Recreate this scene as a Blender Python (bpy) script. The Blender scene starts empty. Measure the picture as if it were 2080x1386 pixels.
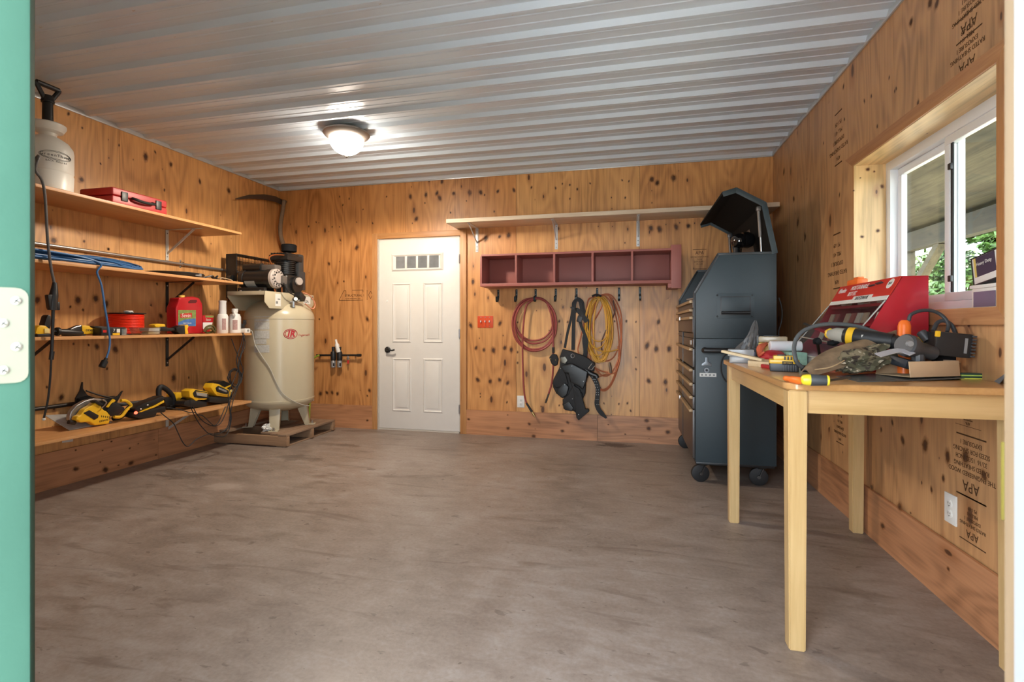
import bpy, bmesh, math, random
from mathutils import Matrix, Vector, Euler
random.seed(7)
PI = math.pi
sc = bpy.context.scene
COL = sc.collection

# ------------------------------------------------------------------ camera, world, light, exposure
FOC, CXP, HOR, CAMH = 1021.0, 1040.0, 662.0, 1.11      # focal length (px of the 2080 frame), centre column, horizon row, lens height
YAW = math.atan2(241.0, 1021.0)
cd = bpy.data.cameras.new('camera'); cam = bpy.data.objects.new('camera', cd); COL.objects.link(cam)
cam.location = (0, 0, CAMH); cam.rotation_euler = (PI/2, 0, YAW)
cd.sensor_fit = 'HORIZONTAL'; cd.sensor_width = 36.0; cd.lens = 36.0*FOC/2080.0
cd.shift_y = -(693.0-HOR)/2080.0
cd.clip_start = 0.03; cd.clip_end = 300
cd.dof.use_dof = True; cd.dof.focus_distance = 4.0; cd.dof.aperture_fstop = 9.0
sc.camera = cam

SKY = 11.0
w = bpy.data.worlds.new('sky'); sc.world = w; w.use_nodes = True
bg = w.node_tree.nodes['Background']; bg.inputs[0].default_value = (0.80, 0.90, 1.0, 1); bg.inputs[1].default_value = SKY
sl = bpy.data.lights.new('sun', 'SUN'); sl.energy = 42.0; sl.angle = 0.02; sl.color = (1, .94, .82)
so = bpy.data.objects.new('sun', sl); COL.objects.link(so)
so.rotation_euler = Vector((-0.45, -0.35, -0.80)).to_track_quat('-Z', 'Y').to_euler()
def portal(name, loc, rot, sx, sy):
    l = bpy.data.lights.new(name, 'AREA'); l.shape = 'RECTANGLE'; l.size = sx; l.size_y = sy; l.cycles.is_portal = True
    o = bpy.data.objects.new(name, l); o.location = loc; o.rotation_euler = rot; COL.objects.link(o)
portal('doorway_portal', (-.23, .20, 1.03), (PI/2, 0, 0), .97, 2.06)
portal('window_portal', (1.50, 2.63, 1.6), (0, PI/2, 0), .85, 1.16)
LAMP = 48.0          # glow of the glass
LAMP_W = 78.0        # its bulb
vs = sc.view_settings
sc.display_settings.display_device = 'sRGB'
vs.view_transform = 'Standard'; vs.look = 'None'; vs.gamma = 1.0; vs.use_curve_mapping = False
vs.exposure = 0.45
sc.cycles.use_denoising = True
sc.cycles.max_bounces = 10; sc.cycles.diffuse_bounces = 6; sc.cycles.transparent_max_bounces = 12
sc.cycles.sample_clamp_indirect = 6.0
sc.cycles.caustics_reflective = False; sc.cycles.caustics_refractive = False

# ------------------------------------------------------------------ placing helpers
_c, _s = math.cos(YAW), math.sin(YAW)
def at(u, v, x=None, y=None, z=None):
    """point on the plane x=, y= or z= seen at column u, row v of the photograph"""
    a, b = (u-CXP)/FOC, (HOR-v)/FOC
    d = Vector((-_s+a*_c, _c+a*_s, b))
    t = x/d.x if x is not None else (y/d.y if y is not None else (z-CAMH)/d.z)
    return Vector((0, 0, CAMH)) + d*t
class crop:
    """outline points read off an enlarged view: origin and scale of that view"""
    def __init__(s, ox, oy, sc_): s.o = (ox, oy, sc_)
    def __call__(s, pts, **k): return [at(s.o[0]+px*s.o[2], s.o[1]+py*s.o[2], **k) for px, py in pts]

# ------------------------------------------------------------------ materials
def _nt(name):
    m = bpy.data.materials.new(name); m.use_nodes = True
    nt = m.node_tree; return m, nt, nt.nodes['Principled BSDF']
def N(nt, t, **kw):
    n = nt.nodes.new(t)
    for k, v in kw.items():
        if k in n.inputs: n.inputs[k].default_value = v
        else: setattr(n, k, v)
    return n
def mathn(nt, op, a, b=None, c=None, clamp=False):
    n = nt.nodes.new('ShaderNodeMath'); n.operation = op; n.use_clamp = clamp
    for i, q in enumerate((a, b, c)):
        if q is None: continue
        if isinstance(q, (int, float)): n.inputs[i].default_value = q
        else: nt.links.new(q, n.inputs[i])
    return n.outputs[0]
def mixc(nt, f, a, b, mode='MIX'):
    n = nt.nodes.new('ShaderNodeMix'); n.data_type = 'RGBA'; n.blend_type = mode
    for s, q in ((n.inputs[0], f), (n.inputs[6], a), (n.inputs[7], b)):
        if isinstance(q, (int, float)): s.default_value = q
        elif isinstance(q, tuple): s.default_value = (*q, 1)
        else: nt.links.new(q, s)
    return n.outputs[2]
def ramp(nt, f, stops):
    r = nt.nodes.new('ShaderNodeValToRGB'); e = r.color_ramp.elements
    while len(e) < len(stops): e.new(.5)
    for el, (p, c_) in zip(e, stops): el.position = p; el.color = (*c_, 1) if isinstance(c_, tuple) else (c_, c_, c_, 1)
    nt.links.new(f, r.inputs[0]); return r.outputs[0]
def sstep(nt, f, lo, hi):
    n = nt.nodes.new('ShaderNodeMapRange'); n.interpolation_type = 'SMOOTHSTEP'
    nt.links.new(f, n.inputs[0])
    for i, q in ((1, lo), (2, hi)):
        if isinstance(q, (int, float)): n.inputs[i].default_value = q
        else: nt.links.new(q, n.inputs[i])
    return n.outputs[0]
_cache = {}
def mat(name, col, rough=.5, metal=0., var=.08, vs_=14., bump=0., bs=60., alpha=1., trans=0., emit=0., coat=0.):
    """paint, plastic, metal or cloth with a slight unevenness of tone"""
    if name in _cache: return _cache[name]
    m, nt, p = _nt(name); L = nt.links.new
    tc = N(nt, 'ShaderNodeTexCoord'); nz = N(nt, 'ShaderNodeTexNoise', Scale=vs_, Detail=3.0)
    L(tc.outputs['Object'], nz.inputs['Vector'])
    k = mathn(nt, 'MULTIPLY_ADD', nz.outputs[0], 2*var, 1-var)
    vm = N(nt, 'ShaderNodeVectorMath', operation='SCALE'); vm.inputs[0].default_value = col; L(k, vm.inputs['Scale'])
    L(vm.outputs[0], p.inputs['Base Color'])
    p.inputs['Roughness'].default_value = rough; p.inputs['Metallic'].default_value = metal
    p.inputs['Alpha'].default_value = alpha; p.inputs['Transmission Weight'].default_value = trans
    p.inputs['Coat Weight'].default_value = coat
    if rough > .74: p.inputs['Specular IOR Level'].default_value = .15
    if emit: p.inputs['Emission Color'].default_value = (*col, 1); p.inputs['Emission Strength'].default_value = emit
    if bump:
        nb = N(nt, 'ShaderNodeTexNoise', Scale=bs, Detail=4.0); L(tc.outputs['Object'], nb.inputs['Vector'])
        b = N(nt, 'ShaderNodeBump', Strength=bump, Distance=.005); L(nb.outputs[0], b.inputs['Height']); L(b.outputs[0], p.inputs['Normal'])
    _cache[name] = m; return m
def woodmat(name, c1, c2, axis=0, g=1., rough=.55, knots=.0, kcol=(.09, .035, .015), coat=0.):
    """solid timber, grain along the given axis"""
    if name in _cache: return _cache[name]
    m, nt, p = _nt(name); L = nt.links.new
    tc = N(nt, 'ShaderNodeTexCoord'); mp = N(nt, 'ShaderNodeMapping')
    sc_ = [22*g]*3; sc_[axis] = 1.2*g; mp.inputs['Scale'].default_value = sc_
    L(tc.outputs['Object'], mp.inputs[0])
    n1 = N(nt, 'ShaderNodeTexNoise', Scale=1.0, Detail=5.0, Roughness=.6, Distortion=.4); L(mp.outputs[0], n1.inputs['Vector'])
    n2 = N(nt, 'ShaderNodeTexNoise', Scale=5.0, Detail=3.0); L(mp.outputs[0], n2.inputs['Vector'])
    n3 = N(nt, 'ShaderNodeTexNoise', Scale=1.7, Detail=2.0); L(tc.outputs['Object'], n3.inputs['Vector'])
    f = mathn(nt, 'ADD', mathn(nt, 'MULTIPLY', n1.outputs[0], .65), mathn(nt, 'MULTIPLY', n2.outputs[0], .35))
    f = mathn(nt, 'MULTIPLY_ADD', mathn(nt, 'SUBTRACT', n3.outputs[0], .5), .5, f)
    c = ramp(nt, f, [(.32, c1), (.68, c2)])
    if knots:
        mk = N(nt, 'ShaderNodeMapping'); s2 = [6.5]*3; s2[axis] = 3.2; mk.inputs['Scale'].default_value = s2; L(tc.outputs['Object'], mk.inputs[0])
        vo = N(nt, 'ShaderNodeTexVoronoi', Scale=1.0); L(mk.outputs[0], vo.inputs['Vector'])
        sx = N(nt, 'ShaderNodeSeparateColor'); L(vo.outputs['Color'], sx.inputs[0])
        r = mathn(nt, 'MULTIPLY', mathn(nt, 'GREATER_THAN', sx.outputs[0], 1-knots), mathn(nt, 'MULTIPLY_ADD', sx.outputs[1], .10, .07))
        k = mathn(nt, 'SUBTRACT', 1.0, sstep(nt, vo.outputs['Distance'], mathn(nt, 'MULTIPLY', r, .5), mathn(nt, 'ADD', r, .0001)))
        c = mixc(nt, mathn(nt, 'MULTIPLY', k, .85), c, kcol)
    L(c, p.inputs['Base Color']); p.inputs['Roughness'].default_value = rough; p.inputs['Coat Weight'].default_value = coat
    b = N(nt, 'ShaderNodeBump', Strength=.12, Distance=.003); L(n2.outputs[0], b.inputs['Height']); L(b.outputs[0], p.inputs['Normal'])
    _cache[name] = m; return m
def plywood(name, cA, cB, rough=.38, kn=.55, seed=0.):
    """construction plywood, upright grain, knots, patches; UV in metres, tone per sheet"""
    m, nt, p = _nt(name); L = nt.links.new
    uv = N(nt, 'ShaderNodeUVMap'); at_ = N(nt, 'ShaderNodeAttribute', attribute_name='tone')
    def mp(sx, sy, off=0.):
        q = N(nt, 'ShaderNodeMapping'); q.inputs['Scale'].default_value = (sx, sy, 1); q.inputs['Location'].default_value = (off+seed, off*.7, 0)
        L(uv.outputs[0], q.inputs[0]); return q.outputs[0]
    def noise(v, scale, det=4., dist=0., rg=.55):
        n = N(nt, 'ShaderNodeTexNoise', Scale=scale, Detail=det, Distortion=dist, Roughness=rg); L(v, n.inputs['Vector']); return n.outputs[0]
    g1 = noise(mp(70, 3.0), 1.0, 5., .3); g2 = noise(mp(9, .8, 3.), 1.0, 3., .8); bl = noise(mp(1.7, 1.1, 7.), 1.0, 3.)
    # veneer strips of slightly different tone
    br = N(nt, 'ShaderNodeTexVoronoi', Scale=1.0, voronoi_dimensions='1D'); sep = N(nt, 'ShaderNodeSeparateXYZ'); L(mp(2.2, 1, 5.), sep.inputs[0])
    L(sep.outputs[0], br.inputs['W'])
    bc = N(nt, 'ShaderNodeSeparateColor'); L(br.outputs['Color'], bc.inputs[0])
    rot = mathn(nt, 'SINE', mathn(nt, 'MULTIPLY', noise(mp(2.6, .50, 15.), 1.0, 2.), 95.)); rot = mathn(nt, 'MULTIPLY_ADD', rot, .5, .5)
    f = mathn(nt, 'MULTIPLY', g1, .36); f = mathn(nt, 'MULTIPLY_ADD', g2, .20, f); f = mathn(nt, 'MULTIPLY_ADD', rot, .10, f)
    f = mathn(nt, 'MULTIPLY_ADD', bc.outputs[0], .06, f); f = mathn(nt, 'MULTIPLY_ADD', bl, .42, f); f = mathn(nt, 'ADD', f, -.08)
    tone = mathn(nt, 'MULTIPLY_ADD', at_.outputs['Fac'], .5, mathn(nt, 'MULTIPLY', f, .9), clamp=True)
    c = mixc(nt, tone, cA, cB)
    c = mixc(nt, 1.0, c, ramp(nt, f, [(.27, .52), (.47, .96), (.72, 1.22)]), 'MULTIPLY')
    def knots(su, sv, off, pres, r0, r1, wob):
        v = mp(su, sv, off)
        vo = N(nt, 'ShaderNodeTexVoronoi', Scale=1.0, voronoi_dimensions='2D'); vo.inputs['Randomness'].default_value = .8; L(v, vo.inputs['Vector'])
        s_ = N(nt, 'ShaderNodeSeparateColor'); L(vo.outputs['Color'], s_.inputs[0])
        d = mathn(nt, 'MULTIPLY_ADD', mathn(nt, 'SUBTRACT', noise(mp(24, 12, off), 1.0, 2.), .5), wob, vo.outputs['Distance'])
        on = mathn(nt, 'LESS_THAN', s_.outputs[0], mathn(nt, 'MULTIPLY', sstep(nt, noise(mp(.9, 1.5, off+30), 1.0, 1.), .34, .60), pres*1.6))
        r = mathn(nt, 'MULTIPLY', on, mathn(nt, 'MULTIPLY_ADD', mathn(nt, 'POWER', s_.outputs[1], 2.), r1-r0, r0))
        core = mathn(nt, 'MULTIPLY', on, mathn(nt, 'SUBTRACT', 1.0, sstep(nt, d, mathn(nt, 'MULTIPLY', r, .55), mathn(nt, 'ADD', r, .0005))))
        halo = mathn(nt, 'MULTIPLY', on, mathn(nt, 'SUBTRACT', 1.0, sstep(nt, d, 0., mathn(nt, 'MULTIPLY_ADD', r, 3.4, .001))))
        return core, halo
    k1, h1 = knots(6.2, 2.5, 2.3, kn*.85, .045, .130, .05)
    k2, h2 = knots(8., 5.0, 9.1, kn*.55, .028, .062, .03)
    c = mixc(nt, mathn(nt, 'MULTIPLY', h1, .62), c, (.26, .085, .022))
    c = mixc(nt, mathn(nt, 'MULTIPLY', h2, .25), c, (.30, .11, .03))
    c = mixc(nt, mathn(nt, 'MULTIPLY', k1, .90), c, (.075, .028, .012))
    c = mixc(nt, mathn(nt, 'MULTIPLY', k2, .85), c, (.06, .024, .012))
    L(c, p.inputs['Base Color'])
    L(mathn(nt, 'MULTIPLY_ADD', g2, .25, rough-.1), p.inputs['Roughness'])
    b = N(nt, 'ShaderNodeBump', Strength=.10, Distance=.004); L(g1, b.inputs['Height']); L(b.outputs[0], p.inputs['Normal'])
    return m

def camomat(name):
    m, nt, p = _nt(name); L = nt.links.new; tc = N(nt, 'ShaderNodeTexCoord')
    def n(sc_, d): q = N(nt, 'ShaderNodeTexNoise', Scale=sc_, Detail=d, Distortion=.8); L(tc.outputs['Object'], q.inputs['Vector']); return q.outputs[0]
    c = mixc(nt, sstep(nt, n(22., 2.), .47, .53), (.20, .165, .10), (.085, .080, .045)); c = mixc(nt, sstep(nt, n(34., 2.), .56, .60), c, (.045, .032, .022)); c = mixc(nt, sstep(nt, n(48., 2.), .62, .66), c, (.46, .40, .30))
    L(c, p.inputs['Base Color']); p.inputs['Roughness'].default_value = .9
    b = N(nt, 'ShaderNodeBump', Strength=.5, Distance=.006); L(n(30., 4.), b.inputs['Height']); L(b.outputs[0], p.inputs['Normal']); return m

# ------------------------------------------------------------------ mesh builder
class MB:
    def __init__(s): s.bm = bmesh.new(); s.M = Matrix.Identity(4); s.mi = 0; s.uvl = None
    def _add(s, verts, faces, smooth=True):
        vs_ = [s.bm.verts.new(s.M @ Vector(v)) for v in verts]; out = []
        for f in faces:
            try:
                fc = s.bm.faces.new([vs_[i] for i in f]); fc.material_index = s.mi; fc.smooth = smooth; out.append(fc)
            except ValueError: pass
        return out
    def merge(s, b2):
        b2.verts.index_update(); s._add([v.co.copy() for v in b2.verts], [[v.index for v in f.verts] for f in b2.faces]); b2.free(); return s
    def box(s, lo, hi, bev=0., seg=2):
        b = bmesh.new(); bmesh.ops.create_cube(b, size=1.0)
        lo, hi = Vector(lo), Vector(hi); c = (lo+hi)/2; d = hi-lo
        for v in b.verts: v.co = Vector((v.co.x*d.x, v.co.y*d.y, v.co.z*d.z))+c
        if bev: bmesh.ops.bevel(b, geom=b.edges[:], offset=min(bev, .45*min(abs(q) for q in d)), segments=seg, affect='EDGES', profile=.6)
        return s.merge(b)
    def obox(s, c, size, R=None, bev=0., seg=2):
        """box of a size about c, turned by R"""
        M0 = s.M; s.M = M0 @ Matrix.Translation(c) @ (R.to_4x4() if R is not None else Matrix.Identity(4))
        h = Vector(size)/2; s.box(-h, h, bev, seg); s.M = M0; return s
    def bar(s, p0, p1, w_, t, bev=0., up=(0, 0, 1)):
        """flat bar from p0 to p1"""
        p0, p1 = Vector(p0), Vector(p1); d = p1-p0; L_ = d.length; x = d.normalized(); u = Vector(up)
        if abs(x.dot(u)) > .98: u = Vector((1, 0, 0))
        y = u.cross(x).normalized(); z = x.cross(y); R = Matrix((x, y, z)).transposed()
        return s.obox((p0+p1)/2, (L_, w_, t), R, bev)
    def cyl(s, p0, p1, r0, r1=None, n=20, cap=True):
        r1 = r0 if r1 is None else r1
        return s.lathe([(0, r0), (1, r1)], p0, p1, n, cap)
    def lathe(s, prof, p0, p1, n=24, cap=True):
        """profile (t along p0->p1, radius)"""
        p0, p1 = Vector(p0), Vector(p1); d = p1-p0; a = d.normalized()
        u = a.orthogonal().normalized(); v = a.cross(u); vs_, fs = [], []
        for t, r in prof:
            for k in range(n):
                th = 2*PI*k/n; vs_.append(p0+d*t+(u*math.cos(th)+v*math.sin(th))*max(r, 1e-5))
        for i in range(len(prof)-1):
            for k in range(n): fs.append((i*n+k, i*n+(k+1) % n, (i+1)*n+(k+1) % n, (i+1)*n+k))
        if cap: fs.append(tuple(range(n-1, -1, -1))); fs.append(tuple((len(prof)-1)*n+k for k in range(n)))
        s._add(vs_, fs); return s
    def tube(s, pts, r, n=8, closed=False, sm=4, cap=True, flat=None, rr=None):
        """round tube (or ribbon: flat=(half width, half thickness, width direction)) through points"""
        P = [Vector(p) for p in pts]
        if sm > 1: P = spline(P, sm, closed)
        m = len(P)
        if m < 2: return s
        T = []
        for i in range(m):
            a = P[(i-1) % m] if (closed or i) else P[0]; b = P[(i+1) % m] if (closed or i < m-1) else P[-1]
            d = b-a; T.append(d.normalized() if d.length > 1e-9 else Vector((0, 0, 1)))
        u = T[0].orthogonal().normalized(); vs_, fs = [], []
        for i in range(m):
            if i:
                ax = T[i-1].cross(T[i])
                if ax.length > 1e-8: u = Matrix.Rotation(T[i-1].angle(T[i]), 3, ax.normalized()) @ u
            u = (u-T[i]*u.dot(T[i])).normalized(); v = T[i].cross(u)
            ri = r if rr is None else rr(i/(m-1))
            if flat:
                wv = Vector(flat[2]); wv = (wv-T[i]*wv.dot(T[i]))
                wv = wv.normalized() if wv.length > 1e-6 else u; tv = T[i].cross(wv); k_ = 1 if rr is None else ri
                for a_, b_ in ((1, 1), (-1, 1), (-1, -1), (1, -1)): vs_.append(P[i]+wv*flat[0]*a_*k_+tv*flat[1]*b_)
            else:
                for k in range(n):
                    th = 2*PI*k/n; vs_.append(P[i]+(u*math.cos(th)+v*math.sin(th))*ri)
        q = 4 if flat else n
        for i in range(m if closed else m-1):
            j = (i+1) % m
            for k in range(q): fs.append((i*q+k, i*q+(k+1) % q, j*q+(k+1) % q, j*q+k))
        if cap and not closed: fs.append(tuple(range(q-1, -1, -1))); fs.append(tuple((m-1)*q+k for k in range(q)))
        s._add(vs_, fs); return s
    def prism(s, pts, ex, bev=0., seg=2):
        """outline extruded by the vector ex"""
        b = bmesh.new(); ex = Vector(ex); P = [Vector(p) for p in pts]; n = len(P)
        A = [b.verts.new(p) for p in P]; B = [b.verts.new(p+ex) for p in P]
        b.faces.new(A); b.faces.new(B[::-1])
        for i in range(n): b.faces.new((A[i], B[i], B[(i+1) % n], A[(i+1) % n]))
        bmesh.ops.recalc_face_normals(b, faces=b.faces[:])
        if bev:
            try: bmesh.ops.bevel(b, geom=b.edges[:], offset=bev, segments=seg, affect='EDGES', profile=.6, clamp_overlap=True)
            except Exception: pass
        bmesh.ops.triangulate(b, faces=[f for f in b.faces if len(f.verts) > 4])
        return s.merge(b)
    def ball(s, c, r, seg=20, ring=12, sc_=(1, 1, 1), R=None):
        b = bmesh.new(); bmesh.ops.create_uvsphere(b, u_segments=seg, v_segments=ring, radius=r)
        R = R or Matrix.Identity(3)
        for v in b.verts: v.co = R @ Vector((v.co.x*sc_[0], v.co.y*sc_[1], v.co.z*sc_[2]))+Vector(c)
        return s.merge(b)
    def lump(s, c, size, R=None, amp=.25, sub=3, seed=1, fr=2.5):
        """crumpled soft thing"""
        from mathutils import noise as nz
        b = bmesh.new(); bmesh.ops.create_icosphere(b, subdivisions=sub, radius=.5); R = R or Matrix.Identity(3)
        for v in b.verts:
            q = v.co*fr+Vector((seed*3.1, seed*1.7, 0)); k = 1+amp*nz.noise(q)+amp*.6*nz.noise(q*2.3)
            v.co = R @ Vector((v.co.x*k*size[0], v.co.y*k*size[1], v.co.z*k*size[2]))+Vector(c)
        return s.merge(b)
    def sheet(s, fn, nu, nv, th=0.):
        """surface fn(u,v), u,v in 0..1, optionally thickened"""
        G = [[Vector(fn(i/nu, j/nv)) for j in range(nv+1)] for i in range(nu+1)]
        vs_ = [p for r in G for p in r]; w_ = nv+1; fs = []
        for i in range(nu):
            for j in range(nv): fs.append((i*w_+j, (i+1)*w_+j, (i+1)*w_+j+1, i*w_+j+1))
        if th:
            n0 = len(vs_); nr = []
            for i in range(nu+1):
                for j in range(nv+1):
                    a = G[min(i+1, nu)][j]-G[max(i-1, 0)][j]; b = G[i][min(j+1, nv)]-G[i][max(j-1, 0)]
                    q = a.cross(b); nr.append(q.normalized() if q.length > 1e-9 else Vector((0, 0, 1)))
            vs_ += [p-q*th for p, q in zip(vs_[:n0], nr)]
            fs += [tuple(n0+k for k in f[::-1]) for f in fs[:]]
            edge = [(i*w_, (i+1)*w_) for i in range(nu)]+[((i+1)*w_+nv, i*w_+nv) for i in range(nu)]
            edge += [(j+1, j) for j in range(nv)]+[(nu*w_+j, nu*w_+j+1) for j in range(nv)]
            fs += [(b, a, n0+a, n0+b) for a, b in edge]
        s._add(vs_, fs); return s
    def build(s, name, m, parent=None, world=True, smooth=True):
        bmesh.ops.recalc_face_normals(s.bm, faces=s.bm.faces[:])
        if smooth:
            for e in s.bm.edges:
                if len(e.link_faces) == 2 and e.calc_face_angle(0) > .62: e.smooth = False
        else:
            for f in s.bm.faces: f.smooth = False
        if parent is not None and world:
            P = parent; W = P.matrix_basis
            while P.parent is not None: P = P.parent; W = P.matrix_basis @ W
            s.bm.transform(W.inverted())
        me = bpy.data.meshes.new(name); s.bm.to_mesh(me); s.bm.free()
        for q in (m if isinstance(m, (list, tuple)) else [m]): me.materials.append(q)
        o = bpy.data.objects.new(name, me); COL.objects.link(o)
        if parent is not None: o.parent = parent
        return o
def spline(P, k, closed=False):
    n = len(P); out = []
    for i in range(n if closed else n-1):
        p0 = P[(i-1) % n] if (closed or i) else P[0]*2-P[1]; p1 = P[i]; p2 = P[(i+1) % n]
        p3 = P[(i+2) % n] if (closed or i < n-2) else P[-1]*2-P[-2]
        for j in range(k):
            t = j/k; out.append(.5*((2*p1)+(p2-p0)*t+(2*p0-5*p1+4*p2-p3)*t*t+(3*p1-p0-3*p2+p3)*t**3))
    if not closed: out.append(P[-1])
    return out
def thing(name, label, cat, loc=(0, 0, 0), rotz=0., group=None):
    o = bpy.data.objects.new(name, None); COL.objects.link(o); o.empty_display_size = .05
    o.location = loc; o.rotation_euler = (0, 0, rotz); o['label'] = label; o['category'] = cat
    o.matrix_basis = Matrix.Translation(loc) @ Matrix.Rotation(rotz, 4, 'Z')
    if group: o['group'] = group
    return o
def tag(o, label, cat, group=None):
    o['label'] = label; o['category'] = cat
    if group: o['group'] = group
    return o
def struct(o): o['kind'] = 'structure'; return o
def tree(o):
    out = [o]
    for c in o.children: out += tree(c)
    return out
def drop(o, z):
    """set a thing down on the surface at height z"""
    lo = 1e9
    for q in tree(o):
        if q.type == 'MESH':
            P = q; W = Matrix.Identity(4)
            while P is not None: W = P.matrix_basis @ W; P = P.parent
            lo = min(lo, min((W @ v.co).z for v in q.data.vertices))
    o.location.z += z-lo; o.matrix_basis = Matrix.Translation((0, 0, z-lo)) @ o.matrix_basis if False else o.matrix_basis
    return o
def copy_thing(src, loc, label):
    r = src.copy(); COL.objects.link(r); r.location = loc; r['label'] = label
    def kids(a, b):
        for ch in list(a.children):
            if ch.parent is a:
                c = ch.copy(); COL.objects.link(c); c.parent = b; kids(ch, c)
    kids(src, r); return r
def text(s, size, org, right, up, m, name, parent, ex=.0004, align='CENTER', shear=0., off=0., sx=1.):
    """lettering lying on a surface"""
    cu = bpy.data.curves.new('lettering', 'FONT'); cu.body = s; cu.size = size; cu.extrude = ex; cu.align_x = align; cu.align_y = 'CENTER'; cu.shear = shear; cu.offset = off
    cu.resolution_u = 3
    o = bpy.data.objects.new('lettering', cu); COL.objects.link(o)
    me = bpy.data.meshes.new_from_object(o.evaluated_get(bpy.context.evaluated_depsgraph_get()))
    bpy.data.objects.remove(o); bpy.data.curves.remove(cu)
    r, u = Vector(right).normalized(), Vector(up).normalized(); n = r.cross(u).normalized()
    M = Matrix((r*sx, u, n)).transposed().to_4x4(); M.translation = Vector(org)+n*(ex+.0003)
    W = Matrix.Identity(4); P = parent
    while P is not None: W = P.matrix_basis @ W; P = P.parent
    me.transform(W.inverted() @ M); me.materials.clear(); me.materials.append(m); me.name = name
    q = bpy.data.objects.new(name, me); COL.objects.link(q); q.parent = parent; return q

# ------------------------------------------------------------------ palette
BLACK = mat('black_plastic', (.012, .012, .013), .42)
BLACKM = mat('matt_black', (.009, .009, .010), .75)
RUBBER = mat('rubber', (.013, .013, .014), .6)
DKGREY = mat('dark_grey_plastic', (.045, .047, .05), .45)
GREY = mat('grey_plastic', (.22, .22, .22), .45)
YEL = mat('tool_yellow', (.78, .46, .02), .35)
RED = mat('red_plastic', (.50, .020, .016), .35)
ORANGE = mat('orange_plastic', (.85, .17, .02), .4)
WHITE = mat('white_plastic', (.75, .74, .70), .4)
STEEL = mat('bare_steel', (.55, .55, .55), .3, 1.)
DARKSTEEL = mat('dark_steel', (.10, .095, .09), .42, .9)
WMETAL = mat('white_enamel', (.62, .62, .58), .35)
BMETAL = mat('black_enamel', (.013, .013, .013), .35)
PAPER = mat('printed_paper', (.72, .72, .68), .6)
INK = mat('black_ink', (.012, .012, .012), .7)
STAMP = mat('stamp_ink', (.085, .042, .020), .8)
GLASS = None
def glassmat(name, tint=(1, 1, 1), a=.10, rough=.02):
    m, nt, p = _nt(name); L = nt.links.new
    tr = N(nt, 'ShaderNodeBsdfTransparent'); tr.inputs[0].default_value = (*tint, 1)
    gl = N(nt, 'ShaderNodeBsdfGlossy'); gl.inputs['Roughness'].default_value = rough
    fr = N(nt, 'ShaderNodeLayerWeight', Blend=.5); mx = N(nt, 'ShaderNodeMixShader')
    L(mathn(nt, 'MULTIPLY_ADD', mathn(nt, 'POWER', fr.outputs['Facing'], 5.), .5, a*.3, clamp=True), mx.inputs[0]); L(tr.outputs[0], mx.inputs[1]); L(gl.outputs[0], mx.inputs[2])
    L(mx.outputs[0], nt.nodes['Material Output'].inputs[0]); return m
GLASS = glassmat('window_glass', (.97, .98, .97), .05)
CLEAR = glassmat('clear_plastic', (.80, .80, .78), .9, .18)
# ================================================================== the room
XL, XR, YB, YF, ZC = -3.85, 1.24, 4.92, .40, 2.66
PLY_B = plywood('plywood_back', (.47, .135, .022), (.68, .385, .150), seed=1., kn=.30)
PLY_L = plywood('plywood_left', (.52, .170, .034), (.69, .385, .148), seed=4., kn=.22)
PLY_R = plywood('plywood_right', (.38, .160, .058), (.58, .335, .155), seed=8., kn=.18)
PLY_K = plywood('plywood_skirting', (.37, .145, .062), (.55, .275, .135), seed=13., kn=.25)
BACKING = mat('wall_backing', (.05, .03, .018), .9)
def cells(u0, u1, v0, v1, holes):
    us = sorted({u0, u1, *[q for h in holes for q in h[:2] if u0 < q < u1]}); vs_ = sorted({v0, v1, *[q for h in holes for q in h[2:] if v0 < q < v1]})
    for a, b in zip(us, us[1:]):
        for c, d in zip(vs_, vs_[1:]):
            mu, mv = (a+b)/2, (c+d)/2
            if not any(h[0] < mu < h[1] and h[2] < mv < h[3] for h in holes): yield a, b, c, d
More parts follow.
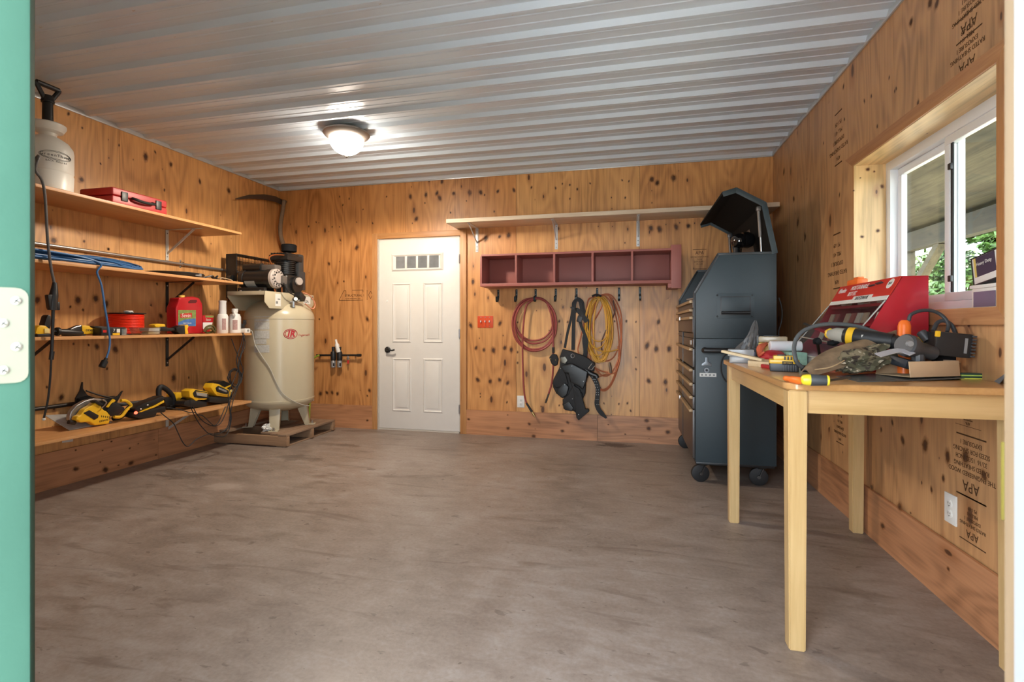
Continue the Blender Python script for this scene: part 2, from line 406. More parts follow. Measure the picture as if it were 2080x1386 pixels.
def wall(name, P, nrm, m, u0, u1, v0, v1, seams, rows=(), holes=(), back=.12, tones=None):
    """sheets nailed side by side; P(u,v) is a point of the face, nrm points into the room"""
    bm = bmesh.new(); uvl = bm.loops.layers.uv.new('UVMap'); tl = bm.faces.layers.float.new('tone'); nrm = Vector(nrm); rnd = random.Random(len(name)*7+3)
    def quad_box(a, b, c, d, f, k, mi, off, tone):
        pts = [(a, c), (b, c), (b, d), (a, d)]
        A = [bm.verts.new(Vector(P(*q))+nrm*f) for q in pts]; B = [bm.verts.new(Vector(P(*q))+nrm*k) for q in pts]
        fs = [bm.faces.new(A), bm.faces.new(B[::-1])]+[bm.faces.new((A[i], B[i], B[(i+1) % 4], A[(i+1) % 4])) for i in range(4)]
        co = {v: q for v, q in zip(A+B, pts+pts)}
        for fc in fs:
            fc.material_index = mi; fc[tl] = tone
            for lp in fc.loops: q = co[lp.vert]; lp[uvl].uv = (q[0]+off[0], q[1]+off[1])
    us = [u0]+[q for q in seams if u0 < q < u1]+[u1]; vs_ = [v0]+[q for q in rows if v0 < q < v1]+[v1]; n = 0
    for i, (a, b) in enumerate(zip(us, us[1:])):
        for c, d in zip(vs_, vs_[1:]):
            off = (rnd.uniform(0, 40), rnd.uniform(0, 40)); t = tones[n % len(tones)] if tones else rnd.uniform(.2, .9); n += 1
            for q in cells(a+(.0012 if a > u0 else 0), b-(.0012 if b < u1 else 0), c+(.0008 if c > v0 else 0), d-(.0008 if d < v1 else 0), holes): quad_box(*q, 0, -.012, 0, off, t)
    for q in cells(u0, u1, v0, v1, holes): quad_box(*q, -.012, -back, 1, (0, 0), 0)
    bmesh.ops.recalc_face_normals(bm, faces=bm.faces[:])
    me = bpy.data.meshes.new(name); bm.to_mesh(me); bm.free(); me.materials.append(m); me.materials.append(BACKING)
    o = bpy.data.objects.new(name, me); COL.objects.link(o); return struct(o)
DX0, DX1, DZ1 = -2.635, -1.705, 2.035          # opening of the white door
WY0, WY1, WZ0, WZ1 = 2.06, 3.21, 1.175, 2.015  # window opening
wall_back = wall('wall_back', lambda u, v: (u, YB, v), (0, -1, 0), PLY_B, XL-.1, XR+.1, 0, ZC+.1, [-3.518, -2.318, -1.118, .082], holes=[(DX0, DX1, -1, DZ1)], tones=[.05, .10, .22, .80, .42])
wall_left = wall('wall_left', lambda u, v: (XL, u, v), (1, 0, 0), PLY_L, YF-.15, YB, 0, ZC+.1, [.65, 1.87, 3.09, 4.31], tones=[.5, .7, .8, .6, .25])
wall_right = wall('wall_right', lambda u, v: (XR, u, v), (-1, 0, 0), PLY_R, YF-.15, YB, 0, ZC+.1, [1.58, 2.80, 4.02], holes=[(WY0, WY1, WZ0, WZ1)], back=.20, tones=[.5, .45, .40, .5])
JX0, JX1 = -.735, .247                         # doorway the picture is taken through
wall_front = wall('wall_front', lambda u, v: (u, YF, v), (0, 1, 0), mat('front_wall_bounce_white', (.72, .72, .70), .6), XL, XR, 0, ZC+.1, [-2.6, -1.4, .9], holes=[(JX0-.02, JX1+.02, -1, 2.08)], back=.15)  # unseen inner face, made white to reflect daylight onto the ceiling

# concrete slab
m, nt, p = _nt('concrete'); L = nt.links.new
tc = N(nt, 'ShaderNodeTexCoord')
def cn(scale, det=5., dist=0., sx=1., sy=1., rz=0., rg=.6):
    q = N(nt, 'ShaderNodeMapping'); q.inputs['Scale'].default_value = (sx, sy, 1); q.inputs['Rotation'].default_value = (0, 0, rz); L(tc.outputs['Object'], q.inputs[0])
    n = N(nt, 'ShaderNodeTexNoise', Scale=scale, Detail=det, Distortion=dist, Roughness=rg); L(q.outputs[0], n.inputs['Vector']); return n.outputs[0]
big = cn(.9, 4., .6); sm = cn(6., 5., .5, 1., 2.2, .35); fine = cn(60., 4.); smear = cn(2.4, 5., 1.2, .6, 3., .25)
f = mathn(nt, 'ADD', mathn(nt, 'MULTIPLY', big, .45), mathn(nt, 'ADD', mathn(nt, 'MULTIPLY', sm, .35), mathn(nt, 'MULTIPLY', fine, .20)))
c = ramp(nt, f, [(.33, (.145, .112, .092)), (.50, (.274, .219, .183)), (.68, (.390, .345, .312))])
c = mixc(nt, mathn(nt, 'MULTIPLY', sstep(nt, smear, .55, .70), .50), c, (.115, .080, .060))
c = mixc(nt, mathn(nt, 'MULTIPLY', sstep(nt, cn(1.8, 5., .8), .64, .74), .30), c, (.36, .31, .27))
c = mixc(nt, mathn(nt, 'MULTIPLY', sstep(nt, cn(26., 3., .3, 1., 2.), .67, .73), .6), c, (.055, .035, .026))
c = mixc(nt, mathn(nt, 'MULTIPLY', sstep(nt, cn(9., 3., .5, 1., 1.8, .2), .66, .70), .45), c, (.075, .052, .040))
# oil stains with a shape of their own
geo = N(nt, 'ShaderNodeNewGeometry')
def stain(c, x, y, rx, ry, col, k):
    s_ = N(nt, 'ShaderNodeMapping'); s_.inputs['Location'].default_value = (-x/rx, -y/ry, 0); s_.inputs['Scale'].default_value = (1/rx, 1/ry, 0); L(geo.outputs['Position'], s_.inputs[0])
    ln = N(nt, 'ShaderNodeVectorMath', operation='LENGTH'); L(s_.outputs[0], ln.inputs[0])
    d = mathn(nt, 'ADD', ln.outputs['Value'], mathn(nt, 'ADD', mathn(nt, 'MULTIPLY_ADD', sm, 2.2, -1.1), mathn(nt, 'MULTIPLY_ADD', fine, 1.0, -.5)))
    return mixc(nt, mathn(nt, 'MULTIPLY', mathn(nt, 'SUBTRACT', 1., sstep(nt, d, .35, 1.)), k), c, col)
for (u_, v_, rx, ry, k_) in ((1250, 905, .22, .10, .8), (1060, 885, .08, .05, .6), (600, 930, .35, .12, .35), (375, 965, .3, .12, .4), (700, 905, .25, .08, .4)):
    q_ = at(u_, v_, z=0); c = stain(c, q_.x, q_.y, rx, ry, (.035, .024, .018), k_)
q_ = at(460, 988, z=0); c = stain(c, q_.x, q_.y, .17, .11, (.50, .44, .39), .42)
L(c, p.inputs['Base Color'])
L(mathn(nt, 'MULTIPLY_ADD', sm, .35, .30), p.inputs['Roughness'])
b = N(nt, 'ShaderNodeBump', Strength=.15, Distance=.004); L(fine, b.inputs['Height']); L(b.outputs[0], p.inputs['Normal'])
CONC = m
struct(MB().box((XL-.15, .10, -.15), (XR+.2, YB+.15, 0)).build('floor', CONC))
OUT = mat('bounce_apron', (.58, .57, .55), .9, var=.3, vs_=6., bump=.5)
GRASS = mat('grass_ground', (.05, .06, .025), .9, var=.35, vs_=3., bump=.6)
g = MB(); g.box((-30, -30, -.35), (40, 45, -.16)); struct(g.build('ground', GRASS))
g = MB(); g.box((-8, -14, -.16), (1.39, .10, -.02)); struct(g.build('trim_1', OUT))  # unseen apron, pale and drawn out wide to bounce sunlight up through the doorway
g = MB(); g.box((1.44, -4, -.16), (6.5, 16, -.03)); struct(g.build('trim_20', mat('porch_slab', (.22, .21, .17), .9)))

# ribbed metal ceiling: pans with minor beads, ribs hanging down, running across the room
CEIL = mat('ceiling_metal', (.655, .735, .81), .24, .0, var=.05, vs_=2.)
pitch = .2286
prof = [(0, 0), (.022, -.025), (.042, -.025), (.062, 0), (.092, 0), (.097, -.003), (.107, -.003), (.112, 0), (.162, 0), (.167, -.003), (.177, -.003), (.182, 0)]
ys = []
y0 = YF-.1
while y0 < YB:
    ys += [(y0+a, ZC+b) for a, b in prof if y0+a < YB]; y0 += pitch
ys.append((YB, ZC))
ce = MB(); vs_ = []
for (y_, z_) in ys: vs_ += [(XL, y_, z_), (XR, y_, z_)]
ce._add(vs_, [(2*i, 2*i+2, 2*i+3, 2*i+1) for i in range(len(ys)-1)], smooth=False)
ce.box((XL-.1, YF-.15, ZC+.03), (XR+.1, YB+.1, ZC+.08))
ceiling = struct(ce.build('ceiling', CEIL, smooth=False))
sw = MB(); y0 = YF-.1; n_ = 0
while y0 < YB-.1:
    for i in range(9):
        x_ = XL+.28+i*.60
        if x_ < XR-.03: sw.lathe([(0, .009), (.35, .009), (.5, .0055), (1, .0045)], (x_, y0+.068, ZC-.0005), (x_, y0+.068, ZC-.009), 8)
    y0 += pitch
o = sw.build('ceiling_screws', STEEL, ceiling); o['kind'] = 'stuff'
# metal edge trim where the ceiling meets the walls
TRIMM = mat('trim_metal', (.60, .64, .67), .3, .4)
def edge(name, lo, hi): struct(MB().box(lo, hi, .003).build(name, TRIMM))
edge('trim_2', (XL, YF, ZC-.034), (XL+.012, YB, ZC)); edge('trim_3', (XL, YB-.012, ZC-.034), (XR, YB, ZC)); edge('trim_4', (XR-.012, YF, ZC-.034), (XR, YB, ZC))

# plywood skirting
def skirt(name, P, u0, u1, seams, nrm):
    o = wall(name, P, nrm, PLY_K, u0, u1, 0, .25, seams, back=.0125, tones=[.3, .45, .65, .5]); return o
# grain lies along the strip: swap the texture axes
def skirt_uv(o):
    for l in o.data.uv_layers[0].data: l.uv = (l.uv[1], l.uv[0])
s1 = skirt('baseboard_left', lambda u, v: (XL+.018, u, v), .45, YB-.018, [1.6, 3.4], (1, 0, 0)); skirt_uv(s1)
s2 = skirt('baseboard_back', lambda u, v: (u, YB-.018, v), XL+.018, XR-.018, [-.55], (0, -1, 0)); skirt_uv(s2)
bpy.data.objects.remove(s2)
s2 = wall('baseboard_back', lambda u, v: (u, YB-.018, v), (0, -1, 0), PLY_K, XL+.018, XR-.018, 0, .25, [-.31], holes=[(DX0-.06, DX1+.06, -1, 1)], back=.0125, tones=[.3, .6]); skirt_uv(s2)
s3 = skirt('baseboard_right', lambda u, v: (XR-.018, u, v), .45, YB-.018, [1.9, 3.7], (-1, 0, 0)); skirt_uv(s3)

# ---- white entrance door in the back wall
TRIMW = woodmat('trim_wood', (.40, .17, .055), (.58, .30, .115), 2, 1.2, .45, .10)
TRIMWX = woodmat('trim_wood_across', (.40, .17, .055), (.58, .30, .115), 0, 1.2, .45, .10)
TRIMWY = woodmat('trim_wood_along', (.33, .14, .055), (.47, .235, .10), 1, 1.2, .45, .06)
DOORW = mat('door_paint', (.74, .71, .66), .38, var=.03)
door = MB(); yd = YB-.005
door.box((DX0+.012, yd, .018), (DX1-.012, yd+.045, DZ1-.012), .003)
door_1 = struct(door.build('door_1', DOORW))
def bead(b, x0, x1, z0, z1, e, h, e2=None):
    e2 = e2 or e                            # mitred moulding, highest along its middle
    o = [(x0, z0), (x1, z0), (x1, z1), (x0, z1)]; i_ = [(x0+e2, z0+e), (x1-e2, z0+e), (x1-e2, z1-e), (x0+e2, z1-e)]; m_ = [((a[0]+c[0])/2, (a[1]+c[1])/2) for a, c in zip(o, i_)]
    for k in range(4):
        n = (k+1) % 4
        b._add([(o[k][0], yd+.001, o[k][1]), (o[n][0], yd+.001, o[n][1]), (m_[n][0], yd-h, m_[n][1]), (m_[k][0], yd-h, m_[k][1]), (i_[n][0], yd+.001, i_[n][1]), (i_[k][0], yd+.001, i_[k][1])], [(0, 1, 2, 3), (3, 2, 4, 5)])
def panel(x0, x1, z0, z1):
    b = MB()
    for a, dp in ((0, .006), ):
        bead(b, x0, x1, z0, z1, .026, .009)
    b.box((x0+.045, yd-.006, z0+.045), (x1-.045, yd+.002, z1-.045), .005)
    b.build('door_panel', DOORW, door_1)
dxs = [(-2.470, -2.250), (-2.118, -1.895)]
for x0, x1 in dxs: panel(x0, x1, .20, .77); panel(x0, x1, .93, 1.565)
lx0, lx1, lz0, lz1 = -2.480, -1.888, 1.685, 1.875
fr = MB()
bead(fr, lx0, lx1, lz0, lz1, .036, .014, .046)
ww = (lx1-lx0-.09)/4
for i in (1, 2, 3): fr.box((lx0+.045+ww*i-.012, yd-.010, lz0+.03), (lx0+.045+ww*i+.012, yd+.002, lz1-.03), .004)
fr.build('light_frame', DOORW, door_1)
DGL = mat('dim_glass', (.19, .20, .21), .06, 0, var=.5, vs_=9.)
for i in range(4): MB().box((lx0+.045+ww*i+.010, yd-.003, lz0+.032), (lx0+.045+ww*(i+1)-.010, yd+.001, lz1-.032)).build('pane', DGL, door_1)
hb = MB(); kp = at(786, 711, y=yd-.02)
hb.lathe([(0, .033), (.6, .033), (1, .025)], (kp.x, yd, kp.z), (kp.x, yd-.014, kp.z), 24); hb.cyl((kp.x, yd-.01, kp.z), (kp.x, yd-.05, kp.z), .011)
hb.tube([(kp.x, yd-.05, kp.z), (kp.x+.03, yd-.054, kp.z+.004), (kp.x+.07, yd-.05, kp.z-.004), (kp.x+.10, yd-.045, kp.z+.003)], .009, 10)
hb.build('door_handle', BMETAL, door_1)
MB().lathe([(0, .012), (1, .010)], at(786, 612, y=yd), at(786, 612, y=yd)+Vector((0, -.004, 0)), 16).build('deadbolt_cover', WHITE, door_1)
for z_ in (.25, 1.03, 1.80):
    h = MB(); h.cyl((DX1-.012, yd-.006, z_-.045), (DX1-.012, yd-.006, z_+.045), .007, n=12); h.box((DX1-.02, yd-.003, z_-.045), (DX1-.004, yd+.001, z_+.045)); h.build('hinge', STEEL, door_1)
fr = MB(); fr.box((DX0-.0, YB-.018, 0), (DX0+.012, YB+.10, DZ1)); fr.box((DX1-.012, YB-.004, 0), (DX1, YB+.10, DZ1)); fr.box((DX0, YB-.004, DZ1-.012), (DX1, YB+.10, DZ1)); fr.box((DX0, YB-.004, 0), (DX1, YB+.10, .016))
struct(fr.build('trim_5', mat('jamb_paint', (.55, .50, .43), .5)))
cs = MB(); cs.box((DX0-.062, YB-.022, 0), (DX0-.002, YB, DZ1+.062), .003); struct(cs.build('trim_6', TRIMW))
cs = MB(); cs.box((DX1+.002, YB-.022, 0), (DX1+.068, YB, DZ1+.062), .003); struct(cs.build('trim_7', TRIMW))
cs = MB(); cs.box((DX0-.002, YB-.022, DZ1+.002), (DX1+.002, YB, DZ1+.062), .003); struct(cs.build('trim_8', TRIMWX))

# ---- window in the right wall: lined opening, casing, white sliding frame
LIN = plywood('window_lining', (.60, .36, .14), (.74, .53, .27), seed=21., kn=.1)
def lining(name, P, nrm, u0, u1, v0, v1):
    o = wall(name, P, nrm, LIN, u0, u1, v0, v1, [], back=.018, tones=[.6]); return o
WXF = XR+.145   # inner face of the window frame
lining('trim_9', lambda u, v: (u, WY1-.002, v), (0, -1, 0), XR-.012, WXF+.05, WZ0, WZ1); lining('trim_10', lambda u, v: (u, WY0+.002, v), (0, 1, 0), XR-.012, WXF+.05, WZ0, WZ1)
lining('trim_11', lambda u, v: (u, v, WZ1-.002), (0, 0, -1), XR-.012, WXF+.05, WY0, WY1); lining('trim_12', lambda u, v: (u, v, WZ0+.002), (0, 0, 1), XR-.012, WXF+.05, WY0, WY1)
def casing(name, lo, hi, mt): struct(MB().prism([(XR, lo[0], lo[1]), (XR, lo[2], lo[3]), (XR, hi[0], hi[1]), (XR, hi[2], hi[3])], (-.02, 0, 0), .002).build(name, mt))
W_ = .062
casing('trim_13', (WY0-W_, WZ1+W_, WY1+W_+.04, WZ1+W_), (WY1+.006, WZ1, WY0, WZ1), TRIMWY)
casing('trim_14', (WY0-W_, WZ0-W_, WY1+.012, WZ0-W_), (WY1+.012, WZ0, WY0, WZ0), TRIMWY)
casing('trim_15', (WY0-W_, WZ0-W_, WY0, WZ0), (WY0, WZ1, WY0-W_, WZ1+W_), TRIMW)
struct(MB().box((XR-.014, WY1, WZ0-W_), (XR, WY1+.012, WZ1)).build('trim_16', TRIMW))
VINYL = mat('white_vinyl', (.80, .82, .84), .3, var=.02)
wy = (WY0+WY1)/2+.03
fr = MB()
def fbox(b, y0, y1, z0, z1, x0, x1): b.box((x0, y0, z0), (x1, y1, z1), .003)
for a in ((WY0+.001, WY1-.001, WZ0+.001, WZ0+.045), (WY0+.001, WY1-.001, WZ1-.05, WZ1-.001), (WY0+.001, WY0+.045, WZ0+.04, WZ1-.045), (WY1-.05, WY1-.001, WZ0+.04, WZ1-.045)): fbox(fr, *a, WXF, WXF+.07)
window_1 = struct(fr.build('window_1', VINYL))
def sash(y0, y1, x0):
    z0, z1 = WZ0+.046, WZ1-.051; b = MB(); e = .038
    for a in ((y0, y1, z0, z0+e), (y0, y1, z1-e, z1), (y0, y0+e, z0+e, z1-e), (y1-e, y1, z0+e, z1-e)): fbox(b, *a, x0, x0+.028)
    o = b.build('sash', VINYL, window_1)
    MB().box((x0+.011, y0+e-.004, z0+e-.004), (x0+.015, y1-e+.004, z1-e+.004)).build('pane', GLASS, o)
    return o
sash(wy-.028, WY1-.051, WXF+.036); s_ = sash(WY0+.046, wy+.012, WXF+.004)
ck = MB(); ck.box((WXF+.006, wy-.045, WZ0+.085), (WXF+.012, wy-.030, WZ1-.09)); ck.build('gasket', RUBBER, s_)
for z_ in (1.32, 1.82): MB().box((WXF-.006, wy-.050, z_-.014), (WXF+.006, wy-.028, z_+.014), .003).build('latch', BLACK, s_)

# ---- doorway at the camera: white jamb with strike plate, wooden casing
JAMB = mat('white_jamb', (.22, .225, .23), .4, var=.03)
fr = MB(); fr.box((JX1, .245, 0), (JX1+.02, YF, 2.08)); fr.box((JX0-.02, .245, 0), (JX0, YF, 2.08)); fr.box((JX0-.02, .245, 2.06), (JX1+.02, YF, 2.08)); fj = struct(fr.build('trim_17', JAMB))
sp = MB(); sp.box((JX1-.002, .335, .925), (JX1+.001, .372, .980), .001); sp.build('strike_plate', mat('old_brass', (.19, .16, .06), .4, .7), fj)
cs = MB(); cs.box((JX1+.006, YF, 0), (JX1+.07, YF+.02, 2.13), .002); struct(cs.build('trim_18', woodmat('pale_casing', (.17, .115, .065), (.235, .165, .10), 2)))
cs = MB(); cs.box((JX0-.12, YF, 0), (JX0-.006, YF+.02, 2.13), .002); struct(cs.build('trim_19', woodmat('pale_casing', (.5, .3, .1), (.7, .5, .3), 2)))

# ---- green door swung back against the front wall, its hinge edge towards the doorway
def zc_point(u, zc, z=0.):
    a = (u-CXP)/FOC; return Vector(((-_s+a*_c)*zc, (_c+a*_s)*zc, z))
P0 = zc_point(63, .55); P1 = zc_point(71, 1.22)
dv = (P1-P0); dl = dv.length; dv.normalize(); nv = Vector((-dv.y, dv.x, 0))      # nv points away from the room side
if nv.x > 0: nv = -nv
TEAL = mat('teal_paint', (.030, .078, .054), .8, var=.12, vs_=7., bump=.1)
Rm = Matrix((dv, nv, Vector((0, 0, 1)))).transposed()
db = MB(); db.obox(P0+dv*dl/2+nv*.0275+Vector((0, 0, 1.03)), (dl, .055, 2.02), Rm, .004)
door_2 = struct(db.build('door_2', TEAL))
hl = MB(); hz0, hz1 = CAMH-(776-HOR)*.55/FOC, CAMH-(586-HOR)*.55/FOC
cr = .010; hw = .050; pts = []
def Q(a, z): return P0-dv*.0012+nv*a+Vector((0, 0, z))
for k in range(5): t = k*PI/8; pts.append(Q(.002+cr-cr*math.cos(t), hz1-cr+cr*math.sin(t)))
pts += [Q(hw, hz1), Q(hw, hz0)]
for k in range(5): t = k*PI/8; pts.append(Q(.002+cr-cr*math.sin(t), hz0+cr-cr*math.cos(t)))
hl.prism(pts, dv*.004); hinge = hl.build('hinge_leaf', mat('cream_hinge', (.125, .123, .080), .4), door_2)
for (u_, v_) in ((34, 612), (9, 657), (35, 704), (10, 750)):
    c0 = zc_point(u_, .55, CAMH-(v_-HOR)*.55/FOC); k = (c0-P0).dot(nv); c1 = P0+nv*k-dv*.0014; c1.z = c0.z
    s0 = MB(); s0.lathe([(0, .0046), (.4, .0046), (1, .003)], c1, c1-dv*.0015, 16); so_ = s0.build('screw', mat('screw_brass', (.36, .34, .28), .35, .8), hinge)
    s0 = MB(); 
    for a in (.6, .6+PI/2):
        d_ = nv*math.cos(a)+Vector((0, 0, 1))*math.sin(a); s0.bar(c1-dv*.0016-d_*.0028, c1-dv*.0016+d_*.0028, .0010, .0006, up=dv)
    s0.build('slot', INK, so_)

# ---- plates on the walls
def plate(name, label, cat, c0, nrm, w_, h, kind, group=None, col=WHITE):
    """wall plate: duplex outlet or toggles"""
    t = thing(name, label, cat, c0, 0, group); n = Vector(nrm); r = Vector((0, 0, 1)).cross(n); z = Vector((0, 0, 1)); R = Matrix((r, n, z)).transposed()
    b = MB(); b.obox(Vector(c0)+n*.003, (w_, .006, h), R, .0025); b.build('plate', col, t)
    if kind == 'outlet':
        for dz in (-.02, .02):
            b = MB(); b.lathe([(0, .0165), (.8, .0165), (1, .0155)], Vector(c0)+n*.005+z*dz, Vector(c0)+n*.0085+z*dz, 20); so_ = b.build('socket', WHITE, t)
            b = MB()
            for dx in (-.006, .006): b.obox(Vector(c0)+n*.0086+z*(dz+.003)+r*dx, (.002, .001, .008), R)
            b.obox(Vector(c0)+n*.0086+z*(dz-.008), (.004, .001, .004), R); b.build('slot', INK, so_)
    else:
        for i in range(kind):
            dx = (i-(kind-1)/2)*.046; b = MB(); b.obox(Vector(c0)+n*.012+r*dx+z*.004, (.010, .018, .020), R, .003); b.build('toggle', WHITE, t)
            for dz in (.045, -.045):
                b = MB(); b.cyl(Vector(c0)+n*.005+r*dx+z*dz, Vector(c0)+n*.0072+r*dx+z*dz, .004, n=10); b.build('plate_screw', STEEL, t)
    return t
plate('wall_outlet', 'white outlet plate on the right wall under the table', 'outlet', at(1933, 1034, x=XR), (-1, 0, 0), .075, .118, 'outlet')
plate('wall_outlet', 'white outlet plate on the back wall left of the red hose end', 'outlet', at(1058, 816, y=YB), (0, -1, 0), .075, .118, 'outlet')
plate('wall_outlet', 'white outlet plate half hidden behind the compressor tank', 'outlet', at(632, 803, y=YB), (0, -1, 0), .075, .118, 'outlet')
plate('switch_plate', 'orange red switch plate with three white toggles beside the door', 'switch', at(986, 654, y=YB), (0, -1, 0), .165, .120, 3, None, mat('orange_red_plate', (.62, .075, .02), .35))

# ---- grade stamps printed on the sheets
def stamp(c0, right, up, w_, h, parent, lines=('APA', 'THE ENGINEERED WOOD', 'RATED SHEATHING', '32/16  15/32 INCH', 'SIZED FOR SPACING', 'EXPOSURE 1'), big=True):
    r, u = Vector(right), Vector(up); n = len(lines); y_ = h/2
    for i, s_ in enumerate(lines):
        sz = h*.26 if i == 0 and big else h*.115; y_ -= sz*(.6 if big else .8); text(s_, sz, Vector(c0)+u*y_, r, u, STAMP, 'grade_stamp', parent, .0002, sx=.9); y_ -= sz*(.55 if big else .75)
    n_ = r.cross(u); b = MB()
    for k in (-.52, .53): b.bar(Vector(c0)+u*h*k-r*w_/2+n_*.0004, Vector(c0)+u*h*k+r*w_/2+n_*.0004, h*.025, .0004, up=n_)
    b.build('stamp_rule', STAMP, parent)
Yv, Zv = Vector((0, 1, 0)), Vector((0, 0, 1)); XRF = XR-.0005
stamp(at(1972, 950, x=XRF), Yv, -Zv, .17, .22, wall_right); 
for (u_, v_, h_) in ((1975, 1060, .16), (1706, 865, .20), (1703, 280, .30), (1700, 530, .32), (1964, 90, .22), (1968, 8, .22), (1966, 850, .06)):
    stamp(at(u_, v_, x=XRF), Yv, -Zv, .11 if u_ < 1800 else .15, h_, wall_right, ('APA', 'RATED SHEATHING', 'EXPOSURE 1', 'MILL 411', 'PS 1-09'), u_ > 1800)
t0 = at(712, 600, y=YB-.0005)
b = MB(); z_ = .055
for p0_, p1_ in (((-.14, -.055), (-.08, .05)), ((-.08, .05), (-.055, .05)), ((-.055, .05), (-.055, -.02)), ((-.14, -.055), (.15, -.055)), ((.02, .055), (.15, .055)), ((.15, .055), (.15, .03)),
                 ((.20, -.055), (.20, .055)), ((.28, -.055), (.28, .055)), ((.24, -.04), (.265, 0)), ((.265, 0), (.24, .04)), ((.24, .04), (.215, 0)), ((.215, 0), (.24, -.04))):
    b.bar(t0+Vector((p0_[0], -.0004, p0_[1])), t0+Vector((p1_[0], -.0004, p1_[1])), .0045, .0004, up=(0, 1, 0))
b.build('grade_stamp', STAMP, wall_back); text('STRUCTURAL 1', .034, t0+Vector((.05, 0, -.005)), (1, 0, 0), Zv, STAMP, 'grade_stamp', wall_back, .0002)
text('RATED SHEATHING 23/32', .016, t0+Vector((.03, 0, -.038)), (1, 0, 0), Zv, STAMP, 'grade_stamp', wall_back, .0002)
stamp(at(1421, 527, y=YB-.0005), (1, 0, 0), Zv, .12, .17, wall_back, ('APA', 'RATED SHEATHING', '24/16', 'EXPOSURE 1', 'PS 1-09'))

# ---- knots of the veneers, each where it shows
m, nt, p = _nt('knot_wood'); L = nt.links.new
ka = N(nt, 'ShaderNodeAttribute', attribute_name='core'); tcn = N(nt, 'ShaderNodeTexCoord'); kn_ = N(nt, 'ShaderNodeTexNoise', Scale=70.0, Detail=3.0); L(tcn.outputs['Object'], kn_.inputs['Vector'])
kf = mathn(nt, 'ADD', ka.outputs['Fac'], mathn(nt, 'MULTIPLY_ADD', kn_.outputs[0], .30, -.15))
L(ramp(nt, kf, [(.25, (.34, .125, .035)), (.55, (.20, .070, .020)), (.78, (.075, .028, .011)), (.98, (.045, .018, .008))]), p.inputs['Base Color']); p.inputs['Roughness'].default_value = .5
tr_ = N(nt, 'ShaderNodeBsdfTransparent'); mx_ = N(nt, 'ShaderNodeMixShader'); al = ramp(nt, kf, [(.08, 0.), (.45, .34), (.70, .88), (.9, .95)])
L(al, mx_.inputs[0]); L(tr_.outputs[0], mx_.inputs[1]); L(p.outputs[0], mx_.inputs[2]); L(mx_.outputs[0], nt.nodes['Material Output'].inputs[0]); KNOT = m
def knots(parent, nrm, pts, tall=1.35):
    bm = bmesh.new(); cl = bm.verts.layers.float.new('core'); rk = random.Random(len(pts)); n = Vector(nrm); up = Vector((0, 0, 1)); rt_ = up.cross(n)
    for c, r in pts:
        r = r*rk.uniform(.75, 1.2)*1.62; ta = tall*rk.uniform(.85, 1.3); sk = rk.uniform(-.25, .25); c = Vector(c)+n*.0006; v0 = bm.verts.new(c); v0[cl] = 1.; ring = []
        for k in range(16):
            a = k*PI/8; x_, y_ = math.cos(a)*r*rk.uniform(.88, 1.12), math.sin(a)*r*ta*rk.uniform(.9, 1.1); v = bm.verts.new(c+rt_*(x_+y_*sk)+up*y_); v[cl] = 0.; ring.append(v)
        for k in range(16): bm.faces.new((v0, ring[k], ring[(k+1) % 16]))
    bmesh.ops.recalc_face_normals(bm, faces=bm.faces[:])
    me = bpy.data.meshes.new('wood_knots'); bm.to_mesh(me); bm.free(); me.materials.append(KNOT); o = bpy.data.objects.new('wood_knots', me); COL.objects.link(o); o.parent = parent; o['kind'] = 'stuff'
def kl(c_, big, small, **k): return [(q, .020) for q in c_(big, **k)]+[(q, .0085) for q in c_(small, **k)]
KB = crop(560, 300, .43299)
knots(wall_back, (0, -1, 0), kl(KB, [(632, 230), (705, 222), (757, 215), (770, 237), (835, 215), (910, 213), (962, 210), (1042, 205), (1118, 200), (250, 545), (265, 800), (430, 805), (210, 1155), (240, 1150), (265, 1150), (290, 1155), (440, 1140), (1765, 148), (1867, 143), (1790, 165), (985, 425), (1050, 418), (1092, 412), (1760, 378), (1800, 382), (1878, 372), (1935, 368), (915, 835), (1052, 825), (940, 940), (977, 950), (1022, 952), (1075, 940), (1105, 948), (948, 1090), (1008, 1097), (1050, 1090), (1088, 1105), (1795, 818), (1742, 930), (1785, 945), (1845, 945), (1750, 1095), (1828, 1100), (660, 335), (780, 160), (925, 630), (380, 470)],
    [(155, 370), (190, 350), (265, 372), (300, 372), (380, 350), (315, 270), (410, 290), (455, 355), (320, 628), (205, 805), (430, 1165), (520, 230), (300, 230), (345, 240), (980, 222), (1200, 187), (1345, 170), (1380, 175), (1475, 168), (1625, 153), (1657, 158), (1415, 195), (1313, 190), (1380, 240), (1575, 235), (1640, 235), (1135, 820), (1330, 815), (1370, 818), (1590, 815), (1645, 815), (1690, 818), (1135, 960), (1690, 985), (1540, 1200), (1610, 1203), (1650, 1200), (1665, 1235), (1245, 1215), (1330, 1210), (960, 1170), (1085, 1195), (1135, 1010), (1690, 1040), (700, 260), (820, 305), (1025, 300), (895, 250)], y=YB))
knots(s2, (0, -1, 0), kl(KB, [(1090, 1317), (1190, 1297), (1370, 1290), (1345, 1330), (1740, 1282), (1750, 1318), (1840, 1335), (905, 1275), (1210, 1355), (430, 1280)], [(1560, 1300), (1640, 1345)], y=YB-.018), .75)
kp_ = kl(crop(0, 150, .267), [(620, 805), (1107, 630), (1300, 690), (1520, 820), (1740, 890), (410, 1268)], [(625, 412), (905, 545), (640, 1275), (823, 1333), (1250, 885), (1180, 595), (520, 305), (765, 685)], x=XL)
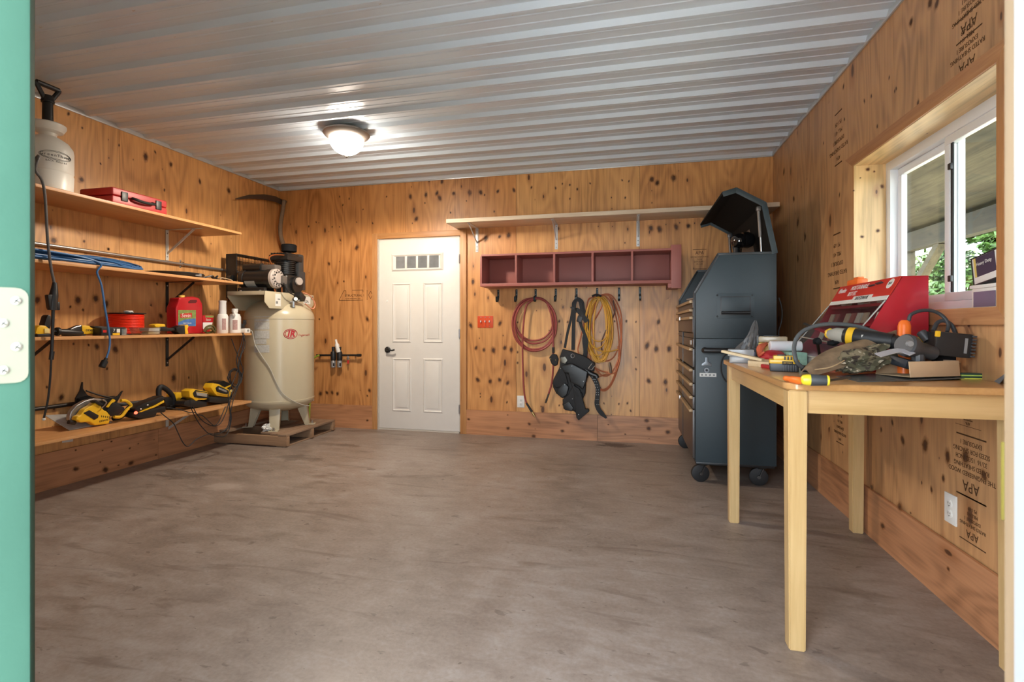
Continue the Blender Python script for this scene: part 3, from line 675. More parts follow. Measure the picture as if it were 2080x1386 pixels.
kp_ += kl(crop(50, 500, .22596), [(115, 485), (478, 487), (640, 473), (730, 525), (1225, 630), (815, 930), (650, 905)], [(410, 547), (525, 575), (755, 28), (1190, 340), (440, 880), (575, 890)], x=XL)+kl(crop(50, 720, .22596), [(330, 388), (1340, 215)], [(1475, 210), (740, 130), (200, 295)], x=XL)
knots(wall_left, (1, 0, 0), kp_)
knots(s1, (1, 0, 0), kl(crop(50, 720, .22596), [(460, 1032), (725, 1037), (955, 978)], [(460, 862), (945, 845), (780, 785), (680, 970), (700, 865), (1180, 905)], x=XL+.018), .8)
knots(wall_right, (-1, 0, 0), kl(crop(1560, 0, .40404), [(720, 110), (815, 15), (850, 15), (80, 865), (130, 1000), (150, 1120), (187, 1195), (150, 1300)], [(520, 483), (485, 508), (550, 635), (385, 600), (645, 445), (638, 458), (380, 435), (755, 517), (280, 720), (360, 980), (610, 390)], x=XR)+kl(crop(1640, 780, .43738), [(443, 262), (547, 285), (652, 338), (735, 340), (820, 425)], [(577, 492), (632, 440), (343, 213), (395, 180)], x=XR))
knots(s3, (-1, 0, 0), kl(crop(1640, 780, .43738), [(428, 570), (350, 660), (300, 480)], [(655, 860), (480, 600)], x=XR-.018), .8)
KW = crop(1680, 150, .36799); knots(bpy.data.objects['trim_9'], (0, -1, 0), [(q, .012) for q in KW([(225, 528), (303, 622), (280, 867), (193, 900)], y=WY1-.002)]+[(q, .005) for q in KW([(183, 575), (147, 645), (260, 540)], y=WY1-.002)], 1.)

# ---- flush ceiling lamp
lc = at(704, 268, z=ZC-.026); lamp = thing('ceiling_light', 'round flush ceiling light with a glowing glass dome and pewter rim', 'light', (lc.x, lc.y, ZC-.0265))
b = MB(); b.lathe([(0, .155), (.15, .175), (.35, .178), (.55, .168), (.75, .150), (1, .128)], (lc.x, lc.y, ZC-.0265), (lc.x, lc.y, ZC-.085), 40); b.build('rim', mat('pewter', (.26, .22, .19), .38, .6), lamp)
b = MB(); pr = [(0, .130)]
for k in range(1, 9): a = k/8*PI/2; pr.append((math.sin(a), .130*math.cos(a)+.002))
b.lathe(pr, (lc.x, lc.y, ZC-.080), (lc.x, lc.y, ZC-.205), 40)
LG = mat('lamp_glass', (1.0, .90, .77), .3, var=.0, emit=LAMP); b.build('glass_dome', LG, lamp)
bl_ = bpy.data.lights.new('bulb', 'SPOT'); bl_.energy = LAMP_W; bl_.color = (1.0, .85, .68); bl_.shadow_soft_size = .075; bl_.spot_size = math.radians(176); bl_.spot_blend = .25; bo_ = bpy.data.objects.new('bulb', bl_); bo_.location = (lc.x, lc.y, ZC-.32); COL.objects.link(bo_)
b = MB(); b.lathe([(0, .006), (.3, .013), (.7, .012), (1, .003)], (lc.x, lc.y, ZC-.203), (lc.x, lc.y, ZC-.232), 16); b.build('finial', mat('pewter', (1, 1, 1)), lamp)

# ---- outside the window: porch roof, beam, post, trees
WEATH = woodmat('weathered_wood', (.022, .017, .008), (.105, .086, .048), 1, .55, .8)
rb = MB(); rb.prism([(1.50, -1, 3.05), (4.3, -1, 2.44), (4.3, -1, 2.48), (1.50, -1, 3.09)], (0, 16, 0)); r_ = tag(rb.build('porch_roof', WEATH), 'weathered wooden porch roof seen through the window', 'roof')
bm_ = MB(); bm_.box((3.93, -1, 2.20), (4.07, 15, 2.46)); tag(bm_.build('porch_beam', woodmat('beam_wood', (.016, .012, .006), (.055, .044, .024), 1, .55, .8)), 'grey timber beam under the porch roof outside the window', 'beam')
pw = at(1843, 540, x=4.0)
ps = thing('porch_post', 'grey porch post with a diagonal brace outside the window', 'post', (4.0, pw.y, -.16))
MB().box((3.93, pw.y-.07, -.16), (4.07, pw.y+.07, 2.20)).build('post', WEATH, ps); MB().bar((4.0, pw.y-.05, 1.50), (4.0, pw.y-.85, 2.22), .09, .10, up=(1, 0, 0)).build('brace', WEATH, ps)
LEAF = [mat('leaf_light', (.085, .135, .016), .6, var=.3, vs_=2.), mat('leaf_mid', (.045, .095, .012), .6, var=.3, vs_=2.)]
BARK = mat('bark', (.09, .07, .05), .9)
def leafy(x, y, r, h, zb, label, k, n=15000):
    t = thing('tree', label, 'tree', (x, y, -.16)); rnd = random.Random(int(x*31+y*17))
    b = MB(); b.tube([(x, y, -.16), (x+.1, y, zb), (x+.05, y+.1, zb+h*.6)], .12, 8); b.build('trunk', BARK, t)
    b = MB(); vs_, fs = [], []
    cl = [(rnd.gauss(0, .38)*r, rnd.gauss(0, .38)*r, rnd.uniform(.1, .9)*h) for _ in range(26)]
    for i in range(n):
        c_ = cl[i % 26]; d_ = Vector((rnd.gauss(0, 1), rnd.gauss(0, 1), rnd.gauss(0, 1))).normalized()*(r*.36*rnd.uniform(.6, 1.05))
        p_ = Vector((x+c_[0], y+c_[1], zb+c_[2]))+Vector((d_.x, d_.y, d_.z*.8)); u = Vector((rnd.gauss(0, 1), rnd.gauss(0, 1), rnd.gauss(0, .5))).normalized()
        v = u.orthogonal().normalized(); s_ = rnd.uniform(.08, .14); j = len(vs_)
        vs_ += [p_-u*s_, p_+v*s_*.5, p_+u*s_, p_-v*s_*.5]; fs.append((j, j+1, j+2, j+3))
    b._add(vs_, fs); b.build('crown', LEAF[k], t)
leafy(9.2, 15.6, 1.7, 4.6, .2, 'dense green tree filling the right of the window view', 1)
leafy(9.6, 19.8, 1.8, 2.6, .3, 'sunlit yellow green tree behind the porch brace', 0)
leafy(14.5, 30.0, 2.6, 4.2, .3, 'tall light green tree in the middle of the window view', 0)
leafy(11.5, 8.6, 2.0, 4.4, .2, 'dense green tree beyond the porch, outside the window to the right', 1, 11000)
leafy(13.5, 2.6, 2.2, 4.6, .2, 'broad light green tree far to the right beyond the porch', 0, 11000)
leafy(15.0, 21.0, 2.6, 7.0, .3, 'taller green tree behind the sliding sash', 1)
# ================================================================== left wall: shelves and what is on them
XS = -3.40                                       # front edge of the shelves
SHELF = woodmat('shelf_pine', (.50, .235, .085), (.68, .36, .15), 1, 1., .42, .12)
SZ = dict(top=1.948, second=1.503, third=1.043, low=.420)
def shelf(key, y1, label): 
    z = SZ[key]; b = MB(); b.box((XL, .95, z-.020), (XS, y1, z), .002); return tag(b.build('wall_shelf', SHELF), label, 'shelf', None)
shelf('top', 3.835, 'topmost pine shelf on the left wall, carrying the white sprayer and red case')
shelf('second', 3.855, 'pine shelf on the left wall under the conduit, carrying the blue hose')
shelf('third', 3.957, 'pine shelf on the left wall lined with small tools and red jug')
shelf('low', 3.957, 'lowest pine shelf on the left wall holding the yellow saw and chargers')
def bracket(key, y, m, label, arm=.36, leg=.26):
    z = SZ[key]-.020; t = thing('shelf_bracket', label, 'bracket', (XL, y, z-leg), 0)
    b = MB(); b.box((XL+.001, y-.014, z-leg), (XL+.005, y+.014, z-.001), .001); b.build('wall_leg', m, t)
    b = MB(); b.box((XL+.001, y-.014, z-.004), (XL+arm, y+.014, z-.0005), .001); b.build('arm', m, t)
    b = MB(); b.bar((XL+.004, y, z-leg*.78), (XL+arm*.78, y, z-.006), .018, .006, up=(0, 1, 0)); b.build('brace', m, t)
    for k in (.12, .88): b = MB(); b.lathe([(0, .006), (.5, .006), (1, .003)], (XL+.005, y, z-leg*k), (XL+.008, y, z-leg*k), 10); b.build('screw', STEEL if m is BMETAL else GREY, t)
yb = at(339, 500, x=XL).y
bracket('top', yb, WMETAL, 'white steel bracket under the right end of the top shelf')
bracket('second', yb, BMETAL, 'black steel bracket under the second shelf, above the red jug')
bracket('third', yb, BMETAL, 'black steel bracket below the shelf with the red jug')
bracket('low', yb, WMETAL, 'white steel bracket under the lowest shelf, among the black cords', .36, .22)
bracket('third', 2.44, BMETAL, 'black bracket mostly hidden behind the green door edge', .34, .22)
# pipes along the wall
b = MB(); b.cyl((XL+.022, .6, 1.662), (XL+.022, 4.28, 1.648), .012, n=14); cdt = thing('conduit', 'silver metal conduit running along the left wall above the second shelf', 'pipe', (XL+.022, 2.5, 1.66)); b.build('tube', mat('galvanised', (.42, .40, .38), .35, .8), cdt)
b = MB(); ycl = at(366, 538, x=XL).y; b.box((XL+.001, ycl-.008, 1.62), (XL+.004, ycl+.008, 1.69), .001); b.tube([(XL+.004, ycl, 1.638), (XL+.022, ycl, 1.637), (XL+.037, ycl, 1.654), (XL+.022, ycl, 1.672), (XL+.004, ycl, 1.671)], .0, flat=(.008, .0012, (0, 1, 0))); b.build('strap', STEEL, cdt)
b = MB(); b.cyl((XL+.020, .6, .562), (XL+.020, 3.02, .558), .014, n=12); b.cyl((XL+.02, 2.98, .558), (XL+.02, 3.03, .558), .019, n=12); tag(b.build('iron_pipe', DARKSTEEL), 'dark iron pipe along the left wall behind the circular saw', 'pipe')

# ---- pump sprayer on the top shelf
sx, sy = -3.545, at(97, 385, x=-3.545).y; sz = SZ['top']
MILK = mat('milky_plastic', (.80, .785, .73), .35, var=.04)
spr = thing('pump_sprayer', 'milky white pump sprayer with black pump handle on the top shelf', 'sprayer', (sx, sy, sz))
b = MB(); b.lathe([(0, .110), (.02, .122), (.30, .126), (.33, .122), (.36, .126), (.72, .126), (.80, .122), (.90, .100), (.96, .070), (1, .045)], (sx, sy, sz), (sx, sy, sz+.345), 40); b.build('tank', MILK, spr)
b = MB(); b.lathe([(0, .042), (.30, .045), (.42, .075), (.75, .090), (.92, .090), (1, .080)], (sx, sy, sz+.340), (sx, sy, sz+.425), 32); b.build('funnel_collar', MILK, spr)
b = MB(); b.cyl((sx, sy, sz+.42), (sx, sy, sz+.585), .028, .026, 20); b.lathe([(0, .033), (1, .033)], (sx, sy, sz+.555), (sx, sy, sz+.57), 20); b.build('pump_tube', BLACK, spr)
b = MB(); b.tube([(sx, sy-.018, sz+.575), (sx, sy-.032, sz+.60), (sx, sy-.058, sz+.645), (sx, sy-.060, sz+.658), (sx, sy, sz+.662), (sx, sy+.060, sz+.658), (sx, sy+.058, sz+.645), (sx, sy+.032, sz+.60), (sx, sy+.018, sz+.575)], .013, 10, sm=3); b.tube([(sx, sy-.062, sz+.660), (sx, sy+.062, sz+.660)], .016, 10, sm=1); b.lathe([(0, .034), (1, .026)], (sx, sy, sz+.565), (sx, sy, sz+.60), 20); b.build('pump_handle', BLACK, spr)
rr_ = Vector((math.cos(-.55), math.sin(-.55), 0)); 
def onTank(txt, size, z, m, yaw0=-.256, r=.127):
    """lettering wrapped round the tank, one letter at a time"""
    n = len(txt); wd = size*.66
    for i, ch in enumerate(txt):
        if ch == ' ': continue
        a = yaw0+(i-(n-1)/2)*wd/r; nn = Vector((math.cos(a), math.sin(a), 0)); text(ch, size, Vector((sx, sy, z))+nn*r, (-nn.y, nn.x, 0), (0, 0, 1), m, 'letter', spr.children[0], .0003)
onTank('GreenThumb', .024, sz+.205, INK); onTank('BACK RELIEF', .015, sz+.168, INK)
b = MB()
for k in range(2):
    P = []
    for i in range(33):
        a = i/32*2*PI; th = -.256+math.cos(a)*.66*(1 if k else .93); P.append(Vector((sx+math.cos(th)*.1268, sy+math.sin(th)*.1268, sz+.205+math.sin(a)*(.027 if k else .021))))
    b.tube(P[:-1], .0012, 4, closed=True, sm=1)
b.build('logo_ring', INK, spr.children[0])
q = crop(0, 150, .267)
hx = -3.372
P = [Vector((sx+.03, sy-.16, sz+.03)), Vector((-3.38, sy-.16, sz+.16))]+[at(u, v, x=hx) for u, v in ((72, 345), (85, 366), (91, 395), (94, 440), (97, 490), (103, 540), (110, 575))]
b = MB(); b.tube(P, .0075, 10); b.build('hose', mat('braided_hose', (.085, .080, .078), .5, var=.4, vs_=90), spr)
P = [at(u, v, x=hx) for u, v in ((111, 574), (110, 592), (107, 612), (106, 630))]; b = MB(); b.tube(P, .016, 12, rr=lambda t: .011+.012*min(1, t*2))
b.obox(at(105, 613, x=hx), (.03, .05, .085), Matrix.Rotation(.12, 3, 'X'), .006); b.obox(at(114, 622, x=hx), (.022, .03, .05), None, .005); b.build('spray_grip', BLACK, spr)
P = [at(u, v, x=hx) for u, v in ((108, 630), (107, 660), (106, 695), (104, 730))]; b = MB(); b.tube(P, .0085, 12); P2 = [at(u, v, x=hx) for u, v in ((106, 714), (104, 731))]; b.cyl(P2[0], P2[1], .012, .012, 12)
b.tube([at(u, v, x=hx) for u, v in ((104, 730), (102, 770), (97, 815), (89, 850))], .0055, 10); b.build('spray_wand', BLACK, spr)
b = MB(); b.ball(at(89, 852, x=hx), .009); b.build('nozzle', WHITE, spr)

# ---- red tool case on the top shelf
ya, yz_ = at(228, 390, x=-3.42).y, at(340, 420, x=-3.42).y; z0 = SZ['top']
CASE = mat('red_case', (.44, .020, .020), .42, var=.05)
t = thing('tool_case', 'flat red plastic tool case with black handle on the top shelf', 'case', (-3.56, (ya+yz_)/2, z0))
b = MB(); b.box((-3.71, ya, z0), (-3.42, yz_, z0+.052), .012, 3); b.build('case_bottom', CASE, t)
b = MB(); b.box((-3.71, ya, z0+.054), (-3.42, yz_, z0+.108), .014, 3); b.build('case_lid', CASE, t)
for k in (.20, .82):
    y_ = ya+(yz_-ya)*k; b = MB(); b.box((-3.422, y_-.022, z0+.025), (-3.412, y_+.022, z0+.090), .004); b.build('latch', BLACK, t)
b = MB(); ym = ya+(yz_-ya)*.52; b.tube([(-3.418, ym-.075, z0+.060), (-3.395, ym-.072, z0+.052), (-3.388, ym-.03, z0+.045), (-3.388, ym+.03, z0+.045), (-3.395, ym+.072, z0+.052), (-3.418, ym+.075, z0+.060)], .010, 10); b.build('handle', BLACK, t)

# ---- blue hose coiled on the second shelf, one end hanging down
BLUE = mat('blue_hose', (.035, .135, .33), .4)
z0 = SZ['second']; rnd = random.Random(3); b = MB(); P = []
ye = at(298, 560, x=-3.44).y; ysr = 1.15
for k in range(9):
    xr = -3.395-rnd.uniform(0, .07); xl = -3.56-rnd.uniform(0, .10); zt = .008+k*.0058; e = ye+.06-rnd.uniform(0, .20); sg = rnd.uniform(-.020, .002) if xr > -3.43 else 0
    P += [Vector((xr, ysr+.2, z0+zt)), Vector((xr+.01, (ysr+e)/2, z0+zt+rnd.uniform(0, .008))), Vector((xr, e-.22, z0+zt*.8+.004)), Vector((xr-.01, e-.06, z0+.012+zt*.35+sg*.3)), Vector(((xr+xl)/2+.03, e, z0+.022+zt*.55)), Vector((xl+.02, e-.08, z0+.050+zt*.7)), Vector((xl, e-.24, z0+.040+zt*.8)), Vector((xl, (ysr+e)/2, z0+zt+.006)), Vector((xl, ysr+.2, z0+zt)), Vector(((xr+xl)/2, ysr, z0+zt))]
P += [Vector((-3.42, 1.5, z0+.060)), Vector((-3.400, 2.3, z0+.055)), Vector((-3.388, 2.58, z0+.022))]+[at(u, v, x=-3.384) for u, v in ((197, 553), (206, 580), (213, 625), (219, 660), (223, 690), (221, 712), (215, 730))]
coil = thing('air_hose', 'blue rubber hose coiled along the second shelf with one end hanging', 'hose', (-3.5, 2.4, z0))
b.tube(P, .0062, 8, sm=5); b.build('hose', BLUE, coil)
b = MB(); a_, c_ = at(216, 728, x=-3.384), at(207, 746, x=-3.384); b.lathe([(0, .010), (.3, .012), (.32, .019), (1, .020)], a_, c_, 14); b.build('plug', BLACK, coil)

# ---- flat black tray, cord and strap on the second shelf
yc = at(362, 555, x=-3.58).y
t = thing('round_tray', 'flat black round tray on the second shelf under the conduit', 'tray', (-3.605, yc, z0))
b = MB(); b.lathe([(0, .175), (.3, .205), (.8, .215), (1, .210)], (-3.62, yc, z0), (-3.62, yc, z0+.034), 48); b.build('tray', BLACK, t)
b = MB(); b.obox((-3.412, yc+.03, z0+.02), (.004, .06, .022), None, .002); b.build('label_patch', GREY, t)
b = MB(); y_ = at(432, 566, x=-3.47).y; b.tube([(-3.47, y_-.10, z0+.008), (-3.44, y_-.03, z0+.028), (-3.46, y_, z0+.009), (-3.44, y_+.02, z0+.032), (-3.50, y_+.05, z0+.010), (-3.47, y_-.01, z0+.024), (-3.48, y_+.08, z0+.008)], .007, 8); tag(b.build('cord_scrap', BLACK), 'small tangle of dark cord near the end of the second shelf', 'cord')
b = MB(); y_ = at(456, 571, x=-3.44).y; b.tube([(-3.43, y_-.06, z0+.008), (-3.43, y_-.05, z0+.020), (-3.43, y_+.02, z0+.016), (-3.43, y_+.07, z0+.006), (-3.46, y_+.03, z0+.004), (-3.45, y_-.05, z0+.005)], 0, flat=(.010, .002, (1, 0, 0))); tag(b.build('strap', mat('beige_webbing', (.55, .45, .30), .8)), 'folded beige strap at the end of the second shelf', 'strap')

# ---- third shelf
z0 = SZ['third']; A = crop(60, 580, .14426); Bq = crop(50, 500, .22596)
def shift(o, z):
    """rest the finished thing on the surface z"""
    lo = 1e9
    for k in tree(o):
        if k.type == 'MESH':
            off = Vector((0, 0, 0)); P_ = k.parent
            while P_ is not None: off += P_.location; P_ = P_.parent
            if k is o: off = o.location
            lo = min(lo, min(v.co.z+off.z for v in k.data.vertices))
    o.location.z += z-lo; return o
def pz(pts, c_, x, d, bev=.006): return MB().prism(c_(pts, x=x), (-d, 0, 0), bev)
t = thing('impact_driver', 'stubby yellow drill at the left end of the third shelf behind the black wand', 'drill', (-3.5, 2.3, z0))
pz([(85, 640), (110, 560), (150, 528), (230, 532), (262, 560), (292, 600), (290, 640), (230, 668), (140, 668)], A, -3.47, .075, .012).build('body', YEL, t)
pz([(110, 655), (300, 645), (315, 690), (120, 692)], A, -3.465, .085, .005).build('base', BLACK, t)
pz([(215, 600), (215, 510), (250, 400), (275, 380), (305, 392), (312, 500), (290, 600)], A, -3.475, .05, .008).build('grip', BLACK, t)
MB().prism(A([(215, 575), (285, 575), (285, 640), (215, 640)], x=-3.464), (-.006, 0, 0), .002).build('badge', mat('pale_yellow', (.75, .62, .25), .5), t); shift(t, z0)
b = MB(); a_, c_ = A([(330, 612)], x=-3.46)[0], A([(745, 640)], x=-3.46)[0]; b.lathe([(0, .007), (.05, .008), (.09, .009), (.10, .026), (.17, .028), (.19, .017), (.45, .021), (.9, .020), (1, .012)], a_, c_, 16); o = tag(b.build('side_handle', BLACK), 'black grinder side handle lying on the third shelf', 'handle'); shift(o, z0)
t = thing('angle_grinder', 'yellow angle grinder with black head lying on the third shelf', 'grinder', (-3.6, 2.75, z0))
pz([(540, 560), (552, 535), (600, 525), (690, 490), (742, 468), (752, 600), (620, 592), (560, 585)], A, -3.535, .055, .010).build('head', BLACK, t)
pz([(738, 470), (850, 478), (880, 512), (965, 520), (990, 560), (965, 602), (745, 602)], A, -3.53, .06, .014).build('body', YEL, t)
pz([(860, 485), (1000, 488), (1200, 505), (1360, 505), (1362, 570), (1290, 590), (1000, 575), (975, 525)], A, -3.535, .05, .012).build('tail', BLACK, t)
b = MB(); c0 = A([(620, 610)], x=-3.56)[0]; b.lathe([(0, .060), (1, .060)], c0+Vector((0, 0, -.006)), c0+Vector((0, 0, .006)), 28); b.build('disc', DKGREY, t)
b = MB(); b.tube(A([(560, 540), (640, 500), (720, 480)], x=-3.532), .003, 6); b.build('guard_rim', STEEL, t)
text('DEWALT', .020, A([(880, 545)], x=-3.5295)[0], (0, 1, 0), (0, 0, 1), INK, 'letters', t.children[1]); shift(t, z0)
t = thing('small_carton', 'small black printed carton with barcode in front of the red spool', 'box', (-3.48, 2.8, z0))
c = A([(1015, 588), (1292, 588), (1292, 690), (1015, 690)], x=-3.455); MB().prism(c, (-.08, 0, 0), .002).build('carton', BLACK, t)
MB().prism(A([(1035, 615), (1085, 615), (1085, 650), (1035, 650)], x=-3.4545), (-.001, 0, 0)).build('red_mark', RED, t)
MB().prism(A([(1228, 598), (1275, 598), (1275, 650), (1228, 650)], x=-3.4545), (-.001, 0, 0)).build('barcode', PAPER, t)
MB().prism(A([(1170, 658), (1272, 655), (1272, 685), (1170, 687)], x=-3.4545), (-.001, 0, 0)).build('yellow_mark', YEL, t)
text('7', .03, A([(1190, 622)], x=-3.4545)[0], (0, 1, 0), (0, 0, 1), WHITE, 'letters', t.children[0])
shift(t, z0)
t = thing('bit_package', 'clear blister package standing right of the black carton', 'package', (-3.46, 2.9, z0))
MB().prism(A([(1297, 585), (1375, 590), (1375, 690), (1297, 690)], x=-3.45), (-.05, 0, 0), .003).build('blister', CLEAR, t)
MB().prism(A([(1300, 600), (1362, 605), (1362, 688), (1300, 688)], x=-3.47), (-.02, 0, 0), .002).build('insert', mat('blue_grey_card', (.35, .46, .52), .5), t); shift(t, z0)
ys_, rs = at(257, 655, x=-3.70).y, .105
sp = thing('trimmer_line_spool', 'large spool of orange red trimmer line on the third shelf', 'spool', (-3.70, ys_, z0))
b = MB(); b.lathe([(0, .122), (1, .122)], (-3.70, ys_, z0+.158), (-3.70, ys_, z0+.163), 36); b.build('top_flange', BLACK, sp)
b = MB(); b.lathe([(0, .122), (1, .122)], (-3.70, ys_, z0), (-3.70, ys_, z0+.005), 36); b.build('bottom_flange', BLACK, sp)
b = MB(); n = 26; b.lathe([(0, .098)]+[(k/n*.99+.005, .107+(.004 if k % 2 else 0)) for k in range(n)]+[(1, .098)], (-3.70, ys_, z0+.005), (-3.70, ys_, z0+.158), 36); b.build('line_winding', mat('orange_red_line', (.80, .035, .012), .35), sp)
b = MB(); b.lump((-3.68, ys_, z0+.172), (.06, .055, .022), amp=.4, seed=4); b.build('tag', WHITE, sp)
o = tag(pz([(1080, 700), (1090, 690), (1120, 700), (1128, 715), (1075, 718)], Bq, -3.56, .03, .003).build('red_gadget', RED), 'small red plastic piece behind the clear bit box on the shelf', 'gadget'); shift(o, z0)
t = thing('bit_box', 'low clear plastic box with light contents on the third shelf', 'box', (-3.46, 3.05, z0))
MB().prism(Bq([(1025, 728), (1222, 726), (1218, 792), (1050, 792)], x=-3.43), (-.09, 0, 0), .004).build('box', CLEAR, t)
MB().prism(Bq([(1118, 735), (1212, 735), (1210, 760), (1118, 760)], x=-3.432), (-.085, 0, 0), .002).build('label', PAPER, t)
MB().prism(Bq([(1112, 764), (1210, 762), (1208, 788), (1112, 788)], x=-3.44), (-.06, 0, 0), .004).build('contents', mat('tan_bits', (.62, .47, .24), .6), t); shift(t, z0)
t = thing('cordless_light', 'black and yellow cordless tool with battery beside the red jug', 'tool', (-3.46, 3.2, z0))
pz([(1165, 708), (1200, 697), (1262, 700), (1272, 722), (1240, 735), (1180, 730)], Bq, -3.46, .06, .008).build('head', YEL, t)
pz([(1215, 725), (1260, 722), (1300, 735), (1370, 738), (1375, 762), (1300, 765), (1225, 765)], Bq, -3.455, .05, .008).build('body', BLACK, t)
pz([(1362, 735), (1420, 712), (1455, 712), (1460, 792), (1400, 792), (1375, 770)], Bq, -3.44, .065, .006).build('battery', BLACK, t)
pz([(1440, 715), (1470, 705), (1476, 725), (1466, 745), (1476, 790), (1445, 792)], Bq, -3.437, .07, .005).build('battery_face', YEL, t); shift(t, z0)
# red garden dust jug
REDJ = mat('red_jug', (.42, .010, .016), .3); JB = -3.52
t = thing('spray_jug', 'large red plastic jug with yellow cap and Sevin label', 'jug', (JB-.05, 3.45, z0))
b = MB(); o_ = [(1365, 792), (1362, 560), (1385, 505), (1390, 470), (1470, 462), (1520, 458), (1570, 470), (1600, 520), (1603, 560), (1600, 792)]
b.prism(Bq(o_, x=JB), (-.10, 0, 0), .012, 3); jug = b.build('jug', REDJ, t)
b = MB(); c = Bq([(1412, 470), (1412, 455)], x=JB-.05); b.lathe([(0, .021), (1, .021)], c[0]-Vector((0, 0, .003)), c[1]+Vector((0, 0, .008)), 16); b.build('cap', mat('yellow_cap', (.85, .62, .12), .4), t)
MB().prism(Bq([(1470, 505), (1490, 488), (1545, 488), (1552, 500), (1540, 515), (1475, 518)], x=JB+.0008), (-.001, 0, 0)).build('grip_hole', mat('grip_recess', (.10, .004, .006), .5), t)
MB().prism(Bq([(1380, 580), (1540, 580), (1540, 725), (1380, 725)], x=JB+.0008), (-.0005, 0, 0)).build('label', mat('label_green', (.20, .26, .07), .5, var=.6, vs_=40), t)
MB().prism(Bq([(1382, 690), (1440, 665), (1538, 655), (1538, 723), (1382, 723)], x=JB+.0015), (-.0005, 0, 0)).build('label_blue', mat('label_blue', (.06, .16, .42), .5, var=.4, vs_=40), t)
MB().prism(Bq([(1400, 612), (1505, 605), (1505, 645), (1400, 650)], x=JB+.0015), (-.0005, 0, 0)).build('label_red', RED, t)
text('Sevin', .044, Bq([(1452, 630)], x=JB+.0018)[0], (0, 1, 0), (0, 0, 1), WHITE, 'letters', jug, shear=.15)
text('INSECT KILLER', .012, Bq([(1462, 698)], x=JB+.0018)[0], (0, 1, 0), (0, 0, 1), WHITE, 'letters', jug); shift(t, z0)
t = thing('dust_pouch', 'red pouch with Sevin lettering leaning beside the red jug', 'pouch', (-3.56, 3.6, z0))
pz([(1600, 595), (1645, 588), (1705, 592), (1700, 640), (1660, 755), (1600, 755)], Bq, -3.54, .04, .010).build('pouch', REDJ, t)
MB().prism(Bq([(1603, 655), (1690, 655), (1675, 710), (1603, 715)], x=-3.5395), (-.0005, 0, 0)).build('white_band', PAPER, t)
MB().prism(Bq([(1625, 592), (1700, 595), (1698, 612), (1625, 610)], x=-3.5395), (-.0005, 0, 0)).build('green_band', mat('label_green', (.2, .26, .07)), t)
text('Sevin', .026, Bq([(1652, 632)], x=-3.539)[0], (0, 1, 0), (0, 0, 1), WHITE, 'letters', t.children[0], shear=.15); shift(t, z0)
b = MB(); c = Bq([(1665, 750)], x=-3.46)[0]; b.tube([c+Vector((0, -.06, -.02)), c+Vector((0, -.03, .022)), c+Vector((0, .03, .028)), c+Vector((0, .055, -.01)), c+Vector((-.02, 0, -.028)), c+Vector((0, -.05, -.01)), c+Vector((.01, .0, .01)), c+Vector((0, .05, -.028))], .009, 8); o = tag(b.build('camo_strap', mat('camo_webbing', (.10, .085, .03), .8, var=.6, vs_=40)), 'dark olive strap bundle in front of the red pouch', 'strap'); shift(o, z0)
# two white bottles
def bottle(name, label, u, v, prof, h, key):
    y_ = at(u, v, x=-3.50).y; t = thing(name, label, 'bottle', (-3.50, y_, z0)); b = MB(); b.lathe(prof, (-3.50, y_, z0), (-3.50, y_, z0+h), 28); b.build('bottle', WHITE, t); return t, y_
t, y_ = bottle('tall_bottle', 'tall white plastic bottle with measuring cap at the end of the third shelf', 452, 680, [(0, .042), (.02, .045), (.66, .045), (.74, .038), (.76, .031)], .225, 1)
b = MB(); b.lathe([(0, .031), (.85, .029), (.9, .031), (1, .031)], (-3.5, y_, z0+.168), (-3.5, y_, z0+.288), 24); b.build('measuring_cap', mat('milky_white', (.70, .70, .68), .25), t)
lab = mat('red_brown_print', (.42, .26, .24), .6, var=.5, vs_=120)
def wrap(x, y, r, a0, a1, z_0, z_1, m, name, par):
    MB().sheet(lambda u, v: (x+math.cos(a0+(a1-a0)*u)*r, y+math.sin(a0+(a1-a0)*u)*r, z_0+(z_1-z_0)*v), 10, 1).build(name, m, par)
wrap(-3.5, y_, .0455, -.9, -.2, z0+.03, z0+.13, lab, 'label', t)
t, y_ = bottle('short_bottle', 'short white plastic bottle beside the extension socket', 477, 680, [(0, .047), (.02, .050), (.70, .050), (.84, .040), (.87, .022), (1, .022)], .205, 2)
b = MB(); b.lathe([(0, .026), (1, .026)], (-3.5, y_, z0+.190), (-3.5, y_, z0+.222), 20); b.build('cap', WHITE, t)
b = MB(); b.tube([(-3.46, y_-.045, z0+.15), (-3.455, y_-.052, z0+.175), (-3.47, y_-.045, z0+.195), (-3.49, y_-.02, z0+.198)], .007, 8); b.build('handle', WHITE, t)
wrap(-3.5, y_, .0505, -1.2, -.4, z0+.03, z0+.12, lab, 'label', t)

# ---- extension socket and cords at the end of the third shelf
y_ = at(500, 675, x=-3.44).y
t = thing('extension_socket', 'white extension socket at the shelf end with a pale cord draped over the tank', 'socket', (-3.44, y_, z0))
b = MB(); b.box((-3.47, y_-.045, z0), (-3.41, y_+.02, z0+.042), .006); b.build('socket_box', WHITE, t)
b = MB(); b.cyl((-3.4095, y_-.012, z0+.022), (-3.4075, y_-.012, z0+.022), .011, n=14); b.build('socket_face', GREY, t)
TC = Vector((-3.40, 4.34)); TR = .322
def ont(u, v, r=TR+.008):
    """point on the front of the compressor tank seen at u, v"""
    a, b_ = (u-CXP)/FOC, (HOR-v)/FOC; d = Vector((-_s+a*_c, _c+a*_s, b_)); dd = Vector((d.x, d.y)); A_ = dd.dot(dd); B_ = -2*dd.dot(TC); C_ = TC.dot(TC)-r*r
    t_ = (-B_-math.sqrt(max(B_*B_-4*A_*C_, 0)))/(2*A_); return Vector((0, 0, CAMH))+d*t_
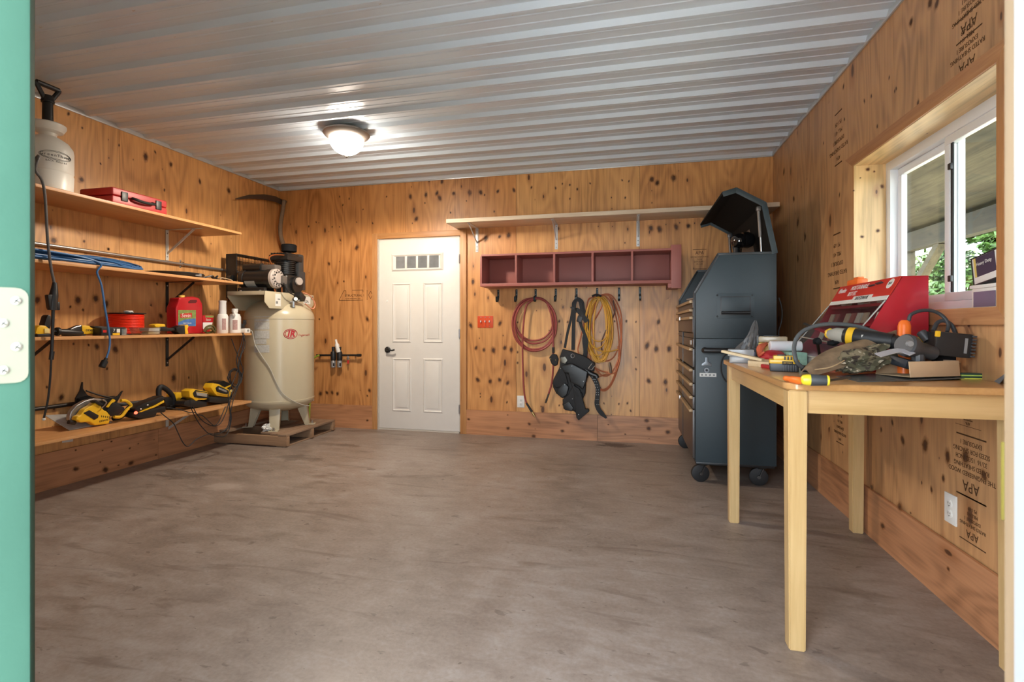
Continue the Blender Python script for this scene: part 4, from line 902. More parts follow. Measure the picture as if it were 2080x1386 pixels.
P = [Vector((-3.44, y_+.018, z0+.02)), Vector((-3.42, y_+.05, z0+.015))]+[ont(u, v) for u, v in ((518, 700), (532, 724), (548, 748), (560, 775), (572, 797), (590, 812), (612, 822), (628, 825))]
b = MB(); b.tube(P, .0045, 8); b.build('cord', mat('pale_cord', (.42, .40, .34), .5), t)
cb = thing('cable_bundle', 'bundle of black cords hanging from the third shelf over the lowest shelf', 'cables', (-3.38, 3.9, SZ['low']))
cx = -3.378
for k, pts in enumerate([((470, 688), (476, 705), (486, 735), (478, 765), (465, 795), (464, 812), (468, 850), (462, 872), (440, 882), (421, 880)),
            ((495, 676), (490, 700), (480, 730), (486, 760), (480, 790), (466, 820), (470, 850), (459, 885), (430, 884), (412, 870), (398, 850), (388, 828), (386, 810)),
            ((497, 680), (492, 710), (484, 740), (488, 770), (470, 800), (460, 835), (448, 860), (434, 866), (415, 858), (400, 842), (390, 822)),
            ((492, 676), (498, 700), (488, 730), (494, 755), (482, 790), (474, 812), (468, 840), (462, 868), (444, 882), (425, 882), (400, 892), (383, 907), (372, 900), (360, 876), (352, 860), (334, 845), (326, 838)),
            ((458, 826), (452, 840), (445, 856), (436, 865), (428, 860), (412, 845), (402, 843), (395, 838), (384, 838), (364, 832), (338, 828))]):
    b = MB(); b.tube([at(u, v, x=cx+.004*k) for u, v in pts], .0035, 6); b.build('cord', RUBBER, cb)
b = MB()
for k in range(5):
    rnd = random.Random(k+40); P = [at(478+14*math.cos(i*PI/4)*rnd.uniform(.7, 1.2), 768+18*math.sin(i*PI/4)*rnd.uniform(.7, 1.2), x=cx-.010-.010*k) for i in range(8)]; b.tube(P, .0035, 6, closed=True)
b.build('cord_coil', RUBBER, cb)
for u, v in ((494, 662), (497, 655)):
    b = MB(); b.obox(at(u, v, x=-3.44), (.022, .022, .04), None, .004); b.build('plug', RUBBER, cb)

# ---- lowest shelf
z0 = SZ['low']; S4 = crop(110, 760, .12019); S5 = crop(300, 760, .11543)
t = thing('string_trimmer', 'long black and yellow string trimmer lying along the lowest shelf', 'trimmer', (-3.65, 3.1, z0))
b = MB()
o_ = [(360, 500), (370, 330), (440, 210), (480, 55), (492, 60), (492, 170), (560, 270), (640, 330), (800, 362), (1000, 330), (1090, 290), (1158, 210), (1170, 212), (1070, 400), (900, 430), (700, 420), (450, 470)]
xg = -3.76
b.prism(S4(o_, x=xg), (-.012, 0, 0), .002); n_ = b.build('debris_guard', BLACK, t)
b = MB(); b.prism(S4([(360, 500), (372, 330), (560, 280), (800, 370), (1060, 400), (900, 440), (620, 500)], x=xg), (.09, 0, -.02), .006); b.build('guard_skirt', BLACKM, t)
b = MB(); b.tube(S4([(540, 205), (760, 280), (960, 325)], x=xg+.01), .006, 6); b.build('guard_blade', DARKSTEEL, t)
b = MB(); pa, pb = S4([(800, 480)], x=-3.70)[0], S5([(1120, 290)], x=-3.70)[0]; b.cyl(pa, S5([(170, 385)], x=-3.70)[0], .014, n=12); b.cyl(S5([(300, 370)], x=-3.70)[0], pb, .016, n=12); b.build('shaft', DKGREY, t)
b = MB(); b.cyl(S4([(1480, 410)], x=-3.70)[0], S4([(1690, 385)], x=-3.70)[0], .0155, n=12); b.build('red_band', mat('dark_red', (.22, .02, .015), .45), t)
b = MB(); b.tube(S5([(200, 385), (195, 210), (240, 152), (345, 215), (430, 310), (462, 400), (450, 500), (330, 515)], x=-3.69), .0195, 12); b.build('loop_handle', RUBBER, t)
pz([(300, 350), (420, 335), (450, 400), (450, 490), (330, 500), (305, 430)], S5, -3.665, .08, .008).build('handle_clamp', BLACK, t)
pz([(488, 310), (510, 262), (620, 252), (668, 300), (600, 370), (535, 450), (490, 442)], S5, -3.67, .10, .014).build('motor_cover', YEL, t)
pz([(540, 430), (600, 345), (680, 312), (722, 372), (685, 450), (565, 462)], S5, -3.6658, .10, .012).build('motor_vent', BLACK, t)
b = MB(); b.cyl(S5([(380, 500)], x=-3.665)[0], S5([(720, 480)], x=-3.665)[0], .011, n=10); b.build('strap_bar', BLACK, t)
b = MB(); b.tube(S5([(930, 285), (960, 258), (1010, 258), (1040, 290)], x=-3.69), .016, 8); b.build('trigger', BLACK, t); shift(t, z0)

t = thing('circular_saw', 'yellow cordless circular saw with silver blade guard on the lowest shelf', 'saw', (-3.6, 2.7, z0))
f0, f1 = at(150, 874, z=z0+.004), at(236, 858, z=z0+.004); f0.x = f1.x = -3.60; k0, k1 = f0+Vector((-.17, -.03, .095)), f1+Vector((-.17, 0, .06))
b = MB(); b.prism([f0, f1, k1, k0], (0, 0, .004), .001); b.build('base_plate', mat('scuffed_alloy', (.46, .46, .43), .45, .2, var=.25, vs_=30), t)
GRD = mat('guard_alloy', (.40, .40, .40), .33, .85)
b = MB(); b.prism(S4([(262, 780), (265, 700), (290, 620), (380, 520), (520, 440), (680, 400), (800, 408), (820, 440), (700, 478), (600, 545), (480, 600), (405, 690), (375, 800), (330, 812)], x=-3.60), (-.035, 0, 0), .008, 3); b.build('blade_guard', GRD, t)
b = MB(); b.prism(S4([(385, 690), (440, 620), (520, 540), (640, 480), (760, 450), (800, 560), (700, 640), (500, 700)], x=-3.612), (-.012, 0, 0), .001); b.build('blade', STEEL, t)
b = MB(); b.prism(S4([(375, 760), (400, 700), (450, 690), (520, 590), (640, 520), (700, 470), (790, 520), (840, 600), (900, 625), (960, 685), (950, 760), (930, 835), (700, 862), (600, 800), (450, 815)], x=-3.545), (-.05, 0, 0), .010, 3); body = b.build('motor_housing', YEL, t)
b = MB(); b.prism(S4([(500, 650), (600, 600), (760, 690), (745, 735), (685, 768)], x=-3.541), (-.02, 0, 0), .004); b.build('side_panel', BLACK, t)
b = MB()
for k in range(5): b.bar(*S4([(800+k*32, 690+k*4), (806+k*32, 720+k*4)], x=-3.5445), .004, .001, up=(1, 0, 0))
b.build('vents', INK, t); text('DEWALT', .018, S4([(855, 775)], x=-3.5440)[0], (0, 1, .06), (0, -.06, 1), INK, 'letters', body)
b = MB(); b.prism(S4([(895, 610), (1000, 470), (1060, 480), (1190, 555), (1200, 590), (1085, 695), (960, 705)], x=-3.54), (-.08, 0, 0), .012); b.build('battery', BLACK, t)
b = MB(); b.tube(S4([(1130, 440), (1215, 445), (1300, 525), (1225, 600), (1130, 710), (1010, 715)], x=-3.545), .011, 8); b.tube(S4([(900, 560), (960, 480), (1010, 430)], x=-3.56), .012, 8); b.build('handle_frame', YEL, t)
b = MB(); b.prism(S4([(680, 460), (730, 432), (850, 500), (800, 532)], x=-3.53), (-.05, 0, 0), .006); b.build('front_grip', BLACK, t)
b = MB(); b.tube(S4([(815, 420), (880, 465), (862, 510), (800, 565)], x=-3.525), .0045, 8); b.build('hook', STEEL, t)
b = MB(); b.tube(S4([(1000, 740), (1120, 715), (1230, 610), (1290, 540), (1350, 560)], x=-3.60), .018, 8); b.build('rear_grip', BLACK, t)
b = MB(); b.cyl(*S4([(245, 800), (350, 815)], x=-3.575), .014, n=12); b.build('depth_knob', BLACK, t); shift(t, z0)

def charger(label, base, yellow, window, c_, x, extra=()):
    t = thing('battery_charger', label, 'charger', (x, 3.3, z0))
    pz(base, c_, x, .10, .012).build('base', BLACK, t); pz(yellow, c_, x+.004, .085, .008).build('battery_top', YEL, t)
    pz(window, c_, x+.010, .09, .008).build('cover', BLACK, t)
    for nm, m, pts, dx, d in extra: pz(pts, c_, x+dx, d, .005).build(nm, m, t)
    return t
t = charger('black battery charger with red lit lamp next to the circular saw', [(1330, 700), (1350, 660), (1440, 630), (1720, 592), (1890, 560), (1890, 650), (1850, 668), (1740, 672), (1720, 740), (1470, 777), (1340, 742)],
            [(1408, 668), (1700, 545), (1860, 455), (1868, 495), (1700, 582), (1480, 662)], [(1350, 602), (1500, 520), (1850, 382), (1880, 440), (1700, 538), (1420, 648)], S4, -3.50)
b = MB(); b.ball(S4([(1380, 672)], x=-3.49)[0], .011); b.build('red_lamp', mat('red_led', (1, .10, .05), .3, emit=2.5), t)
b = MB()
for pp in ((1465, 608), (1580, 540)): b.ball(S4([pp], x=-3.489)[0], .006, 10, 6)
b.build('contacts', WHITE, t); shift(t, z0)
t = charger('black and yellow battery charger in the middle of the lowest shelf', [(640, 560), (660, 512), (760, 482), (1040, 520), (1055, 560), (1040, 602), (880, 627), (740, 622), (650, 592)],
            [(730, 330), (800, 290), (1060, 340), (1080, 470), (1000, 492), (900, 490), (855, 512), (810, 470), (740, 440)], [(800, 372), (850, 312), (1060, 350), (1076, 460), (920, 462), (825, 440)], S5, -3.53,
            [('label', mat('silver_label', (.35, .33, .30), .4), [(850, 345), (1050, 372), (1050, 440), (870, 415)], .0115, .02), ('stripe', YEL, [(855, 340), (1060, 366), (1060, 378), (855, 352)], .0135, .02)]); shift(t, z0)
t = charger('black and yellow battery charger near the tank end of the lowest shelf', [(1085, 480), (1120, 452), (1440, 480), (1452, 560), (1300, 582), (1090, 556)],
            [(1110, 300), (1150, 218), (1250, 232), (1440, 330), (1482, 400), (1440, 466), (1230, 446), (1180, 400)], [(1200, 302), (1250, 262), (1420, 340), (1432, 400), (1380, 422), (1220, 372)], S5, -3.50,
            [('label', mat('silver_label', (.35, .33, .30), .4), [(1250, 290), (1400, 350), (1390, 385), (1250, 330)], .0115, .02), ('stripe', YEL, [(1230, 385), (1440, 425), (1440, 440), (1230, 400)], .011, .02)]); shift(t, z0)
t = thing('radio_charger', 'round black and yellow charger behind the charger near the tank', 'charger', (-3.68, 3.8, z0))
pz([(1175, 420), (1180, 200), (1250, 112), (1350, 86), (1460, 140), (1500, 215), (1490, 420)], S5, -3.64, .13, .014).build('shell', BLACK, t)
pz([(1300, 250), (1345, 215), (1470, 160), (1480, 185), (1390, 225), (1330, 265)], S5, -3.636, .05, .004).build('trim', YEL, t)
pz([(1395, 265), (1490, 245), (1495, 290), (1410, 305)], S5, -3.634, .05, .004).build('badge', mat('pale_yellow', (.75, .62, .25)), t); shift(t, z0)
# paper tag stuck under the front edge of the lowest shelf
o = tag(MB().prism([at(u, v, x=XL+.001) for u, v in ((126, 891), (148, 888), (148, 897), (126, 900))], (.002, 0, 0)).build('wall_tag', PAPER), 'pale paper tag on the wall below the lowest shelf', 'tag')

# ================================================================== compressor on its pallet
PAL = woodmat('pallet_wood', (.20, .125, .075), (.34, .225, .145), 1, 1.2, .8, .08); PALX = woodmat('pallet_wood_across', (.24, .14, .075), (.38, .235, .135), 0, 1.2, .8, .10)
px0, px1, py0, py1 = -3.835, -3.04, 3.975, 4.745
pal = thing('pallet', 'low weathered wooden pallet under the beige compressor', 'pallet', ((px0+px1)/2, (py0+py1)/2, 0))
for y_ in (py0, (py0+py1)/2-.02, py1-.045): MB().box((px0, y_, .012), (px1, y_+.04, .098), .003).build('stringer', PALX, pal)
for x_, w_, dy in ((-3.815, .11, .045), (-3.36, .12, .05), (-3.235, .095, .02), (-3.135, .09, 0)): MB().box((x_, py0+dy, .099), (x_+w_, py1, .118), .003).build('deck_board', PAL, pal)
for x_ in (-3.80, -3.16): MB().box((x_, py0+.01, .0), (x_+.10, py1, .0115), .002).build('bottom_board', PAL, pal)
CREAM = mat('cream_enamel', (.52, .455, .315), .28, var=.03); tz = .118
cmp_ = thing('air_compressor', 'tall cream vertical tank air compressor with black motor and pump on top', 'compressor', (TC.x, TC.y, tz))
b = MB(); zt0, zt1 = .385, 1.185; pr = []
Ht = 1.385-.265
def tz_(z): return (z-.265)/Ht
for k in range(8): a = k/7*PI/2; pr.append((tz_(zt0-.115*math.cos(a)), max(.02, TR*math.sin(a))))
pr += [(tz_(zt0+.012), TR), (tz_(zt0+.014), TR-.003), (tz_(zt1-.014), TR-.003), (tz_(zt1-.012), TR)]
for k in range(10): a = k/9*PI/2; pr.append((tz_(zt1+.20*math.sin(a)), max(.02, TR*math.cos(a))))
b.lathe(pr, (TC.x, TC.y, .265), (TC.x, TC.y, 1.385), 64); tank = b.build('tank', CREAM, cmp_)
for k in range(4):
    a = math.radians(-62+90*k); d = Vector((math.cos(a), math.sin(a), 0)); n = Vector((-d.y, d.x, 0)); c0 = Vector((TC.x, TC.y, 0))
    top, bot = c0+d*.235+Vector((0, 0, .38)), c0+d*.268+Vector((0, 0, tz))
    b = MB(); b.prism([top+n*.05, top-n*.05, bot-n*.042, bot+n*.042], d*.012, .002)
    for s in (1, -1): b.prism([top+n*.05*s, top+n*.05*s-d*.10, bot+n*.042*s-d*.03, bot+n*.042*s], -n*.006*s, .001)
    b.prism([bot+n*.042, bot-n*.042, bot-n*.042+d*.065, bot+n*.042+d*.065], (0, 0, .008), .002); lg = b.build('leg', CREAM, cmp_)
    b = MB(); b.lathe([(0, .014), (.4, .014), (.41, .008), (1, .008)], bot+d*.035+Vector((0, 0, .008)), bot+d*.035+Vector((0, 0, .035)), 8); b.build('bolt', STEEL, lg)
# platform: plate with folded skirts
X0, X1, Y0, Y1, zp = -3.60, -3.20, 3.885, 4.60, 1.425
b = MB(); b.box((X0, Y0, zp-.006), (X1, Y1, zp), .002)
b.prism([(X1, Y0, zp), (X1, Y1, zp), (X1, Y1, zp-.10), (X1, Y1-.06, zp-.155), (X1, Y0+.06, zp-.155), (X1, Y0, zp-.10)], (-.006, 0, 0), .001)
b.prism([(X0, Y0, zp), (X0, Y1, zp), (X0, Y1, zp-.10), (X0, Y1-.12, zp-.17), (X0, Y0+.12, zp-.17), (X0, Y0, zp-.05)], (.006, 0, 0), .001)
b.box((X0, Y0, zp-.035), (X1, Y0+.006, zp), .001); plat = b.build('platform', CREAM, cmp_)
for y_, z_, w_, h_ in ((4.06, zp-.075, .075, .115),):
    b = MB(); b.box((X1, y_-w_/2, z_-h_/2), (X1+.001, y_+w_/2, z_+h_/2)); s_ = b.build('sticker', PAPER, plat)
    b = MB(); b.box((X1+.001, y_-.005, z_+.005), (X1+.0015, y_+.03, z_+.012))
    for i in range(7): b.box((X1+.001, y_-.03+.0022*i*2, z_-.035), (X1+.0015, y_-.03+.0022*i*2+.0024, z_-.012))
    b.build('sticker_print', INK, s_)
MB().box((X1, 4.435, zp-.095), (X1+.001, 4.545, zp-.02)).build('sticker', PAPER, plat)
text('USA', .038, (X1+.001, 4.48, zp-.070), (0, 1, 0), (0, 0, 1), INK, 'letters', plat)
MB().prism([(X1+.001, 4.555, zp-.015), (X1+.001, 4.590, zp-.015), (X1+.001, 4.570, zp-.05)], (.0006, 0, 0)).build('triangle_mark', DKGREY, plat)
# motor
my, mz = 4.06, zp+.125
b = MB(); b.lathe([(0, .07), (.02, .088), (.16, .092), (.165, .086), (.84, .086), (.845, .092), (1, .092)], (-3.575, my, mz), (-3.235, my, mz), 36); motor = b.build('motor', BMETAL, cmp_)
b = MB(); b.lathe([(0, .092), (.5, .092), (.8, .080), (.82, .052), (1, .045)], (-3.235, my, mz), (-3.185, my, mz), 36); b.build('end_bell', mat('cast_alloy', (.46, .40, .36), .5), motor)
b = MB()
for k in range(12):
    for r_, w_ in ((.062, .014), (.078, .010)):
        a = 2*PI*k/12+(.2 if r_ > .07 else 0); d = Vector((0, math.cos(a), math.sin(a))); b.obox(Vector((-3.194 if r_ > .07 else -3.188, my, mz))+d*r_, (.003, w_, w_*.8), Matrix.Rotation(a, 3, 'X'))
b.build('vents', INK, motor)
b = MB(); b.cyl((-3.55, my-.01, mz+.105), (-3.36, my-.01, mz+.105), .040, n=20); b.build('capacitor', BMETAL, motor)
b = MB(); b.box((-3.36, my-.03, mz+.06), (-3.21, my+.06, mz+.13), .012); b.build('junction_box', mat('dull_grey_paint', (.11, .095, .085), .5), motor)
b = MB(); b.sheet(lambda u, v: (-3.50+.11*v, my+math.cos(-PI+.30+.9*u)*.0868, mz+math.sin(-PI+.55+.9*u-.25)*.0868), 8, 1); b.build('nameplate', mat('plate_silver', (.42, .46, .46), .4), motor)
b = MB(); b.box((-3.56, my-.09, zp), (-3.28, my-.05, zp+.04), .003); b.box((-3.56, my+.05, zp), (-3.28, my+.09, zp+.04), .003); b.build('motor_foot', BMETAL, motor)
for x_ in (-3.52, -3.31): b = MB(); b.lathe([(0, .011), (.6, .011), (1, .006)], (x_, my-.10, zp), (x_, my-.10, zp+.016), 8); b.build('bolt', STEEL, motor)
b = MB(); b.box((-3.205, my+.02, mz-.05), (-3.165, my+.085, mz+.03), .010); b.build('cable_box', mat('dull_grey_paint', (.1, .1, .1)), motor)
# pump
pY, pX = 4.43, -3.40
b = MB(); b.box((pX-.11, pY-.12, zp), (pX+.10, pY+.12, zp+.20), .03, 3); b.cyl((pX+.10, pY+.02, zp+.10), (pX+.125, pY+.02, zp+.10), .085, n=30); pump = b.build('crankcase', BMETAL, cmp_)
b = MB(); b.cyl((pX, pY-.01, zp+.19), (pX, pY-.01, zp+.345), .082, n=28)
for k in range(7): b.lathe([(0, .100), (1, .100)], (pX, pY-.01, zp+.205+k*.020), (pX, pY-.01, zp+.213+k*.020), 28)
b.build('cylinder_fins', BMETAL, cmp_)
b = MB(); b.box((pX-.11, pY-.12, zp+.335), (pX+.11, pY+.12, zp+.395), .016)
for k in range(6): b.box((pX-.09+.034*k, pY-.11, zp+.39), (pX-.078+.034*k, pY+.11, zp+.412), .002)
b.build('cylinder_head', BMETAL, cmp_)
b = MB(); b.box((pX+.02, pY+.07, zp+.10), (pX+.10, pY+.155, zp+.42), .018); b.box((pX+.09, pY+.04, zp+.05), (pX+.12, pY+.15, zp+.24), .01); b.build('pump_block', DKGREY, cmp_)
fc = at(587, 508, y=4.40); b = MB(); b.lathe([(0, .060), (.06, .072), (.85, .074), (1, .066)], (fc.x, fc.y, zp+.425), (fc.x, fc.y, zp+.500), 30); b.cyl((fc.x, fc.y, zp+.39), (fc.x, fc.y, zp+.43), .022, n=14); b.build('air_filter', BLACKM, cmp_)
b = MB(); gp = at(606, 572, x=-3.27); b.lathe([(0, .040), (.7, .040), (1, .036)], gp, gp+Vector((.022, -.008, 0)), 24); b.build('sight_gauge', mat('cast_alloy', (.4, .4, .4)), cmp_)
COP = mat('copper_pipe', (.62, .22, .075), .32, .8)
b = MB(); b.tube([at(u, v, x=-3.33) for u, v in ((588, 520), (572, 518), (556, 518), (547, 523), (549, 532), (556, 545))], .007, 8); b.tube([(-3.24, my+.0, zp+.03), (-3.235, my+.01, zp)], .007, 8); b.tube([(-3.215, 4.13, zp+.05), (-3.213, 4.13, zp-.002)], .007, 8); b.build('copper_pipe', COP, cmp_)
# belt guard of black wire mesh
gx0, gx1, gy0, gy1, gz0, gz1 = -3.765, -3.66, 4.06, 4.74, 1.375, 1.795
gd = MB()
for x_ in (gx0, gx1):
    gd.bar((x_, gy0, gz0), (x_, gy0, gz1), .014, .008); gd.bar((x_, gy1, gz0), (x_, gy1, gz1), .014, .008); gd.bar((x_, gy0, gz1), (x_, gy1, gz1), .014, .008); gd.bar((x_, gy0, gz0), (x_, gy1, gz0), .014, .008)
gd.box((gx0, gy0, gz1), (gx1, gy1, gz1+.004)); gd.box((gx0, gy0-.003, gz0), (gx1, gy0, gz1)); gu = gd.build('belt_guard', BMETAL, cmp_)
gd = MB(); n = 34
for x_ in (gx0, gx1):
    for k in range(1, n): y_ = gy0+(gy1-gy0)*k/n; gd.box((x_-.0013, y_-.0013, gz0), (x_+.0013, y_+.0013, gz1))
    for k in range(1, 9): z_ = gz0+(gz1-gz0)*k/9; gd.box((x_-.0013, gy0, z_-.0013), (x_+.0013, gy1, z_+.0013))
gd.build('wire_mesh', BMETAL, gu)
b = MB(); b.lathe([(0, .155), (.25, .165), (.75, .165), (1, .155)], (-3.73, 4.46, 1.57), (-3.69, 4.46, 1.57), 36); b.build('flywheel', BMETAL, gu); b = MB(); b.lathe([(0, .045), (1, .045)], (-3.73, my, mz), (-3.69, my, mz), 20); b.build('motor_pulley', BMETAL, gu)
b = MB(); b.cyl((-3.70, 4.46, 1.57), (-3.50, 4.46, 1.57), .02, n=12); b.build('crankshaft', DARKSTEEL, gu)
# pressure switch, gauge, safety valve
b = MB(); pc = at(609, 603, x=-3.12); b.obox(pc, (.07, .10, .055), Euler((-.5, 0, .1)).to_matrix(), .008); b.build('pressure_switch', BLACK, cmp_)
b = MB(); gc = at(599, 609, x=-3.11); b.lathe([(0, .022), (.6, .024), (1, .022)], gc, gc+Vector((.018, -.012, .006)), 20); g_ = b.build('pressure_gauge', BMETAL, cmp_)
b = MB(); gc2 = gc+Vector((.018, -.012, .006)); b.lathe([(0, .018), (1, .018)], gc2, gc2+Vector((.001, -.0007, .0003)), 20); b.build('gauge_face', PAPER, g_)
b = MB(); sv = at(596, 614, x=-3.16); b.cyl(sv+Vector((0, 0, -.05)), sv+Vector((0, 0, .03)), .016, n=12); b.cyl(sv+Vector((-.02, -.02, .0)), sv+Vector((.05, .03, .02)), .009, n=10); b.build('valve_body', STEEL, cmp_)
b = MB(); b.tube([at(u, v, x=-3.13) for u, v in ((576, 575), (585, 592), (598, 600), (606, 603))], .006, 8); b.build('power_cable', RUBBER, cmp_)
b = MB(); b.tube([at(u, v, x=-3.10) for u, v in ((616, 595), (625, 598), (634, 606), (640, 618), (637, 627), (629, 625), (620, 617))], .005, 8); b.build('warning_cable', mat('salmon_cable', (.72, .28, .17), .5), cmp_)
# red mark and label sheet on the tank
def ontank(a, z, r=TR-.002): return Vector((TC.x+math.cos(a)*r, TC.y+math.sin(a)*r, z))
LR = mat('logo_red', (.42, .02, .03), .45)
b0 = ont(591, 687, TR); a0 = math.atan2(b0.y-TC.y, b0.x-TC.x)
b = MB()
for (ex, ez, k0, k1, rr_) in ((.062, .045, .0, 2*PI, .0032), (.050, .034, .5, 5.6, .0028)): b.tube([ontank(a0+math.cos(k0+(k1-k0)*i/30)*ex/TR-.004, 1.033+math.sin(k0+(k1-k0)*i/30)*ez) for i in range(30)], rr_, 5, closed=(k0 == 0), sm=1)
b.build('logo_ring', LR, tank)
def round_text(txt, size, a_, z, m, step, bold=.0, sh=.2):
    for i, ch in enumerate(txt):
        if ch == ' ': continue
        a = a_+i*step/TR; n = Vector((math.cos(a), math.sin(a), 0)); text(ch, size, ontank(a, z), (-n.y, n.x, 0), (0, 0, 1), m, 'letter', tank, .0008, shear=sh, off=bold)
round_text('IR', .075, a0-.024/TR, 1.031, LR, .036, .003); round_text('Ingersoll', .030, a0+.078/TR, 1.020, LR, .0165)
b = MB(); a1 = math.atan2(ont(530, 690, TR).y-TC.y, ont(530, 690, TR).x-TC.x)
lab_m = mat('label_sheet', (.48, .48, .45), .5, var=.35, vs_=70)
for k, (za, zb_) in enumerate(((.94, .985), (.86, .93), (.99, 1.065), (1.075, 1.145), (1.15, 1.20))):
    b = MB(); ln = .46 if k else .38; b.sheet(lambda u, v: ontank(a1-.22+ln*u, za+(zb_-za)*v, TR-.0015), 8, 1); b.build('label_sheet', lab_m, tank)
# pale scrap on the pallet by the front foot
b = MB(); c = at(542, 874, z=.13); b.lump(c+Vector((0, 0, .01)), (.07, .05, .055), amp=.9, seed=9, fr=4.); o = tag(b.build('paper_scrap', PAPER), 'crumpled white paper scrap by the compressor foot on the pallet', 'paper'); shift(o, .118)
# yellow green hose behind the tank
b = MB(); b.tube([at(u, v, y=4.80) for u, v in ((648, 722), (640, 726), (634, 735), (631, 760), (630, 800), (629, 830), (628, 866))], .009, 8); o = tag(b.build('green_hose', mat('lime_hose', (.30, .42, .04), .4)), 'lime green air hose running down behind the compressor tank', 'hose')
# scythe hung in the corner
t = thing('scythe', 'old scythe with rusty blade and grey curved handle in the corner', 'scythe', (-3.79, 4.8, 2.0))
b = MB(); tip, heel = at(478, 403, x=-3.80), at(577, 410, x=-3.78)
P = [(478, 404, 3), (505, 399, 9), (535, 399, 12), (558, 403, 13), (577, 412, 12)]
up_ = [at(u, v-w_*.35, x=-3.80) for u, v, w_ in P]; dn = [at(u, v+w_*.55, x=-3.80) for u, v, w_ in P]; b.prism(up_+dn[::-1], (.006, 0, 0), .001); b.build('blade', mat('rusty_steel', (.10, .065, .045), .55, .5), t)
b = MB(); SN = mat('grey_ash_wood', (.22, .15, .095), .7, var=.25, vs_=25); b.tube([at(u, v, x=-3.76) for u, v in ((577, 408), (574, 430), (570, 455), (570, 478), (576, 498), (583, 520), (590, 545))], .022, 12, rr=lambda k: .020+.006*k); b.build('snath', SN, t)
b = MB(); b.lump(at(577, 411, x=-3.775), (.05, .06, .055), amp=.3, seed=2, sub=2); b.build('ferrule', DARKSTEEL, t)
# ================================================================== back wall
# ---- air filter and regulator beside the door
yw = YB; yr = YB-.055
def pb(u, v, y=yr): return at(u, v, y=y)
t = thing('air_regulator', 'black and silver air filter and regulator set on the wall left of the door', 'regulator', pb(685, 724))
b = MB(); b.cyl(pb(643, 722), pb(672, 722), .011, n=12); b.cyl(pb(693, 722), pb(733, 722), .011, n=12); b.lathe([(0, .016), (1, .016)], pb(726, 722), pb(733, 722), 12); b.cyl(pb(650, 722), pb(650, 722, YB), .010, n=10); b.cyl(pb(722, 722), pb(722, 722, YB), .010, n=10); b.build('pipe', BMETAL, t)
for u in (677, 690):
    b = MB(); c = pb(u, 725); b.lathe([(0, .024), (.2, .029), (.8, .029), (1, .022)], pb(u, 733), pb(u, 714), 18); b.lathe([(0, .016), (1, .018)], pb(u, 714), pb(u, 705), 14); f_ = b.build('filter_head', BLACK, t)
    b = MB(); b.lathe([(0, .018), (.08, .026), (.95, .027), (1, .025)], pb(u, 747), pb(u, 733), 18); b.build('bowl', mat('bowl_grey', (.33, .33, .33), .3, .5), t)
    b = MB(); b.obox(pb(u+1, 741, yr-.0265), (.016, .003, .035)); b.build('bowl_label', BLACK, f_)
b = MB(); b.cyl(pb(707, 722), pb(707, 731), .010, n=10); b.obox(pb(707, 728), (.028, .028, .016), None, .003); b.build('drain_valve', STEEL, t); b = MB(); b.cyl(pb(707, 732), pb(707, 739), .012, .009, 12); b.build('red_knob', RED, t)
t = thing('oil_bottle', 'small white oil bottle standing on the regulator by the door', 'bottle', pb(687, 712, yr-.01))
b = MB(); b.lathe([(0, .020), (.05, .023), (.6, .023), (.72, .012), (1, .011)], pb(688, 716, yr-.012), pb(682, 690, yr-.012), 16); b.build('bottle', WHITE, t)
# ---- long timber shelf with three brackets
PINE = woodmat('whitewood', (.62, .49, .35), (.80, .69, .54), 0, 1., .6, .14, (.10, .04, .02))
yf = 4.605; zs0, zs1 = 2.108, 2.146
t = MB(); t.box((-1.745, yf, zs0), (1.215, YB-.001, zs1), .003); tag(t.build('timber_shelf', PINE), 'long pale timber shelf high on the back wall above the red cubby', 'shelf')
for u, lb in ((969, 'white shelf bracket nearest the door under the long timber shelf'), (1130, 'middle white shelf bracket under the long timber shelf'), (1296, 'white shelf bracket above the right half of the red cubby')):
    x_ = at(u, 480, y=YB).x; t = thing('shelf_bracket', lb, 'bracket', (x_, YB, 1.90)); m_ = mat('white_zinc', (.60, .64, .66), .35, .1)
    b = MB(); b.box((x_-.015, YB-.004, zs0-.245), (x_+.015, YB-.0005, zs0-.001), .001); b.build('wall_leg', m_, t)
    b = MB(); b.box((x_-.015, YB-.285, zs0-.0045), (x_+.015, YB-.001, zs0-.0005), .001); b.build('arm', m_, t)
    b = MB(); b.bar((x_, YB-.003, zs0-.15), (x_, YB-.26, zs0-.006), .016, .006, up=(1, 0, 0)); b.build('brace', m_, t)
    for k in (-.225, -.02, -.19):
        b = MB(); b.lathe([(0, .005), (1, .004)], (x_, YB-.004, zs0+k), (x_, YB-.006, zs0+k), 10); b.build('screw', GREY, t)

